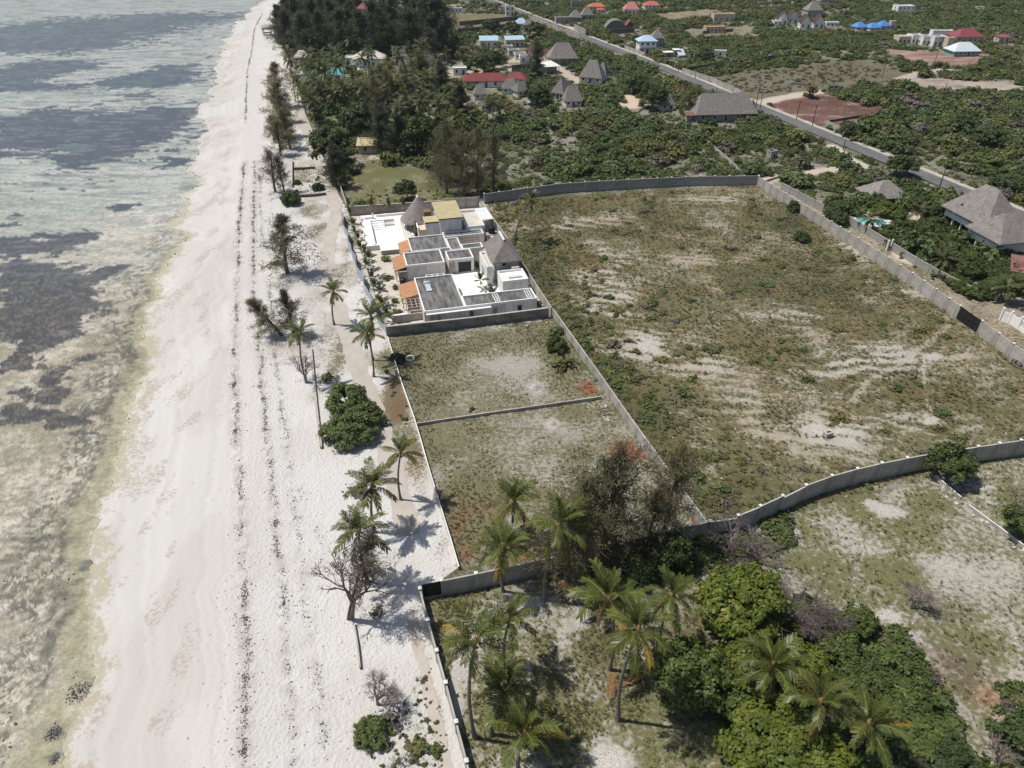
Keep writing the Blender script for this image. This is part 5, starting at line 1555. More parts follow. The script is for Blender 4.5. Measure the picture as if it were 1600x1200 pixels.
for k in range(4): MB().box(8.1 + k * .45, -.2, T_ + .003, 8.4 + k * .45, 12, T_ + .02 + .0 * k).build('floor_groove', M['roofpale'], o)
# --- orange tiled verandas
for i, (u, v, w, d, lab) in enumerate(((6.0, 28.6, 2.2, 5.6, 'orange tiled veranda roof beside the far bungalow'), (3.9, 20.9, 2.5, 6.2, 'orange tiled veranda roof beside the middle bungalow'), (3.8, 8.6, 3.25, 6.0, 'orange tiled veranda roof beside the near bungalow'))):
    o = vthing('tiled_veranda', lab, 'veranda', u, v)
    tile_slope(w + .06, d, 2.35, 3.0, M['terracotta'], parent=o)
    for y in (.2, d / 2, d - .2): MB().box(.12, y - .1, -.2, .32, y + .1, 2.25).build('post', M['white'], o)
    MB().box(.1, .05, 2.1, .3, d - .05, 2.25).build('beam', M['wood'], o)
o = vthing('stone_side_room', 'pale coral stone side room under the orange tiles in the middle', 'house', 4.6, 20.4)
MB().box(0, 0, -.2, 1.68, 4.4, 2.2).build('wall', M['coral_pale'], o)
o = vthing('timber_pergola', 'open timber pergola frame between orange tiles and stone wall', 'pergola', 4.4, 4.9)
pg = MB()
for k in range(4): pg.beam((.1 + k * .85, 0, 2.25), (.1 + k * .85, 3.6, 2.25), .10, .12)
for k in range(4): pg.beam((0, .1 + k * 1.1, 2.36), (2.6, .1 + k * 1.1, 2.36), .09, .09)
pg.build('beam', M['cream'], o)
for x, y in ((.1, .15), (2.5, .15), (.1, 3.5), (2.5, 3.5)): MB().box(x - .07, y - .07, -.2, x + .07, y + .07, 2.19).build('post', M['cream'], o)
o = vthing('stone_garden_wall', 'L shaped pale stone garden wall at the near left of the villa', 'wall', 1.6, 4.2)
mb = MB(); mb.box(0, 0, -.2, 5.4, .35, 1.5); mb.box(3.2, .353, -.2, 5.39, .7, 1.9); mb.build('wall', M['coral_pale'], o)
mb = MB(); mb.box(-.05, -.05, 1.5, 2.6, .4, 1.6); mb.build('coping', M['white'], o)
mb = MB(); mb.box(.2, .6, -.2, 2.2, 1.5, .5); mb.build('planter', M['cream'], o)
o = vthing('pale_patio', 'pale paved patio slab at the near corner of the villa', 'patio', 4.6, 1.0)
MB().box(0, 0, -.2, 2.35, 3.0, .08).build('slab', M['roofpale'], o)
# --- right side: upstairs hut with hipped thatch, arch wall, white block, plaza
o = vthing('thatched_upper_hut', 'two storey white hut with steep hipped grey thatch at the right of the villa', 'hut', 25.6, 19.6)
MB().box(-2.4, -3.5, -.2, 2.4, 3.6, 5.0).build('wall', M['plaster'], o)
hip_roof(6.0, 9.6, 4.7, 8.0, 4.2, M['thatch'], 'thatch', o, True, seed=4)
mb = MB(); mb.tube([(0, -2.2, 8.05), (0, 0, 8.0), (0, 2.2, 8.05)], [.25, .22, .25], 8); mb.build('ridge_cap', M['cap'], o, True)
opening(o, -.9, .0, 3.3, 4.55, -3.5, frame=M['white'], glass=M['dark'], name='door')
opening(o, -2.8, -1.6, 3.4, 4.5, -2.4, 'left', frame=M['white'], glass=M['dark'])
mb = MB(); mb.tube([(1.2, -3.55, 4.1), (1.2, -3.7, 4.1)], [.28, .28], 10); mb.build('satellite_dish', M['dark'], o)
o = vthing('arch_wall', 'thick white wall with an arched opening beside the thatched upper hut', 'wall', 21.3, 14.4)
mb = MB(); mb.box(0, 0, -.2, 1.1, 2.2, 4.2); mb.box(0, 5.0, -.2, 1.1, 7.4, 4.2); mb.box(0, 2.2, 2.6, 1.1, 5.0, 4.2)
mb.build('wall', M['plaster'], o)
MB().box(.2, .2, 4.2, .9, 5.6, 4.26).build('top', M['roofpale'], o)
MB().box(.25, 6.0, 4.2, .85, 7.2, 4.5).build('planter', M['roofpale'], o)
o = vthing('white_terrace_block', 'white cube with roof terrace and sunken bench below the upper hut', 'house', 23.3, 9.4)
flat_block(o, 5.1, 4.7, 3.3, M['plaster'], M['white'], .45)
MB().box(1.6, 1.5, 2.905, 4.3, 2.2, 3.2).build('bench', M['roofpale'], o)
MB().box(.2, 4.72, -.2, 4.9, 5.4, 3.1).build('upper_terrace', M['plaster'], o)
MB().box(3.0, 4.75, 3.1, 4.5, 5.3, 3.6).build('planter', M['roofpale'], o)
o = vthing('white_plaza', 'bright white courtyard floor with shallow rippled pool', 'courtyard', 14.6, 6.0)
MB().box(0, 0, -.2, 8.6, 15.5, .10).build('floor', M['white'], o)
MB().box(1.2, 4.5, .103, 7.2, 9.8, .13).build('shallow_pool', mat_plain('rippled_pale_floor', (.74, .74, .73), (.62, .63, .63), 1.2, .3, .3, 3.0, stretch=(.4, 2.4, 1)), o)
MB().box(1.6, 2.6, .103, 5.0, 3.6, .45).build('bench', M['roofpale'], o)
MB().box(2.0, .4, .103, 5.0, 1.4, .4).build('bench', M['roofpale'], o)
for k in range(9): MB().box(8.7 + .3 * (k % 2), 1.4 + k * .85, -.1, 9.2 + .3 * (k % 2), 1.9 + k * .85, .13).build('stepping_stone', M['roofpale'], o)
# --- tanks
def water_tank(label, u, v, z, rad=.75, h=1.6):
    o = vthing('water_tank', label, 'water tank', u, v, z)
    lathe([(rad, 0), (rad, h * .25), (rad * .96, h * .27), (rad, h * .29), (rad, h * .55), (rad * .96, h * .57), (rad, h * .6), (rad * .98, h * .85), (rad * .5, h), (rad * .3, h), (rad * .3, h * 1.08), (.01, h * 1.1)], 20).build('drum', M['tank'], o, True)
    lathe([(rad * .33, h * 1.08), (rad * .33, h * 1.13), (.01, h * 1.14)], 12).build('lid', M['tank'], o)
    return o
o = vthing('tank_tower', 'unfinished concrete stand with four columns carrying the tank by the side wall', 'tower', 26.9, 35.4)
for x, y in ((-1, -1), (1, -1), (-1, 1), (1, 1)): MB().box(x - .15, y - .15, -.2, x + .15, y + .15, 4.9 if y > 0 and x < 0 else (4.2 if y > 0 else 2.0)).build('column', M['block'], o)
MB().box(-1.3, -1.3, 2.003, 1.3, .83, 2.2).build('slab', M['panel'], o)
water_tank('black plastic water tank on the concrete stand behind the villa', 26.9, 35.2, 2.2)
water_tank('black plastic water tank beside the middle bungalow on the ground', 5.2, 19.0, 0, .7, 1.5)
# house plants in the villa garden
r_ = random.Random(5)
for i, (u, v, h, fl) in enumerate([(-.9, 3, 3.2, 2.4), (-1.2, 5.5, 3.6, 2.6), (-1.4, 8.5, 3.0, 2.4), (-1.3, 12, 3.6, 2.6), (-2.0, 15, 3.4, 2.6), (-2.0, 19, 3.2, 2.5), (-2.4, 22.5, 4.2, 2.8), (-2.3, 25, 4.6, 2.9), (-2.9, 28.5, 4.2, 2.8), (-3.0, 32, 4.0, 2.6), (-3.2, 36, 4.2, 2.6), (-3.6, 40, 4.2, 2.6), (-3.9, 44, 4.4, 2.6), (-4.1, 49, 5.2, 2.6), (-4.2, 54, 5.6, 2.6)]):
    x, y, _ = V(u + 1.25, v)
    far_palm(x, y, h * .85, fl * .62, '%s young palm from the near stone wall in the row inside the corrugated fence' % ['first', 'second', 'third', 'fourth', 'fifth', 'sixth', 'seventh', 'eighth', 'ninth', 'tenth', 'eleventh', 'twelfth', 'thirteenth', 'fourteenth', 'last'][i], 'young palms inside the villa fence', 700 + i, YOUNG_CROWN, 'young_palm')
for i, (u, v, h, lab) in enumerate([(2.5, 56.5, 4.0, 'young palm by the far stone wall, left one'), (6.5, 56.6, 3.6, 'young palm by the far stone wall, middle one'), (10.0, 55.5, 3.8, 'young palm by the far stone wall next to the round thatch'), (11.2, 41.0, 2.6, 'young palm at the foot of the round thatched hut'), (19.8, 13.6, 2.8, 'bushy young palm at the arch wall'), (20.6, 6.6, 3.2, 'young palm in the white courtyard'), (7.0, 35.6, 1.2, 'small potted palm at the pool corner')]):
    x, y, _ = V(u, v)
    far_palm(x, y, h * .75, 2.0 if h > 2 else 1.1, lab, 'young palms around the villa', 730 + i, YOUNG_CROWN, 'young_palm')
for i, (u, v, rd_, h, lab) in enumerate([(3.5, 18.0, .8, .9, 'grey low bush by the black ground tank'), (2.4, 22.5, .9, .9, 'low garden bush left of the middle veranda'), (2.8, 12.5, .8, .9, 'low garden bush above the near veranda'), (2.6, 8.0, .9, .9, 'low garden bush left of the near veranda'), (3.0, 31.8, 1.2, 1.0, 'dark garden bush below the pool plinth'),
                                          (9.2, 20.3, .4, .7, 'small shrub at the foot of the blank white wall, left'), (11.5, 20.3, .4, .8, 'small shrub at the foot of the blank white wall, right'), (12.9, 20.3, .45, .9, 'shrub at the corner of the blank white wall'), (21.0, 23.0, .8, 1.8, 'dark shrub between the annex and the arch wall'), (26.6, 2.5, .5, 1.0, 'upright shrub behind the near stone wall'), (29.0, 4.4, .8, 1.2, 'green bush at the right end of the near bungalow'), (14.0, .6, .4, 1.2, 'spiky plant behind the near stone wall')]):
    x, y, _ = V(u, v)
    bush(lab, x, y, rd_, h, LOW[i % 2], None, i)
# ---------------------------------------------------------------- houses of the village behind
def far_size(px, py, wpx):
    return wpx * mpp(px, py)

def house(label, px, py, w, d, h, wallm, roofm, roof='hip', rh=2.4, rot=.25, name='house', over=.5, win=3, ridge=None, cat='house', storeys=1, door=True, z=0.0, ridge_x=True):
    """px, py is the middle of the near wall's foot on the photograph"""
    f, fh = (.68, .75) if py < 99 else ((.82, .9) if py < 176 and px > 700 else (1, 1))
    w, d, h, rh, over = w * f, d * f, h * fh, rh * fh, over * f
    ridge = ridge * f if ridge is not None else None
    gx, gy = G(px, py)
    o = thing(name, label, cat, (gx - sin(rot) * d / 2, gy + cos(rot) * d / 2, z), rot)
    if wallm:
        MB().box(-w / 2, -d / 2, -.3, w / 2, d / 2, h).build('wall', M[wallm], o)
        for st in range(storeys):
            sh = h / storeys
            for k in range(win):
                cx = -w / 2 + w * (k + .5) / win
                is_door = door and st == 0 and k == win // 2
                opening(o, cx - .45, cx + .45, st * sh + (.05 if is_door else .9), st * sh + min(2.1, sh - .35), -d / 2, frame=M['white'], glass=M['glass'], name='door' if is_door else 'window')
            if win > 1:
                for k in range(max(1, int(d / 4))):
                    cy = -d / 2 + d * (k + .5) / max(1, int(d / 4))
                    opening(o, cy - .45, cy + .45, st * sh + .9, st * sh + min(2.0, sh - .4), -w / 2, 'left', frame=M['white'], glass=M['glass'])
    else:
        nx = max(2, int(w / 3.5) + 1)
        for k in range(nx):
            for y in (-d / 2 + .3, d / 2 - .3):
                MB().box(-w / 2 + .3 + (w - .6) * k / (nx - 1) - .1, y - .1, -.3, -w / 2 + .3 + (w - .6) * k / (nx - 1) + .1, y + .1, h + .2).build('post', M['plaster'], o)
        MB().box(-w / 2 + .8, -d / 2 + 1.2, -.2, w / 2 - .8, d / 2 - .6, h - .5).build('inner_wall', M['block'], o)
    W_, D_ = w + 2 * over, d + 2 * over
    if roof == 'hip':
        hip_roof(W_, D_, h, h + rh, ridge if ridge is not None else max(.4, (W_ - D_ if ridge_x else D_ - W_)), M[roofm], 'roof', o, not ridge_x, th=.18, jag=.05 if roofm == 'thatch' else 0.0, seed=int(px))
    elif roof == 'gable':
        mb = MB()
        y0, y1 = -D_ / 2, D_ / 2
        mb.add([(-W_ / 2, y0, h), (W_ / 2, y0, h), (W_ / 2, y1, h), (-W_ / 2, y1, h), (0, y0, h + rh), (0, y1, h + rh), (-W_ / 2, y0, h - .15), (W_ / 2, y0, h - .15), (W_ / 2, y1, h - .15), (-W_ / 2, y1, h - .15)],
               [(0, 4, 5, 3), (4, 1, 2, 5), (6, 0, 3, 9), (1, 7, 8, 2), (6, 9, 8, 7)])
        mb.build('roof', M[roofm], o)
        MB().add([(-w / 2, -d / 2, h), (w / 2, -d / 2, h), (0, -d / 2, h + rh * w / W_), (-w / 2, -d / 2 + .2, h), (w / 2, -d / 2 + .2, h), (0, -d / 2 + .2, h + rh * w / W_)], [(0, 1, 2), (5, 4, 3), (0, 2, 5, 3), (1, 4, 5, 2)]).build('gable', M[wallm or 'plaster'], o)
    elif roof == 'shed':
        MB().add([(-W_ / 2, -D_ / 2, h), (W_ / 2, -D_ / 2, h), (W_ / 2, D_ / 2, h + rh), (-W_ / 2, D_ / 2, h + rh), (-W_ / 2, -D_ / 2, h + .12), (W_ / 2, -D_ / 2, h + .12), (W_ / 2, D_ / 2, h + rh + .12), (-W_ / 2, D_ / 2, h + rh + .12)],
                 [(3, 2, 1, 0), (4, 5, 6, 7), (0, 1, 5, 4), (1, 2, 6, 5), (2, 3, 7, 6), (3, 0, 4, 7)]).build('roof', M[roofm], o)
    elif roof == 'arch':
        mb = MB(); n = 12
        prof = [(-W_ / 2 + W_ * k / n, h + rh * (1 - abs(2 * k / n - 1) ** 2.6)) for k in range(n + 1)]
        vs_ = [(x, -D_ / 2, z_) for x, z_ in prof] + [(x, D_ / 2, z_) for x, z_ in prof]
        mb.add(vs_, [(k, k + 1, k + n + 2, k + n + 1) for k in range(n)] + [tuple(range(n + 1)), tuple(range(2 * n + 1, n, -1))])
        mb.build('roof', M[roofm], o)
    elif roof == 'flat':
        p = MB()
        p.box(-w / 2 - .05, -d / 2 - .05, h, w / 2 + .05, -d / 2 + .2, h + .5); p.box(-w / 2 - .05, d / 2 - .2, h, w / 2 + .05, d / 2 + .05, h + .5)
        p.box(-w / 2 - .05, -d / 2 + .2, h, -w / 2 + .2, d / 2 - .2, h + .5); p.box(w / 2 - .2, -d / 2 + .2, h, w / 2 + .05, d / 2 - .2, h + .5)
        p.build('parapet', M[wallm], o)
        MB().box(-w / 2 + .2, -d / 2 + .2, h, w / 2 - .2, d / 2 - .2, h + .06).build('roof', M[roofm], o)
    return o

# thatched bungalows in the scrub
house('big thatched hall with long ridge beside the road', 1133, 190, 20, 9.5, 2.6, 'block', 'thatch', rh=5.6, rot=.10, ridge=15.5, over=.9, win=5)
house('small rusty lean-to at the left end of the thatched hall', 1082, 190, 4, 3, 2.0, 'block', 'rust', 'shed', .6, .1, win=1)
house('large open sided thatched house with a dormer gap', 880, 102, 14.5, 9, 3.2, None, 'thatch', rh=6.5, rot=.12, ridge=7, over=1.0)
house('tall thatched bungalow with a stepped roof right of the white tent', 922, 130, 11, 8, 2.4, 'plaster', 'thatch', rh=6.8, rot=-.35, ridge=4.0)
house('low thatched wing behind the stepped thatched bungalow', 938, 126, 5, 7, 2.4, 'plaster', 'thatch', rh=5.0, rot=-.35, ridge=1.0)
house('steep narrow thatched bungalow leaning left', 871, 155, 6, 8, 2.4, 'plaster', 'thatch', rh=5.6, rot=-.6, ridge=3.0, ridge_x=False)
house('steep thatched bungalow with flat ridge in front of the others', 896, 167, 7, 6.5, 2.2, 'plaster', 'thatch', rh=5.4, rot=.15, ridge=4.2)
for px, py, w, lab in [(751, 156, 5.5, 'small thatched hut left of the palms below the red roof'), (766, 174, 6, 'thatched hut half hidden by palms below the small hut'), (796, 147, 7, 'thatched hut below the right end of the red roof'), (818, 151, 6, 'low thatched hut right of the red roof'), (836, 162, 4.5, 'smallest thatched hut with a pale ridge'), (1043, 173, 5.5, 'thatched hut hidden by a dark tree left of the thatched hall')]:
    house(lab, px, py, w, w * .85, 2.2, 'plaster', 'thatch', rh=3.6, rot=.2 + .3 * sin(px), ridge=w * .45, win=2)
house('pyramid thatched hut among the resort palms', 633, 180, 8.5, 8.5, 2.4, None, 'thatch', rh=4.8, rot=.6, ridge=.6)
house('flat grey thatch roof behind the pyramid hut', 642, 154, 6, 5, 2.6, 'plaster', 'thatch', rh=2.2, rot=.2)
house('grey pointed thatch behind the dark tree by the white hotel', 634, 112, 6, 6, 3.0, 'plaster', 'thatch', rh=5.0, rot=.2)
house('grey flat thatch roof left of the white tent house', 668, 104, 9, 6, 2.6, 'plaster', 'thatch', rh=3.4, rot=.2)
house('thatched pavilion in the garden by the pool', 1389, 322, 8.5, 7.5, 2.2, None, 'thatch', rh=3.2, rot=.2, ridge=1.5, over=.6)
# red, blue and other metal roofs
house('wide house with bright red hipped roof, main part', 760, 137, 22, 9, 2.8, 'white', 'red', rh=2.6, rot=.06, win=5)
house('right wing of the bright red roofed house', 806, 134, 10, 7, 2.8, 'white', 'red', rh=2.4, rot=-.15, win=2)
house('pale blue single pitch roof, left one of two', 764, 74, 13, 8, 4.0, 'white', 'skyblue', 'shed', 1.8, .05, win=3)
house('pale blue single pitch roof, right one of two', 805, 74, 13.5, 7, 4.5, 'cream', 'skyblue', 'shed', 1.5, .2, win=4)
for i, (px, py, lab) in enumerate([(793, 81, 'first small white flat roofed unit below the blue roofs'), (803, 87, 'second small white flat roofed unit in the row'), (813, 93, 'third small white flat roofed unit in the row'), (823, 99, 'last small white flat roofed unit in the row')]):
    house(lab, px, py, 7.5, 4, 3.0, 'white', 'flatroof', 'flat', 0, .15, win=2)
house('long dark brown roofed row house by the parking', 842, 90, 24, 5.5, 3.0, 'cream', 'brownroof', 'shed', 1.6, -.68, win=6)
house('far arched thatch hall', 962, 51, 16, 10, 3.2, 'block', 'thatch', 'arch', 5.0, .05, win=3)
house('little maroon gable beside the arched thatch hall', 983, 48, 5, 6, 3.4, 'maroon', 'maroon', 'gable', 3.2, .1, win=1)
house('roofless grey ruin left of the far thatch', 882, 37, 15, 8, 4.0, 'block', 'block', 'flat', 0, .1, win=4)
house('grey thatched ruin behind the road wall', 900, 34, 10, 8, 3.0, 'block', 'thatch', rh=5.0, rot=.1, win=2)
house('second grey thatched ruin behind the road wall', 918, 30, 10, 8, 3.0, 'block', 'thatch', rh=6.0, rot=.1, win=2)
house('orange red hipped roof house at the far top', 933, 17, 16, 9, 3.2, 'white', 'orange', rh=2.6, rot=.1, win=4)
house('orange red porch roof in front of the far orange house', 939, 20, 7, 4, 2.2, 'white', 'orange', rh=1.4, rot=.1, win=2)
house('pink hipped roof house with white posts', 987, 23, 13.5, 9, 4.0, 'white', 'pink', rh=5.0, rot=.1, ridge=5.0, win=4)
house('orange red roofed house right of the pink roof', 1019, 14, 15, 10, 2.8, 'white', 'orange', rh=3.0, rot=.1, win=4)
o = house('white two storey house with pale blue hipped roof by the road', 1011, 84, 12, 9, 7.4, 'white', 'skyblue', rh=3.0, rot=.12, win=3, storeys=2, over=1.0)
MB().box(-3.9, -4.2, 2.7, 4.1, -3.08, 2.85).build('balcony', M['white'], o)
MB().box(-3.9, -4.28, 2.7, 4.1, -4.203, 3.5).build('balcony_rail', M['white'], o)
house('grey thatched house behind the white two storey house', 1027, 74, 9, 8, 5.5, 'block', 'thatch', rh=5.0, rot=.12, win=2, storeys=2)
house('white flat roofed pavilion right of the two storey house', 1044, 89, 6, 4, 2.6, None, 'white', 'shed', .1, .1)
house('small white open pavilion with a tank in the plot', 1057, 89, 4, 4, 4.0, None, 'white', 'shed', .1, .1)
house('slanting pale metal shelter in the plot', 1065, 90, 4.5, 4, 1.2, 'silver', 'silver', 'shed', 3.0, .3, win=1)
house('white shipping container in the overgrown plot', 1125, 87, 8, 3, 2.4, 'white', 'white', 'flat', 0, -.22, win=1, cat='container', name='container')
house('roofless orange beige ruin far behind', 1131, 34, 19, 8, 5.0, 'cream', 'tan', 'flat', 0, .12, win=4)
house('low tan ruin in the walled plot', 1118, 52, 16, 8, 3.8, 'tan', 'tan', 'flat', 0, .1, win=5)
for px, py, lab in [(1222, 39, 'first gable of the dark roofed row houses'), (1238, 37, 'second gable of the dark roofed row houses, set back'), (1258, 45, 'third gable of the dark roofed row houses'), (1279, 45, 'last gable of the dark roofed row houses')]:
    house(lab, px, py, 8.6, 12, 3.6, 'white', 'brownroof', 'gable', 5.4, -.25 + .1, win=2, over=.25)
house('low white annex left of the dark gabled row', 1215, 40, 7, 6, 2.6, 'white', 'white', 'flat', 0, .1, win=2)
house('thatched tower house behind the dark gabled row', 1272, 28, 14, 11, 5.5, 'block', 'thatch', rh=6.5, rot=.1, ridge=3.0, win=3)
house('white low wall building between gables and blue roofs', 1300, 42, 11, 4, 2.6, 'white', 'white', 'flat', 0, .1, win=3)
for px, py, lab in [(1346, 49, 'left one of the three bright blue roofs'), (1367, 50, 'middle one of the three bright blue roofs'), (1383, 47, 'right one of the three bright blue roofs')]:
    house(lab, px, py, 9.5, 9, 2.8, 'cream', 'blue', rh=3.2, rot=.2, ridge=1.5, win=2)
house('beige gate tower right of the blue roofs', 1394, 46, 4, 4, 5.0, 'cream', 'roofpale', 'flat', 0, .1, win=1)
house('far white flat roofed villa at the top', 1414, 22, 16, 10, 5.5, 'white', 'roofpale', 'flat', 0, .1, win=4, storeys=2)
house('far dark two storey house at the top edge', 1294, 7, 16, 12, 7.0, 'block', 'brownroof', rh=3.0, rot=.1, win=4, storeys=2)
house('unfinished beige wing of the white building site', 1412, 69, 9, 8, 4.2, 'cream', 'cream', 'flat', 0, .1, win=3)
house('unfinished white rooms of the building site, left', 1432, 69, 9, 8, 5.0, 'white', 'block', 'flat', 0, .1, win=3)
house('unfinished white rooms of the building site, middle', 1449, 71, 9, 8, 5.0, 'plaster', 'block', 'flat', 0, .1, win=3)
house('unfinished white rooms of the building site, right', 1467, 73, 10, 9, 5.5, 'plaster', 'block', 'flat', 0, .1, win=3)
house('long white back block of the building site', 1470, 63, 15, 6, 5.5, 'white', 'roofpale', 'flat', 0, -.05, win=4)
house('beige stair tower of the building site', 1483, 76, 5, 5, 6.0, 'cream', 'cream', 'flat', 0, .1, win=1)
house('wide maroon hipped roof house beside the building site', 1514, 68, 21, 14, 4.0, 'cream', 'maroon', rh=4.6, rot=.08, ridge=7, win=5)
house('small maroon roofed shed at the far right', 1568, 67, 9, 6, 3.4, 'cream', 'maroon', 'shed', .8, .1, win=2)
house('teal walled house with shining silver hipped roof', 1509, 88, 18, 12, 3.0, 'paleteal', 'silver', rh=4.4, rot=.08, ridge=8, win=6, over=1.0)
house('dark little house with water tank by the far road', 797, 25, 8, 6, 6.5, 'white', 'flatroof', 'flat', 0, .1, win=2, storeys=2)
house('pale blue roofed bungalow left of the far road', 815, 46, 10, 7, 4.0, 'white', 'skyblue', rh=3.4, rot=.1, win=2)
house('grey thatched bungalow next to the pale blue bungalow', 826, 47, 8, 7, 3.5, 'block', 'thatch', rh=3.4, rot=.1, win=2)
house('long low white building at the far left of the road', 705, 20, 20, 6, 3.0, 'white', 'roofpale', 'flat', 0, .0, win=6)
house('white far building at the top edge by the road', 735, 2, 22, 9, 4.5, 'white', 'white', 'flat', 0, .0, win=5)
house('far pale buildings at the top behind the road', 850, 3, 26, 9, 4.5, 'cream', 'pink', 'hip', 2.5, .0, win=5)
house('small concrete house with white wall in the far scrub', 900, 12, 9, 6, 4.5, 'block', 'flatroof', 'flat', 0, .0, win=2)
# resort by the beach
house('white hotel building with beige flat roof behind the dark trees', 627, 90, 12, 8, 6.0, 'white', 'roofpale', 'flat', 0, .1, win=4, storeys=2)
house('pale grey villa roof behind the resort pools', 578, 105, 14, 7, 3.5, 'white', 'roofpale', rh=2.5, rot=.1, win=4)
house('pale grey tent roof left of the resort pools', 472, 98, 10, 7, 3.0, 'white', 'roofpale', rh=3.5, rot=.1, win=3)
house('white flat house among the resort palms', 555, 105, 8, 6, 3.5, 'white', 'roofpale', 'flat', 0, .1, win=3)
house('red roofed house behind the dark trees at the top', 571, 24, 14, 10, 5.0, 'cream', 'maroon', rh=4.0, rot=.1, win=3)
house('orange roof peeking through the dark beach trees', 470, 47, 9, 8, 5.0, 'white', 'orange', rh=3.0, rot=.1, win=2)
house('pale far house left of the red roof', 525, 33, 9, 8, 6.5, 'white', 'silver', 'hip', 2.5, .2, win=2, storeys=2)
house('pale long roof far up the beach', 495, 8, 16, 8, 5.0, 'white', 'roofpale', 'flat', 0, .1, win=4)
house('white tent canopy beside the open thatched house', 863, 115, 8, 8, 3.2, None, 'white', rh=2.0, rot=.3, ridge=.5, cat='canopy', name='tent_canopy')
house('white flat garden roof at the left of the red roof', 719, 117, 7, 5, 2.6, 'white', 'white', 'flat', 0, .1, win=2)
house('beige block terrace beside the dark trees', 690, 96, 8, 6, 3.2, 'cream', 'roofpale', 'flat', 0, .1, win=2)
house('small flat roofed garden building at the end of the grass field', 583, 240, 8.5, 6, 2.4, 'cream', 'olive', 'shed', .6, .1, win=2)
house('small grey blockhouse in the scrub left of the road', 1209, 247, 2.6, 2.0, 1.6, 'block', 'flatroof', 'flat', 0, .5, win=1)
house('rusty sheet metal shed at the right edge', 1597, 440, 4.6, 4.2, 1.9, 'block', 'rust', 'shed', 1.6, -.45, win=1)
# pools
def pool(label, px, py, w, d, rot, deck='roofpale'):
    x, y = G(px, py)
    o = thing('swimming_pool', label, 'swimming pool', (x, y, 0), rot)
    MB().box(-w / 2 - 1.2, -d / 2 - 1.2, -.2, w / 2 + 1.2, d / 2 + 1.2, .12).build('deck', M[deck], o)
    MB().box(-w / 2, -d / 2, .123, w / 2, d / 2, .16).build('water', M['pool'], o)
pool('turquoise swimming pool in the garden beside the lane', 1361, 347, 6.5, 3.2, -.5)
pool('turquoise resort pool nearest the beach', 484, 115, 6, 12, .3)
pool('turquoise resort pool, middle one', 504, 114, 6, 10, .3)
pool('largest turquoise resort pool', 534, 112, 13, 14, .2)
# big thatched villa at the right edge
o = thing('thatched_villa', 'large two storey villa with steep grey thatch and white verandas at the right edge', 'villa', (100.8, 155.2, 0), R(-79))
MB().box(-2.6, 2.6, -.3, 8.2, 8.0, 5.8).build('wall', M['plaster'], o)
MB().box(9.0, -.6, -.3, 16.4, 8.6, 5.2).build('wing_wall', M['plaster'], o)
hip_roof(14.0, 10.0, 4.9, 11.2, 4.2, M['thatch'], 'roof', o, False, seed=8, loc=(3.4, 4.3, 0))
hip_roof(10.4, 13.6, 4.7, 9.3, 6.5, M['thatch'], 'wing_roof', o, True, seed=9, loc=(13.0, 3.2, 0))
for x in (-2.9, -.2, 2.5, 5.2, 7.6):
    for z0, z1 in ((-.3, 2.75), (3.1, 4.9)): MB().box(x - .13, .5, z0, x + .13, .76, z1).build('veranda_post', M['white'], o)
for x in (8.8, 11.2, 13.8, 16.4):
    for z0, z1 in ((-.3, 2.75), (3.1, 4.7)): MB().box(x - .13, -2.7, z0, x + .13, -2.44, z1).build('veranda_post', M['white'], o)
MB().box(-3.2, .4, 2.75, 8.5, 2.597, 3.1).build('floor_slab', M['white'], o)
MB().box(8.503, -2.8, 2.75, 16.6, -.603, 3.1).build('floor_slab', M['white'], o)
MB().box(-3.1, .42, 3.1, 8.5, .48, 3.9).build('balustrade', M['white'], o)
MB().box(8.6, -2.78, 3.1, 16.5, -2.72, 3.9).build('balustrade', M['white'], o)
for x in (-1.6, 1.2, 4.0): opening(o, x, x + 1.5, 3.2, 4.9, 2.6, frame=M['wood'], glass=M['dark'])
for x in (-1.6, 1.2, 4.0): opening(o, x, x + 1.5, .2, 2.3, 2.6, frame=M['wood'], glass=M['dark'], name='door')
for x in (10.0, 13.4): opening(o, x, x + 1.6, 3.2, 4.8, -.6, frame=M['wood'], glass=M['dark'])
for x in (10.0, 13.4): opening(o, x, x + 1.6, .2, 2.3, -.6, frame=M['wood'], glass=M['dark'], name='door')
for x, y, z_ in ((1.0, .3, 6.3), (7.3, .6, 6.2), (13.0, -2.2, 6.2)):
    mb = MB(); mb.add([(x - .8, y, z_ - .5), (x + .8, y, z_ - .5), (x, y, z_ + .7), (x - .8, y + 2.2, z_ - .4), (x + .8, y + 2.2, z_ - .4), (x, y + 2.2, z_ + .7)], [(0, 2, 5, 3), (1, 4, 5, 2)])
    dm = mb.build('dormer', M['thatch'], o)
    MB().add([(x - .62, y + .15, z_ - .45), (x + .62, y + .15, z_ - .45), (x, y + .15, z_ + .45)], [(0, 1, 2)]).build('dormer_opening', M['dark'], dm)
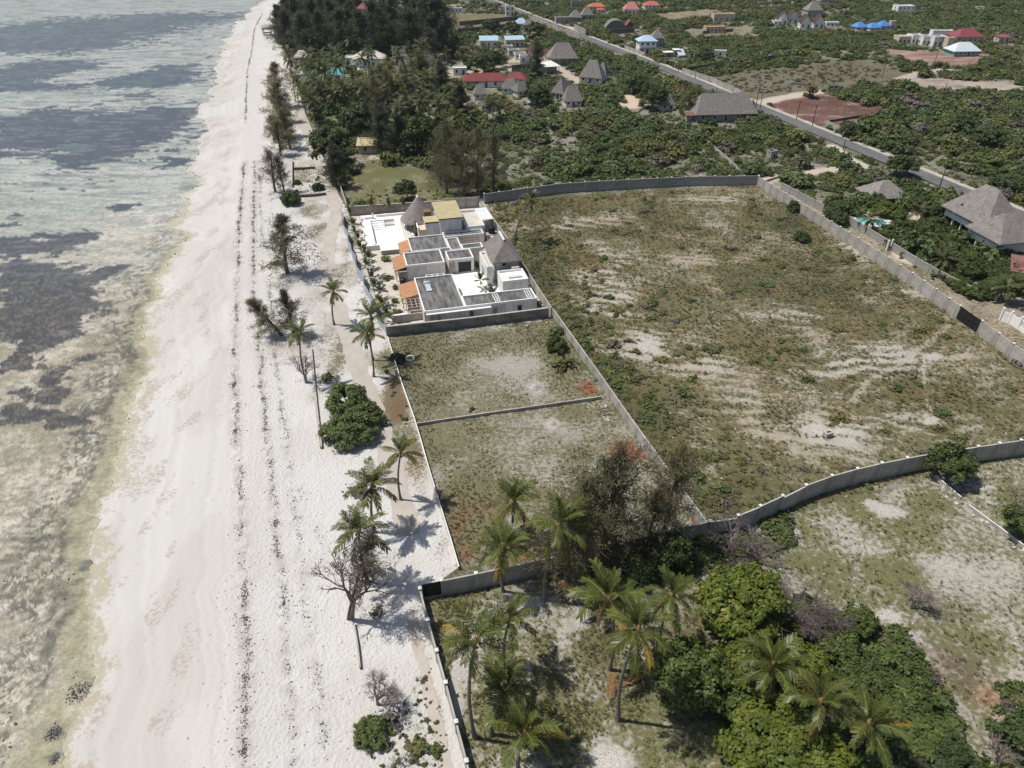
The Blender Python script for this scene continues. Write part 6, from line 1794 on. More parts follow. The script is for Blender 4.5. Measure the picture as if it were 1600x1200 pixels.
# car on the parking
o = thing('parked_car', 'white car parked beside the long brown roofed row house', 'car', (*G(836, 86), .0), 1.9)
body = MB()
prof = [(-2.1, .35), (-2.15, .8), (-1.5, .95), (-.9, 1.45), (.7, 1.48), (1.3, .98), (2.1, .85), (2.2, .4)]
vs_ = [(x, -.85, z_) for x, z_ in prof] + [(x, .85, z_) for x, z_ in prof]
body.add(vs_, [tuple(range(7, -1, -1)), tuple(range(8, 16))] + [(k, (k + 1) % 8, 8 + (k + 1) % 8, 8 + k) for k in range(8)])
body.build('body', M['white'], o)
for x in (-1.35, 1.35):
    for y in (-.8, .8):
        mb = MB(); mb.tube([(x, y - .1, .33), (x, y + .1, .33)], [.33, .33], 12); mb.add([(x + .33 * cos(a), y - .1, .33 + .33 * sin(a)) for a in np.linspace(0, 2 * pi, 12, False)], [tuple(range(11, -1, -1))]); mb.build('wheel', M['tank'], o)
for y in (-.853, .853): MB().add([(-1.35, y, .98), (-.85, y, 1.38), (.65, y, 1.4), (1.1, y, .98)], [(0, 1, 2, 3) if y > 0 else (3, 2, 1, 0)]).build('side_window', M['glass'], o)
# wooden beach shelter far up the beach
o = thing('beach_shelter', 'small wooden lifeguard shelter far up the beach', 'shelter', (*G(418, 54), -.2), .1)
for x in (-2, 2):
    for y in (-1.5, 1.5): MB().box(x - .12, y - .12, -.3, x + .12, y + .12, 3.0).build('post', M['wood'], o)
MB().box(-2.5, -2, 3.0, 2.5, 2, 3.2).build('roof', M['wood'], o)
MB().box(-2.2, -1.7, 1.0, 2.2, 1.7, 1.15).build('floor', M['wood'], o)
# concrete well box on the big lot
o = thing('well_box', 'small white concrete well box on the bare patch of the big lot', 'well', (*G(1293, 681), 0), .3)
mb = MB(); mb.box(-.55, -.4, -.2, .55, .4, .65); mb.build('wall', M['panel'], o)
MB().box(-.6, -.45, .65, .6, .45, .74).build('lid', M['panel'], o)
MB().box(-.35, -.15, .743, .35, .15, .77).build('hatch', M['dark'], o)
o = thing('well_ring', 'white ring shaped well edge in the upper small plot', 'well', (*G(641, 561), -.02), 0)
lathe([(.8, -.1), (.85, .25), (.62, .28), (.55, -.1)], 20, .1).build('ring', M['cap'], o)
# ---------------------------------------------------------------- trees
# near coconut palms: root and crown surveyed on the photograph
NP = [((742, 1152), (743, 1003), 'tall palm with curved trunk and orange lower fronds by the near wall', .45), ((768, 1147), (788, 1074), 'short leaning palm right of the tall curved palm', .15), ((810, 1203), (821, 1143), 'yellowish palm at the bottom edge of the compound', .5),
      ((789, 1042), (796, 968), 'dark green palm behind the tall curved palm', .1), ((786, 924), (787, 857), 'yellow green palm in front of the grey plot wall', .4), ((851, 938), (874, 822), 'palm with strongly leaning trunk before the feathery trees', .15),
      ((952, 1046), (952, 937), 'upright palm left of the bright green trees', .2), ((966, 1124), (997, 985), 'tallest leaning palm in the middle of the compound', .25), ((1030, 1012), (1050, 931), 'palm leaning right beside the bright green tree', .2),
      ((1197, 1112), (1207, 1041), 'palm rising out of the bright green trees, left one of three', .15), ((1275, 1172), (1282, 1097), 'palm rising out of the green trees, middle of three', .2), ((1339, 1200), (1357, 1131), 'palm rising out of the green trees, right one of three', .2),
      ((626, 780), (626, 709), 'palm beside the low white wall on the sand', .25), ((585, 830), (583, 760), 'palm on the sand left of the low white wall', .2), ((574, 908), (561, 832), 'palm hidden behind the grey leaning beach tree', .3),
      ((522, 506), (521, 456), 'lone palm beside the track in front of the villa', .1), ((584, 588), (574, 523), 'left palm of the pair beside the track below the villa', .12), ((583, 562), (580, 496), 'right palm of the pair beside the track below the villa', .2),
      ((478, 595), (469, 520), 'palm on the beach at the retaining wall', .3), ((803, 836), (804, 785), 'palm in the lower plot before the feathery trees', .2)]
for i, (b_, c_, lab, yl) in enumerate(NP):
    near = b_[1] > 820
    palm(b_, c_, lab, 3.35 if near else 2.9, 22 if near else 19, yl, i, rad=.17 if near else .14)
palm((804, 376), (829, 312), 'tall thin palm leaning over the villa side wall', 3.0, 19, .15, 40)

def at_px(px, py):
    return G(px, py)
# beach casuarinas
x, y = G(452, 424); casuarina('large feathery casuarina on the beach left of the villa', x, y, 12.5, CAS[0], None, 1, 1.35)
x, y = G(440, 523); casuarina('leaning feathery tree bending left over the beach', x, y, 8.5, CAS[1], None, 2, 1.1, lean=(-.55, .0))
x, y = G(457, 522); casuarina('upright feathery tree next to the leaning one on the beach', x, y, 9.0, CAS[2], None, 3, 1.15)
x, y = G(432, 299); casuarina('thin wispy casuarina on the beach above the retaining wall', x, y, 11.0, CAS_GREY[0], None, 0, 1.25)
x, y = G(443, 298); casuarina('second wispy casuarina close to the grass strip', x, y, 9.0, CAS[1], None, 2, .9)
for i, (px, py, h, lab) in enumerate([(437, 165, 15, 'top one of the brown feathery trees along the beach path'), (441, 190, 13, 'second brown feathery tree along the beach path'), (447, 213, 13, 'third brown feathery tree along the beach path'), (452, 232, 12, 'fourth brown feathery tree along the beach path'), (440, 242, 10, 'lowest of the brown feathery trees along the beach path'), (430, 220, 8, 'small wispy tree on the sand before the brown feathery trees')]):
    x, y = G(px, py); casuarina(lab, x, y, h, CAS[i % 3] if i < 5 else CAS_GREY[0], None, i, 1.25)
# dead leaning tree at the sandy corner
o = thing('leaning_beach_tree', 'grey half dead tree leaning right above the sandy corner', 'tree', (*G(546, 968), -.1), 0)
o.rotation_euler = (.0, .24, .0)
link('trunk', CTR[1], o, scl=(8, 8, 13)); link('branches', BARE[2], o, (.2, 0, .8), scl=(10, 10, 14)); link('needles', CAS_GREY[0], o, (.6, 0, 1.5), scl=(9.5, 9.5, 12.5))
# big feathery trees at the near wall
for px, py, h, w, k, lab in [(889, 905, 12.5, 1.15, 0, 'feathery tree at the near wall behind the leaning palm'), (945, 874, 17, 1.1, 1, 'tallest feathery tree standing at the near wall'), (905, 880, 14, 1.0, 0, 'feathery tree just inside the lower plot'), (1037, 850, 15.5, .9, 1, 'feathery tree at the wall corner'), (1010, 868, 11, .9, 0, 'smaller feathery tree left of the wall corner')]:
    x, y = G(px, py); casuarina(lab, x, y, h, CAS_BIG[k], None, k, w)
# dark casuarina stand of the resort
k = 0
for px, py, h in [(440, 62, 17), (452, 78, 18), (465, 62, 20), (478, 86, 19), (492, 70, 21), (505, 84, 19), (522, 60, 19), (538, 84, 20), (552, 72, 21), (568, 86, 20), (585, 78, 22), (600, 84, 20), (616, 66, 21), (640, 84, 19), (655, 72, 25), (668, 80, 28), (682, 84, 26), (693, 78, 22), (452, 42, 18), (480, 40, 20), (505, 30, 18), (540, 40, 18), (600, 40, 18), (640, 20, 20), (450, 20, 18), (560, 8, 18), (520, 6, 18), (470, 10, 20)]:
    x, y = G(px, py + 4)
    casuarina('tall dark casuarina in the dense stand at the far end of the beach', x, y, h, CAS_DARK[k % 3], 'dark casuarinas of the far stand', k, 1.15); k += 1
for px, py, h, lab, dk in [(588, 190, 15, 'tall brown casuarina in the middle of the resort palms', 0), (608, 178, 15, 'brown casuarina right of the tall one among the palms', 0), (598, 240, 14, 'dark feathery tree behind the grass field', 1), (625, 245, 12, 'feathery tree behind the garden building', 1), (672, 100, 15, 'dark casuarina beside the white hotel', 1), (660, 150, 14, 'dark casuarina above the pyramid hut', 1), (690, 155, 13, 'dark rounded casuarina left of the red roof', 1),
                           (722, 190, 12, 'dark casuarina below the red roof', 1), (884, 0, 0, '', 0), (815, 0, 0, '', 0), (700, 302, 18, 'feathery tree at the right end of the grass field', 0), (722, 306, 16.5, 'tall feathery tree behind the villa', 0), (748, 303, 17.5, 'tallest feathery tree behind the villa', 0), (772, 300, 15, 'feathery tree at the corner of the big lot', 0), (690, 290, 14, 'smaller feathery tree before the bushes', 0), (528, 292, 11, 'small dark casuarina beside the track bend', 1), (838, 122, 14, 'dark round feathery tree before the white tent', 1), (640, 270, 0, '', 0)]:
    if h:
        x, y = G(px, py); casuarina(lab, x, y, h, (CAS_DARK if dk else CAS_BIG)[int(px) % 2], None, int(px) % 3, 1.1 if dk else .78)
# resort palms
rp = random.Random(11)
k = 0
RES = GP([(465, 118), (600, 118), (660, 108), (700, 118), (690, 150), (640, 200), (590, 180), (560, 190), (500, 185), (478, 150)])
pts = []
while len(pts) < 64:
    px, py = rp.uniform(462, 705), rp.uniform(105, 200)
    x, y = G(px, py)
    if not in_poly(np.array([x]), np.array([y]), RES)[0]: continue
    if any((x - a) ** 2 + (y - b) ** 2 < 12 for a, b in pts): continue
    if 470 < px < 560 and 108 < py < 121: continue
    pts.append((x, y))
for x, y in pts:
    far_palm(x, y, rp.uniform(6.5, 11), rp.uniform(3.6, 4.6), 'coconut palm in the resort palm grove', 'palms of the resort grove', k); k += 1
for px, py, h in [(462, 158, 9), (468, 168, 8), (478, 178, 8), (486, 190, 9), (493, 196, 8), (458, 130, 9), (455, 118, 9), (660, 200, 9), (672, 192, 8), (690, 205, 8), (700, 190, 7), (630, 210, 8), (548, 92, 9), (492, 92, 9), (690, 150, 8), (762, 200, 8), (770, 192, 7), (1092, 178, 6), (1080, 172, 6), (1070, 182, 6), (715, 222, 8), (700, 235, 7)]:
    x, y = G(px, py)
    far_palm(x, y, h, 4.0, 'coconut palm at the edge of the resort gardens', 'palms at the edge of the resort gardens', 100 + k); k += 1
for px, py, h in [(r1, r2, 4.5) for r1, r2 in [(712, 88), (722, 95), (735, 90), (748, 96), (760, 92), (770, 100), (742, 104), (726, 108), (756, 108), (786, 104), (780, 92), (700, 98)]]:
    x, y = G(px, py)
    far_palm(x, y, h, 3.4, 'short yellowish palm in the nursery below the blue roofs', 'short palms below the blue roofs', 200 + k); k += 1
for px, py, h, fl, lab in [(1353, 360, 3.0, 3.2, 'palm beside the garden pool'), (1470, 425, 3.0, 3.4, 'palm in the garden behind the hedge'), (1592, 478, 4.5, 3.4, 'palm behind the white lattice wall'), (1430, 350, 3.5, 3.0, 'yellowish palm in the villa garden'), (1488, 390, 2.0, 2.6, 'banana like palm before the thatched villa'), (1560, 470, 3.2, 3.0, 'small palm at the broken garden wall')]:
    x, y = G(px, py); far_palm(x, y, h, fl, lab, None, 300 + int(px))
# broadleaf trees
BT = [(1148, 985, 8.2, 4.9, BR[0], 'bright yellow green tree left of the purple grey bare tree'), (1072, 1085, 6.2, 3.6, MIDC[0], 'rounded mid green tree in the palm compound'), (1172, 1075, 5.6, 3.6, BR[1], 'bright green tree below the first of the three palms'), (1240, 1075, 5.2, 3.4, BR[0], 'bright green tree right of the first of the three palms'),
      (1215, 1190, 6.0, 4.6, BR[1], 'large bright green tree at the bottom edge'), (1270, 1225, 5.0, 3.6, BR[0], 'bright green tree cut by the bottom edge'), (1160, 1120, 4.5, 2.6, MIDC[1], 'small green tree below the rounded mid green tree'), (1345, 1085, 3.8, 3.2, MIDC[2], 'dense green tree behind the right palm'), (1395, 1085, 3.6, 3.0, MIDC[0], 'dense green tree at the edge of the brown clearing'),
      (1415, 1150, 3.2, 3.2, MIDC[1], 'spreading dark green tree right of the palms'), (1465, 1195, 2.8, 2.8, DKC[1], 'spreading dark green tree at the bottom right'), (1350, 1190, 4.2, 3.2, DKC[2], 'dark green tree under the right palm'), (1300, 1020, 3.4, 2.1, MIDC[1], 'shaded green tree below the purple grey bare tree'), (1335, 985, 3.2, 1.8, MIDC[2], 'shaded green tree right of the purple grey bare tree'), (1215, 1005, 3.4, 2.0, MIDC[0], 'green tree between the bright tree and the bare tree'),
      (1038, 888, 5.2, 2.6, DKC[0], 'dark bushy tree in the shade of the near wall'), (1000, 905, 3.6, 2.2, DKC[1], 'low dark tree in the shade left of the bushy one'), (1478, 745, 5.0, 3.0, MIDC[1], 'wind shaped green tree growing at the near lot wall'), (1592, 838, 4.6, 2.6, MIDC[2], 'green tree at the right edge by the foundation wall'), (1604, 1170, 4.6, 3.0, DKC[0], 'dark tree at the bottom right corner'),
      (518, 262, 12, 6.2, DKC[0], 'large dark layered tree beside the track'), (560, 215, 11, 5.2, DKC[1], 'dark broad tree right of the layered tree'), (652, 240, 12, 5.6, MIDC[0], 'green broad tree right of the garden building'), (690, 240, 9, 4.0, MIDC[1], 'yellow green tree at the edge of the scrub'), (700, 170, 9, 4.5, MIDC[2], 'light green tree left of the small thatched hut'), (637, 312, 5.0, 3.0, DKC[2], 'dark round tree in the grass field behind the villa'),
      (1018, 170, 9, 5.0, DKC[1], 'dark broad tree hiding a thatched hut'), (838, 165, 8, 4.5, MIDC[1], 'light green tree among the thatched huts'), (990, 146, 8, 4.4, MIDC[2], 'light green tree beside the sandy clearing'), (745, 118, 8, 4.5, DKC[2], 'dark tree behind the red roofed house'), (768, 108, 8, 4.5, DKC[0], 'second dark tree behind the red roofed house'), (800, 56, 7, 4.5, DKC[2], 'dark tree next to the pale blue bungalow'), (835, 60, 8, 5.0, MIDC[0], 'round tree right of the pale blue bungalow'), (769, 51, 7, 4.5, DKC[0], 'lone dark tree between the far field walls'),
      (1101, 98, 6, 3.6, DKC[1], 'lone round tree in the plot right of the two storey house'), (1540, 232, 6.5, 4.2, DKC[0], 'lone dark tree right of the road in the scrub'), (1404, 275, 6, 4.0, DKC[1], 'dark tree at the lane junction'), (1322, 215, 4.5, 2.4, DKC[2], 'dark tree by the road below the red field'), (1265, 153, 5, 2.6, MB and SCRUB[5], 'reddish dry tree at the edge of the red field'), (1500, 205, 5, 3.4, DKC[2], 'dark tree right of the overgrown enclosure'), (1590, 300, 5.5, 4.0, DKC[1], 'dark tree behind the thatched villa')]
for i, (px, py, h, rad, cr, lab) in enumerate(BT):
    x, y = G(px, py)
    tree('broadleaf_tree', lab, x, y, h, rad, cr, 'tree', None, i, low=h * .12)
# sea grape and other bushes on the beach
for i, (px, py, rad, h, cr, lab) in enumerate([(545, 640, 3.6, 4.4, GRC[0], 'upper half of the big dark green sea grape bush on the sand'), (548, 682, 3.3, 4.0, GRC[1], 'lower half of the big dark green sea grape bush on the sand'), (575, 660, 2.6, 3.4, GRC[0], 'right side of the big sea grape bush by the track'), (580, 1150, 1.7, 1.7, GRC[1], 'small sea grape shrub on the near sand'), (455, 318, 2.4, 3.2, MIDC[0], 'round green bush on a stem on the beach grass'), (497, 296, 1.6, 2.0, DKC[1], 'dark round bush beside the track bend'),
                                              (464, 287, 1.0, 1.2, DKC[0], 'small bush at the upright wall edge'), (620, 562, 1.3, 1.2, DKC[2], 'small dark bush at the top of the low white wall'), (555, 770, 1.7, 1.5, LOW[3], 'grey olive scrub left of the palm on the sand'), (510, 590, .9, .9, LOW[1], 'small olive bush above the sea grape'), (870, 545, 1.8, 2.4, MIDC[1], 'yellow green bush against the beige boundary wall'), (880, 572, 1.7, 1.7, LOW[1], 'olive bush against the beige boundary wall'), (868, 520, 1.4, 1.4, LOW[0], 'dark bush at the villa corner of the boundary wall'),
                                              (737, 641, .5, .6, LOW[4], 'tiny green bush beside the dividing wall'), (1252, 375, 1.8, 2.2, DKC[1], 'dark lone bush inside the far part of the big lot'), (1238, 330, 1.7, 2.8, DKC[2], 'dark bush on the far right wall of the big lot'), (650, 1172, .9, .7, LOW[1], 'olive low shrub at the near footpath'), (677, 1172, .8, .6, LOW[4], 'green low shrub at the near footpath'), (590, 958, .9, .5, LOW[3], 'dry scrub at the foot of the leaning beach tree'), (1330, 405, 1.0, 1.2, LOW[0], 'dark low shrub in the big lot near the right wall')]):
    x, y = G(px, py); bush(lab, x, y, rad, h, cr, None, i, z=-.1)
# leafless trees
for px, py, h, k, lab in [(1228, 985, 8.0, 0, 'large purple grey leafless tree behind the bright green trees'), (1280, 990, 7.0, 1, 'purple grey leafless tree right of the large one'), (1148, 892, 8.5, 0, 'dark leafless tree in front of the stepped wall'), (1187, 880, 6.5, 2, 'grey leafless tree before the stepped wall'), (1422, 950, 4.5, 1, 'small purple grey leafless tree in the near right plot'), (590, 1100, 5.2, 1, 'round leafless shrub on the near sand'), (478, 597, 6.0, 0, 'sparse leafless tree beside the beach palm'), (630, 1195, 2.4, 2, 'thin bare twig bush at the bottom edge'), (1585, 790, 3.6, 2, 'dark bare tree at the right edge'), (1560, 1195, 4.2, 2, 'dark bare tree at the bottom right'), (1310, 1160, 4.0, 1, 'grey leafless shrub between the middle and right of the three palms'), (1255, 1010, 5.5, 1, 'grey leafless tree rising from the shaded trees'), (1430, 1200, 3.5, 1, 'grey leafless shrub at the bottom edge below the right palm')]:
    x, y = G(px, py)
    o = thing('bare_tree', lab, 'tree', (x, y, -.1), px * .37)
    link('branches', BARE[k], o, scl=(h * 1.25, h * 1.25, h * 1.05))
o = thing('dry_shrub', 'pinkish dry half of the sea grape shrub on the near sand', 'bush', (*G(606, 1126), -.1), 0)
link('foliage', LOW[3], o, (0, 0, .3), scl=(1.3, 1.1, 1.3)); link('branches', BARE[2], o, scl=(1.8, 1.8, 1.4))
# hedge and garden growth by the lane
hr = random.Random(3)
for i, (px, py) in enumerate([(1465, 425), (1476, 432), (1487, 440), (1498, 448), (1508, 455), (1518, 461), (1530, 462), (1542, 456), (1553, 450), (1562, 446)]):
    x, y = G(px, py); bush('%s bright green hedge bush from the upper end of the lane wall hedge' % ['first', 'second', 'third', 'fourth', 'fifth', 'sixth', 'seventh', 'eighth', 'ninth', 'last'][i], x, y, 2.2, 2.0, MIDC[i % 3], 'hedge bushes at the lane wall', i, 'hedge_bush')
GARD = [(1385, 375), (1400, 368), (1415, 378), (1395, 385), (1420, 395), (1428, 360), (1455, 372), (1470, 385), (1480, 372), (1490, 400), (1500, 385), (1465, 400), (1510, 410), (1525, 400), (1540, 412), (1555, 420), (1530, 425), (1505, 428), (1490, 420), (1550, 435), (1570, 430), (1340, 335), (1330, 325), (1350, 318), (1365, 325), (1410, 325), (1420, 315), (1435, 325), (1450, 330), (1460, 345), (1400, 340), (1380, 335), (1440, 400), (1320, 335), (1305, 325), (1300, 340), (1310, 348), (1455, 360), (1575, 410), (1585, 455), (1448, 388), (1512, 372), (1530, 388), (1545, 398), (1560, 405), (1500, 362), (1580, 402)]
for i, (px, py) in enumerate(GARD):
    x, y = G(px, py); rd_ = hr.uniform(1.8, 3.2)
    bush('leafy garden shrub between the lane wall and the thatched villa', x, y, rd_, rd_ * hr.uniform(.9, 1.3), hr.choice(MIDC + DKC[:2] + BR[:1] + SCRUB[:2]), 'garden shrubs of the thatched villa', i, 'garden_shrub')

# ---------------------------------------------------------------- scrub country: the 300 largest bushes singly, the rest as one mass
ob = [o for o in col.objects if o.parent is None and o.type == 'EMPTY' and o.get('category') in ('house', 'villa', 'hut', 'canopy', 'container', 'swimming pool', 'car')]
OBX = np.array([(o.location.x, o.location.y) for o in ob if o.location.y > 120])
r = np.random.default_rng(21)
ptsx, ptsy, sz = [], [], []
def scrub_fill(n, ymin, ymax):
    y = ymin + (ymax - ymin) * r.random(n)
    x = Lf(y) + 3 + (0.80 * y + 40 - Lf(y)) * r.random(n)
    return x, y
xs, ys_ = scrub_fill(52000, 165, 760)
soil_, veg_, cov_, zone_ = land_attrs(xs, ys_)
zid = {z[0]: i + 1 for i, z in enumerate(ZONES)}
keep = (zone_ == 0) | ((zone_ == zid['resort garden']) & (r.random(len(xs)) < .35))
dens = sstep(.28, .62, fbm(xs / 26, ys_ / 26, 301, 4)) * .85 + .12
thin = np.exp(-(((xs - G(870, 225)[0]) / 22) ** 2 + ((ys_ - G(870, 225)[1]) / 22) ** 2)) * .85 + np.exp(-(((xs - G(1000, 200)[0]) / 14) ** 2 + ((ys_ - G(1000, 200)[1]) / 12) ** 2)) * .3
keep &= r.random(len(xs)) < np.clip(dens - thin, 0, 1)
keep &= (cov_ > .14) | (r.random(len(xs)) < .12)
keep &= dist_line(xs, ys_, rd[:8]) > 5.4
keep &= ~in_poly(xs, ys_, GP([(735, 340), (740, 308), (800, 304), (930, 292), (1183, 283), (1510, 495), (1700, 700)])) & (dist_line(xs, ys_, GP([(757, 318), (800, 312), (870, 302), (930, 298), (1000, 294), (1090, 290), (1183, 289)])) > 2.4)
for pl in ([(1190, 283), (1215, 277), (1290, 266), (1345, 259), (1300, 228)], [(1183, 290), (1500, 497), (1600, 575)], [(1200, 287), (1330, 360), (1480, 455), (1600, 540)]):
    keep &= dist_line(xs, ys_, GP(pl)) > 3.0
for pl in ([(1195, 283), (1600, 500), (1600, 330), (1440, 330), (1370, 300), (1300, 300)],):
    m = in_poly(xs, ys_, GP(pl)); keep &= ~m | (r.random(len(xs)) < .1)
d2 = np.min((xs[:, None] - OBX[None, :, 0]) ** 2 + ((ys_[:, None] - OBX[None, :, 1])) ** 2, 1)
keep &= d2 > 24
# nothing tall right in front of the houses
for k in range(1, 3):
    d2 = np.min((xs[:, None] - OBX[None, :, 0]) ** 2 + ((ys_[:, None] - OBX[None, :, 1] + 5.5 * k)) ** 2, 1)
    keep &= d2 > 22
xs, ys_ = xs[keep], ys_[keep]
size = (.75 + 2.0 * r.random(len(xs)) ** 2.6) * (.8 + .5 * fbm(xs / 40, ys_ / 40, 305, 3))
# bushes do not stand inside one another near the camera
order = np.argsort(ys_)
cell = {}
ok = np.zeros(len(xs), bool)
for i in order:
    g_ = 1.25 if ys_[i] < 260 else 1.7
    key = (int(xs[i] // g_), int(ys_[i] // g_))
    if key in cell: continue
    cell[key] = 1
    ok[i] = True
xs, ys_, size = xs[ok], ys_[ok], size[ok]
tone = fbm(xs / 14, ys_ / 14, 311, 4) + (r.random(len(xs)) - .5) * .35
idx = np.select([tone < .42, tone < .50, tone < .56, tone < .64, tone < .76, tone < .77], [0, 1, 2, 3, 4, 5], 7)
idx = np.where(r.random(len(xs)) < .04, 6, idx)
app = size / np.hypot(ys_, 65)
top = np.argsort(-app)[:300]
one = np.zeros(len(xs), bool); one[top] = True
zones_lab = [(lambda x, y: x < -20, 'scrub bush at the edge of the resort gardens'), (lambda x, y: (y < 215) & (x < 66), 'scrub bush just behind the far wall of the big lot'), (lambda x, y: x < 40, 'scrub bush in the grey clearing behind the big lot'), (lambda x, y: (x < 118 - (y - 180) * .33), 'scrub bush between the big lot and the road'), (lambda x, y: x > -999, 'scrub bush on the far side of the road')]
SN = {3: 'olive ', 4: 'olive ', 5: 'rusty ', 6: 'dry grey ', 7: 'bright green '}
for i in top:
    lab = next(l for f, l in zones_lab if f(xs[i], ys_[i]))
    bush(SN.get(int(idx[i]), 'dark green ') + lab, xs[i], ys_[i], size[i] * 1.1, size[i] * 1.15, SCRUB[idx[i]], lab.replace('scrub bush', 'scrub bushes'), int(i), 'scrub_bush')
rest = ~one
print('scrub', len(xs))
xg, yg = scrub_fill(42000, 165, 560)
_, _, cvg, zog = land_attrs(xg, yg)
kg = (zog == 0) & (r.random(len(xg)) < .35 + .5 * sstep(.3, .6, cvg)) & (dist_line(xg, yg, rd[:8]) > 5.0) & (cvg > .1)
kg &= ~in_poly(xg, yg, GP([(735, 340), (740, 308), (800, 304), (930, 292), (1183, 283), (1510, 495), (1700, 700)])) & (dist_line(xg, yg, GP([(1183, 289), (1500, 497), (1600, 575)])) > 5)
xg, yg = xg[kg], yg[kg]
sg = .35 + .75 * r.random(len(xg)) ** 2
scatter('low_scrub', 'low weeds and seedlings in the gaps of the scrub', 'shrubs', np.stack([xg, yg, np.zeros(len(xg))], 1), np.stack([sg * 1.15, sg * 1.15, sg], 1), r.choice([0, 0, 1, 1, 3, 4], len(xg)), LOW, .08, 15)
scatter('scrub', 'mass of green scrub covering the land behind the plots', 'scrub', np.stack([xs[rest], ys_[rest], np.full(rest.sum(), .1)], 1), np.stack([size[rest] * 1.15, size[rest] * 1.15, size[rest] * 1.05], 1), idx[rest], SCRUB, .06, 5)
# ---------------------------------------------------------------- small growth and litter
def tuft_mesh(name, seed, mat, n=16, h=.5, w=.05, spread=.45):
    r = np.random.default_rng(seed)
    a = r.random(n) * 6.283
    out = np.stack([np.cos(a), np.sin(a), 0 * a], 1)
    dd = unit(out * spread * (.4 + r.random(n))[:, None] + np.array([0, 0, .7]))
    ln = h * (.5 + .6 * r.random(n))
    C = out * (.18 * r.random(n))[:, None] + dd * ln[:, None] * .5
    B = unit(np.cross(dd, np.array([0, 0, 1.0]))) * (w * (.6 + .8 * r.random(n)))[:, None]
    return quads_mesh(name, C, dd * ln[:, None] * .5, B, mat, r.random(n))
TUFT = [tuft_mesh('grass_tuft', 1, M['grass_a']), tuft_mesh('grass_tuft', 2, M['grass_a'], 20, .35, .06, .8), tuft_mesh('dry_tuft', 3, M['grass_b']), tuft_mesh('dry_tuft', 4, M['grass_b'], 20, .35, .06, .8), tuft_mesh('rust_tuft', 5, M['grass_c'], 16, .4, .06, .7)]
def stone_mesh(name, seed, mat, flat=.55):
    import bmesh
    bm = bmesh.new()
    bmesh.ops.create_icosphere(bm, subdivisions=1, radius=1)
    r = random.Random(seed)
    for v in bm.verts:
        v.co *= r.uniform(.65, 1.15)
        v.co.z *= flat
    me = bpy.data.meshes.new(name)
    bm.to_mesh(me); bm.free()
    me.materials.append(mat)
    return me
STONE = [stone_mesh('stone', i, M['rock']) for i in range(3)]
WEED = [stone_mesh('weed_clump', 10 + i, M['weed'], .35) for i in range(4)]
r = np.random.default_rng(77)

def fill(poly, n):
    p = GP(poly)
    lo, hi = p.min(0), p.max(0)
    x = lo[0] + (hi[0] - lo[0]) * r.random(n)
    y = lo[1] + (hi[1] - lo[1]) * r.random(n)
    m = in_poly(x, y, p)
    return x[m], y[m]

# grass on the plots, thickest where the ground is greenest
def grass(name, label, zn, n, hscale, smax=1.0, shrubs=0, rust=.0):
    poly = next(z[1] for z in ZONES if z[0] == zn)
    x, y = fill(poly, n)
    so_, ve_, cv_, zo = land_attrs(x, y)
    k = (zo == zid[zn]) & (r.random(len(x)) < np.clip((cv_ - .25) * 1.25, 0, 1))
    x, y, ve_, cv_ = x[k], y[k], ve_[k], cv_[k]
    green = ve_[:, 1] / (ve_[:, 0] + 1e-6)
    i = np.where(green > 1.0 + .12 * r.normal(size=len(x)), r.integers(0, 2, len(x)), 2 + r.integers(0, 2, len(x)))
    i = np.where(green < .68, 4, i)
    s_ = hscale * (.5 + .8 * r.random(len(x))) * (.7 + .5 * np.clip(cv_, 0, 1))
    scatter(name, label, 'grass', np.stack([x, y, np.full(len(x), -.03)], 1), np.stack([s_ * 1.4, s_ * 1.4, s_], 1), i, TUFT, .15, n)
grass('grass_tufts', 'patchy dry grass of the big walled lot', 'big lot', 40000, .42)
grass('grass_tufts', 'short grass of the upper empty plot', 'upper plot', 9000, .24)
grass('grass_tufts', 'short grass of the lower empty plot', 'lower plot', 10000, .24)
grass('grass_tufts', 'grass under the near palms', 'palm compound', 20000, .28)
grass('grass_tufts', 'grass of the near right plot', 'near right plot', 24000, .32)
# low shrubs in the big lot
x, y = fill(ZONES[4][1], 6500)
so_, ve_, cv_, zo = land_attrs(x, y)
wl2 = dist_line(x, y, GP([(757, 318), (862, 497), (1104, 835)]))
pr = np.clip((cv_ - .62) * .9, 0, 1) * .45 + np.exp(-(wl2 / 9) ** 2) * .55
k = (zo == zid['big lot']) & (r.random(len(x)) < pr) & (wl2 > 1)
x, y, ve_ = x[k], y[k], ve_[k]
gi = ve_[:, 1] / ve_[:, 0]
i = np.where(gi > 1.0, r.choice([0, 0, 1, 4], len(x)), np.where(gi > .8, r.choice([1, 1, 0, 3], len(x)), r.choice([2, 1], len(x))))
s_ = .35 + .65 * r.random(len(x)) ** 2
scatter('low_scrub', 'low shrubs scattered over the big walled lot', 'shrubs', np.stack([x, y, np.full(len(x), 0)], 1), np.stack([s_ * 1.2, s_ * 1.2, s_], 1), i, LOW, .08, 9)
# ground cover round the near trees
for poly, n, nm in [([(1110, 1000), (1250, 940), (1420, 990), (1540, 1210), (1130, 1210)], 900, 'undergrowth between the near green trees'), ([(870, 895), (1105, 845), (1130, 900), (960, 925)], 260, 'shaded undergrowth along the near wall'), ([(1110, 845), (1230, 800), (1240, 850), (1130, 890)], 120, 'thin growth before the stepped wall'), ([(1560, 1060), (1610, 1080), (1610, 1210), (1540, 1210)], 90, 'undergrowth at the bottom right corner')]:
    x, y = fill(poly, n)
    s_ = .4 + .8 * r.random(len(x))
    scatter('undergrowth', nm, 'undergrowth', np.stack([x, y, np.full(len(x), .0)], 1), s_, r.choice([0, 1, 4, 0, 3], len(x)), LOW, .1, n)
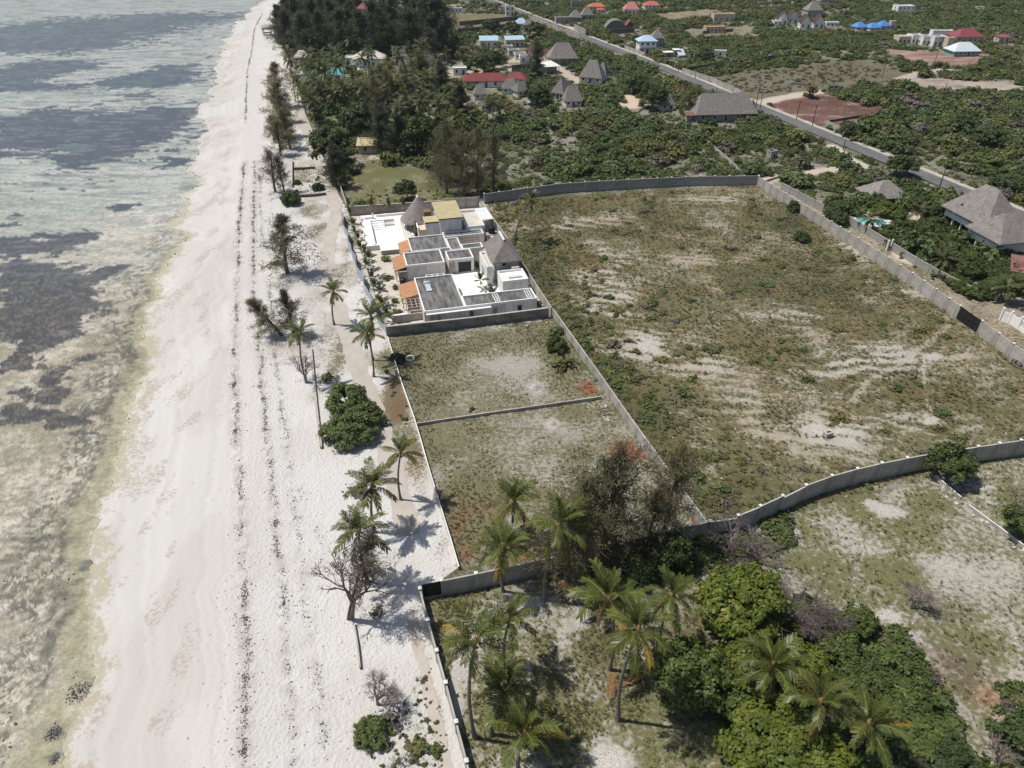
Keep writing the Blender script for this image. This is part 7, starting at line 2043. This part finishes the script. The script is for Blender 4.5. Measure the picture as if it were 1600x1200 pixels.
# weeds on the sand and at the lane
for poly, n, nm in [([(655, 1040), (672, 1040), (700, 1160), (690, 1200), (560, 1200), (600, 1150)], 110, 'small weeds on the near sand'), ([(455, 255), (497, 262), (500, 300), (460, 302)], 60, 'weeds of the grass strip beside the track'), ([(596, 540), (640, 640), (660, 720), (645, 720), (605, 610)], 90, 'dry weeds between track and low white wall'), ([(1200, 290), (1330, 350), (1480, 445), (1490, 470), (1330, 375)], 160, 'weeds in the lane'), ([(560, 300), (690, 290), (700, 312), (560, 322)], 120, 'weeds of the grass field behind the villa'), ([(1085, 122), (1330, 98), (1400, 115), (1195, 150)], 700, 'low tussocks of the grey field')]:
    x, y = fill(poly, n)
    s_ = (.12 + .30 * r.random(len(x)) ** 1.5) * (3.0 if 'grey field' in nm else (.8 if 'near sand' in nm else 1.2))
    scatter('weeds', nm, 'weeds', np.stack([x, y, np.full(len(x), -.02)], 1), s_, r.choice([1, 3, 3, 0, 4], len(x)) if 'grey' not in nm else r.choice([3, 3, 1], len(x)), LOW, .1, n + 3)
# loose stones
for poly, n, nm, smx in [(ZONES[7][1], 500, 'small pale stones among the near palms', .12), (ZONES[6 + 1][1], 10, '', .1), ([(1460, 748), (1612, 862), (1590, 860), (1450, 755)], 120, 'white rubble along the foundation wall', .26), ([(1110, 842), (1250, 790), (1235, 815), (1120, 870)], 140, 'white rubble below the stepped wall', .22), ([(700, 512), (860, 500), (862, 506), (720, 524)], 110, 'pale rubble under the villa stone wall', .2), ([(555, 500), (598, 505), (588, 440), (556, 430)], 160, 'pale rubble between the track and the villa fence', .26), ([(915, 630), (945, 628), (960, 660), (930, 655)], 40, 'building litter beside the dividing wall', .2), (ZONES[8][1], 700, 'pale stones of the near right plot', .13), (ZONES[4][1], 700, 'pale stones of the big lot', .16)]:
    if not nm: continue
    x, y = fill(poly, n)
    s_ = smx * (.4 + 1.0 * r.random(len(x)) ** 2)
    scatter('stones', nm, 'stones', np.stack([x, y, np.full(len(x), .0)], 1), s_, r.integers(0, 3, len(x)), STONE, .3, n + 5)
# drift lines of dry seaweed on the beach
P_, S_ = [], []
for pl, wd, a in WRACK:
    p = GP(pl)
    seg = np.r_[0, np.cumsum(np.hypot(*np.diff(p, axis=0).T))]
    n = int(seg[-1] * 135 * a)
    q = np.sort(r.random(n)) * seg[-1]
    q = q + (fbm(q / 2.5, q * 0 + wd * 9, 401, 3) - .5) * 4
    x, y = np.interp(q, seg, p[:, 0]), np.interp(q, seg, p[:, 1])
    x = x + (fbm(q / 4.0, q * 0 + 5, 402, 3) - .5) * 2.2 * wd + r.normal(size=n) * wd * np.where(r.random(n) < .7, .32, 1.1)
    kp = r.random(n) < .12 + 1.1 * sstep(.40, .62, fbm(q / 4.0, q * 0 + wd * 31, 403, 4))
    q, x, y = q[kp], x[kp], y[kp]
    n = len(q)
    ln = (.026 + .085 * r.random(n) ** 3.0) * np.clip(.9 + y / 600, .95, 1.3)
    P_.append(np.stack([x, y + r.normal(size=n) * .2, zbeach(x, y) + .02], 1))
    S_.append(np.stack([ln * 1.25, ln * (.6 + .6 * r.random(n)), ln], 1))
n = 900
yy = 30 + 140 * r.random(n) ** 1.5
xx = W(yy) + (Lf(yy) - W(yy)) * (.30 + .62 * r.random(n))
P_.append(np.stack([xx, yy, zbeach(xx, yy) + .01], 1)); S_.append(np.repeat((.03 + .06 * r.random(n))[:, None], 3, 1))
P_, S_ = np.concatenate(P_), np.concatenate(S_)
scatter('seaweed_drift', 'lines of dark dry seaweed washed up along the beach', 'seaweed', P_, S_, r.integers(0, 4, len(P_)), WEED, .2, 31)
# weed clumps on the tidal flat
n = 1500
yy = 30 + 110 * r.random(n)
xx = W(yy) - 1.0 - 9 * r.random(n) ** 1.3
s_ = .06 + .16 * r.random(n) ** 2
scatter('seaweed_clumps', 'dark weed clumps lying on the tidal flat', 'seaweed', np.stack([xx, yy, np.full(n, -.78) - .0022 * (W(yy) - xx) - .0024 * np.clip(yy - 60, 0, 400)], 1), np.stack([s_ * 1.6, s_ * .8, s_ * .6], 1), r.integers(0, 4, n), WEED, .1, 33)
# rock heaps on the flat
HEAP = [stone_mesh('heap_stone', 50 + i, M['darkrock'], .6) for i in range(3)]
for px, py, wpx, lab in [(123, 1082, 20, 'heap of dark stones on the tidal flat'), (84, 1147, 13, 'lower flat heap of dark stones at the bottom left'), (86, 1186, 11, 'dark stones at the bottom left edge')]:
    x, y = G(px, py, -.7)
    o = thing('stone_heap', lab, 'stones', (x, y, -.74), 0)
    rr = random.Random(px)
    rad = wpx * mpp(px, py)
    for k in range(110):
        a, q = rr.random() * 6.28, rr.random() ** .6
        sc = rr.uniform(.05, .13)
        link('stone', rr.choice(HEAP), o, (cos(a) * q * rad, sin(a) * q * rad * 1.1, (1 - q) * .22), (rr.random(), rr.random(), rr.random() * 6), sc)
# rubble heaps
for px, py, rad, lab, mt in [(837, 604, .8, 'small heap of pale sand in the upper plot', 'panel'), (863, 662, .7, 'small heap of pinkish sand in the lower plot', 'coral_pale')]:
    x, y = G(px, py)
    o = thing('sand_heap', lab, 'heap', (x, y, -.08), 0)
    lathe([(rad * 1.2, 0), (rad * .9, .12), (rad * .55, .30), (rad * .2, .42), (.02, .45)], 18, .25, 4).build('heap', M[mt], o, True)
o = thing('plank_litter', 'few pale planks lying at the end of the dividing wall', 'planks', (*G(945, 648), 0), .3)
for k in range(4): MB().box(-1.1 + .2 * k, -.08 + k * .5, .0 + .02 * k, 1.0 + .1 * k, .08 + k * .5, .06 + .02 * k).build('plank', M['wood'], o, rot=(0, 0, .3 * sin(k * 2.1)))
# dead frond on the ground
for i, (px, py, a, lab) in enumerate([(958, 1074, .4, 'brown dead palm frond lying on the grass'), (950, 1102, 1.3, 'small dry frond below the tallest palm'), (883, 948, 1.6, 'reddish dry frond near the leaning palm'), (1105, 1190, -1.0, 'pale dry frond at the bottom of the compound')]):
    x, y = G(px, py)
    o = thing('fallen_frond', lab, 'palm frond', (x, y, .12), a)
    link('frond', frond_mesh('fallen_frond', 900 + i, .12, .2, [M['frond_brown'], M['rachis']], hang=.05), o, scl=3.2)
# ---------------------------------------------------------------- the air
hz_ = NT('thin_haze')
hz_.n.remove(hz_.b)
pv = hz_.n.new('ShaderNodeVolumePrincipled')
pv.inputs['Color'].default_value = (.86, .91, .97, 1)
pv.inputs['Density'].default_value = .00007
pv.inputs['Anisotropy'].default_value = .2
hz_.t.links.new(pv.outputs[0], hz_.out.inputs['Volume'])
tag(MB().box(-9500, -420, -4.2, 6500, 6200, 70).build('haze', hz_.mat), kind='stuff')
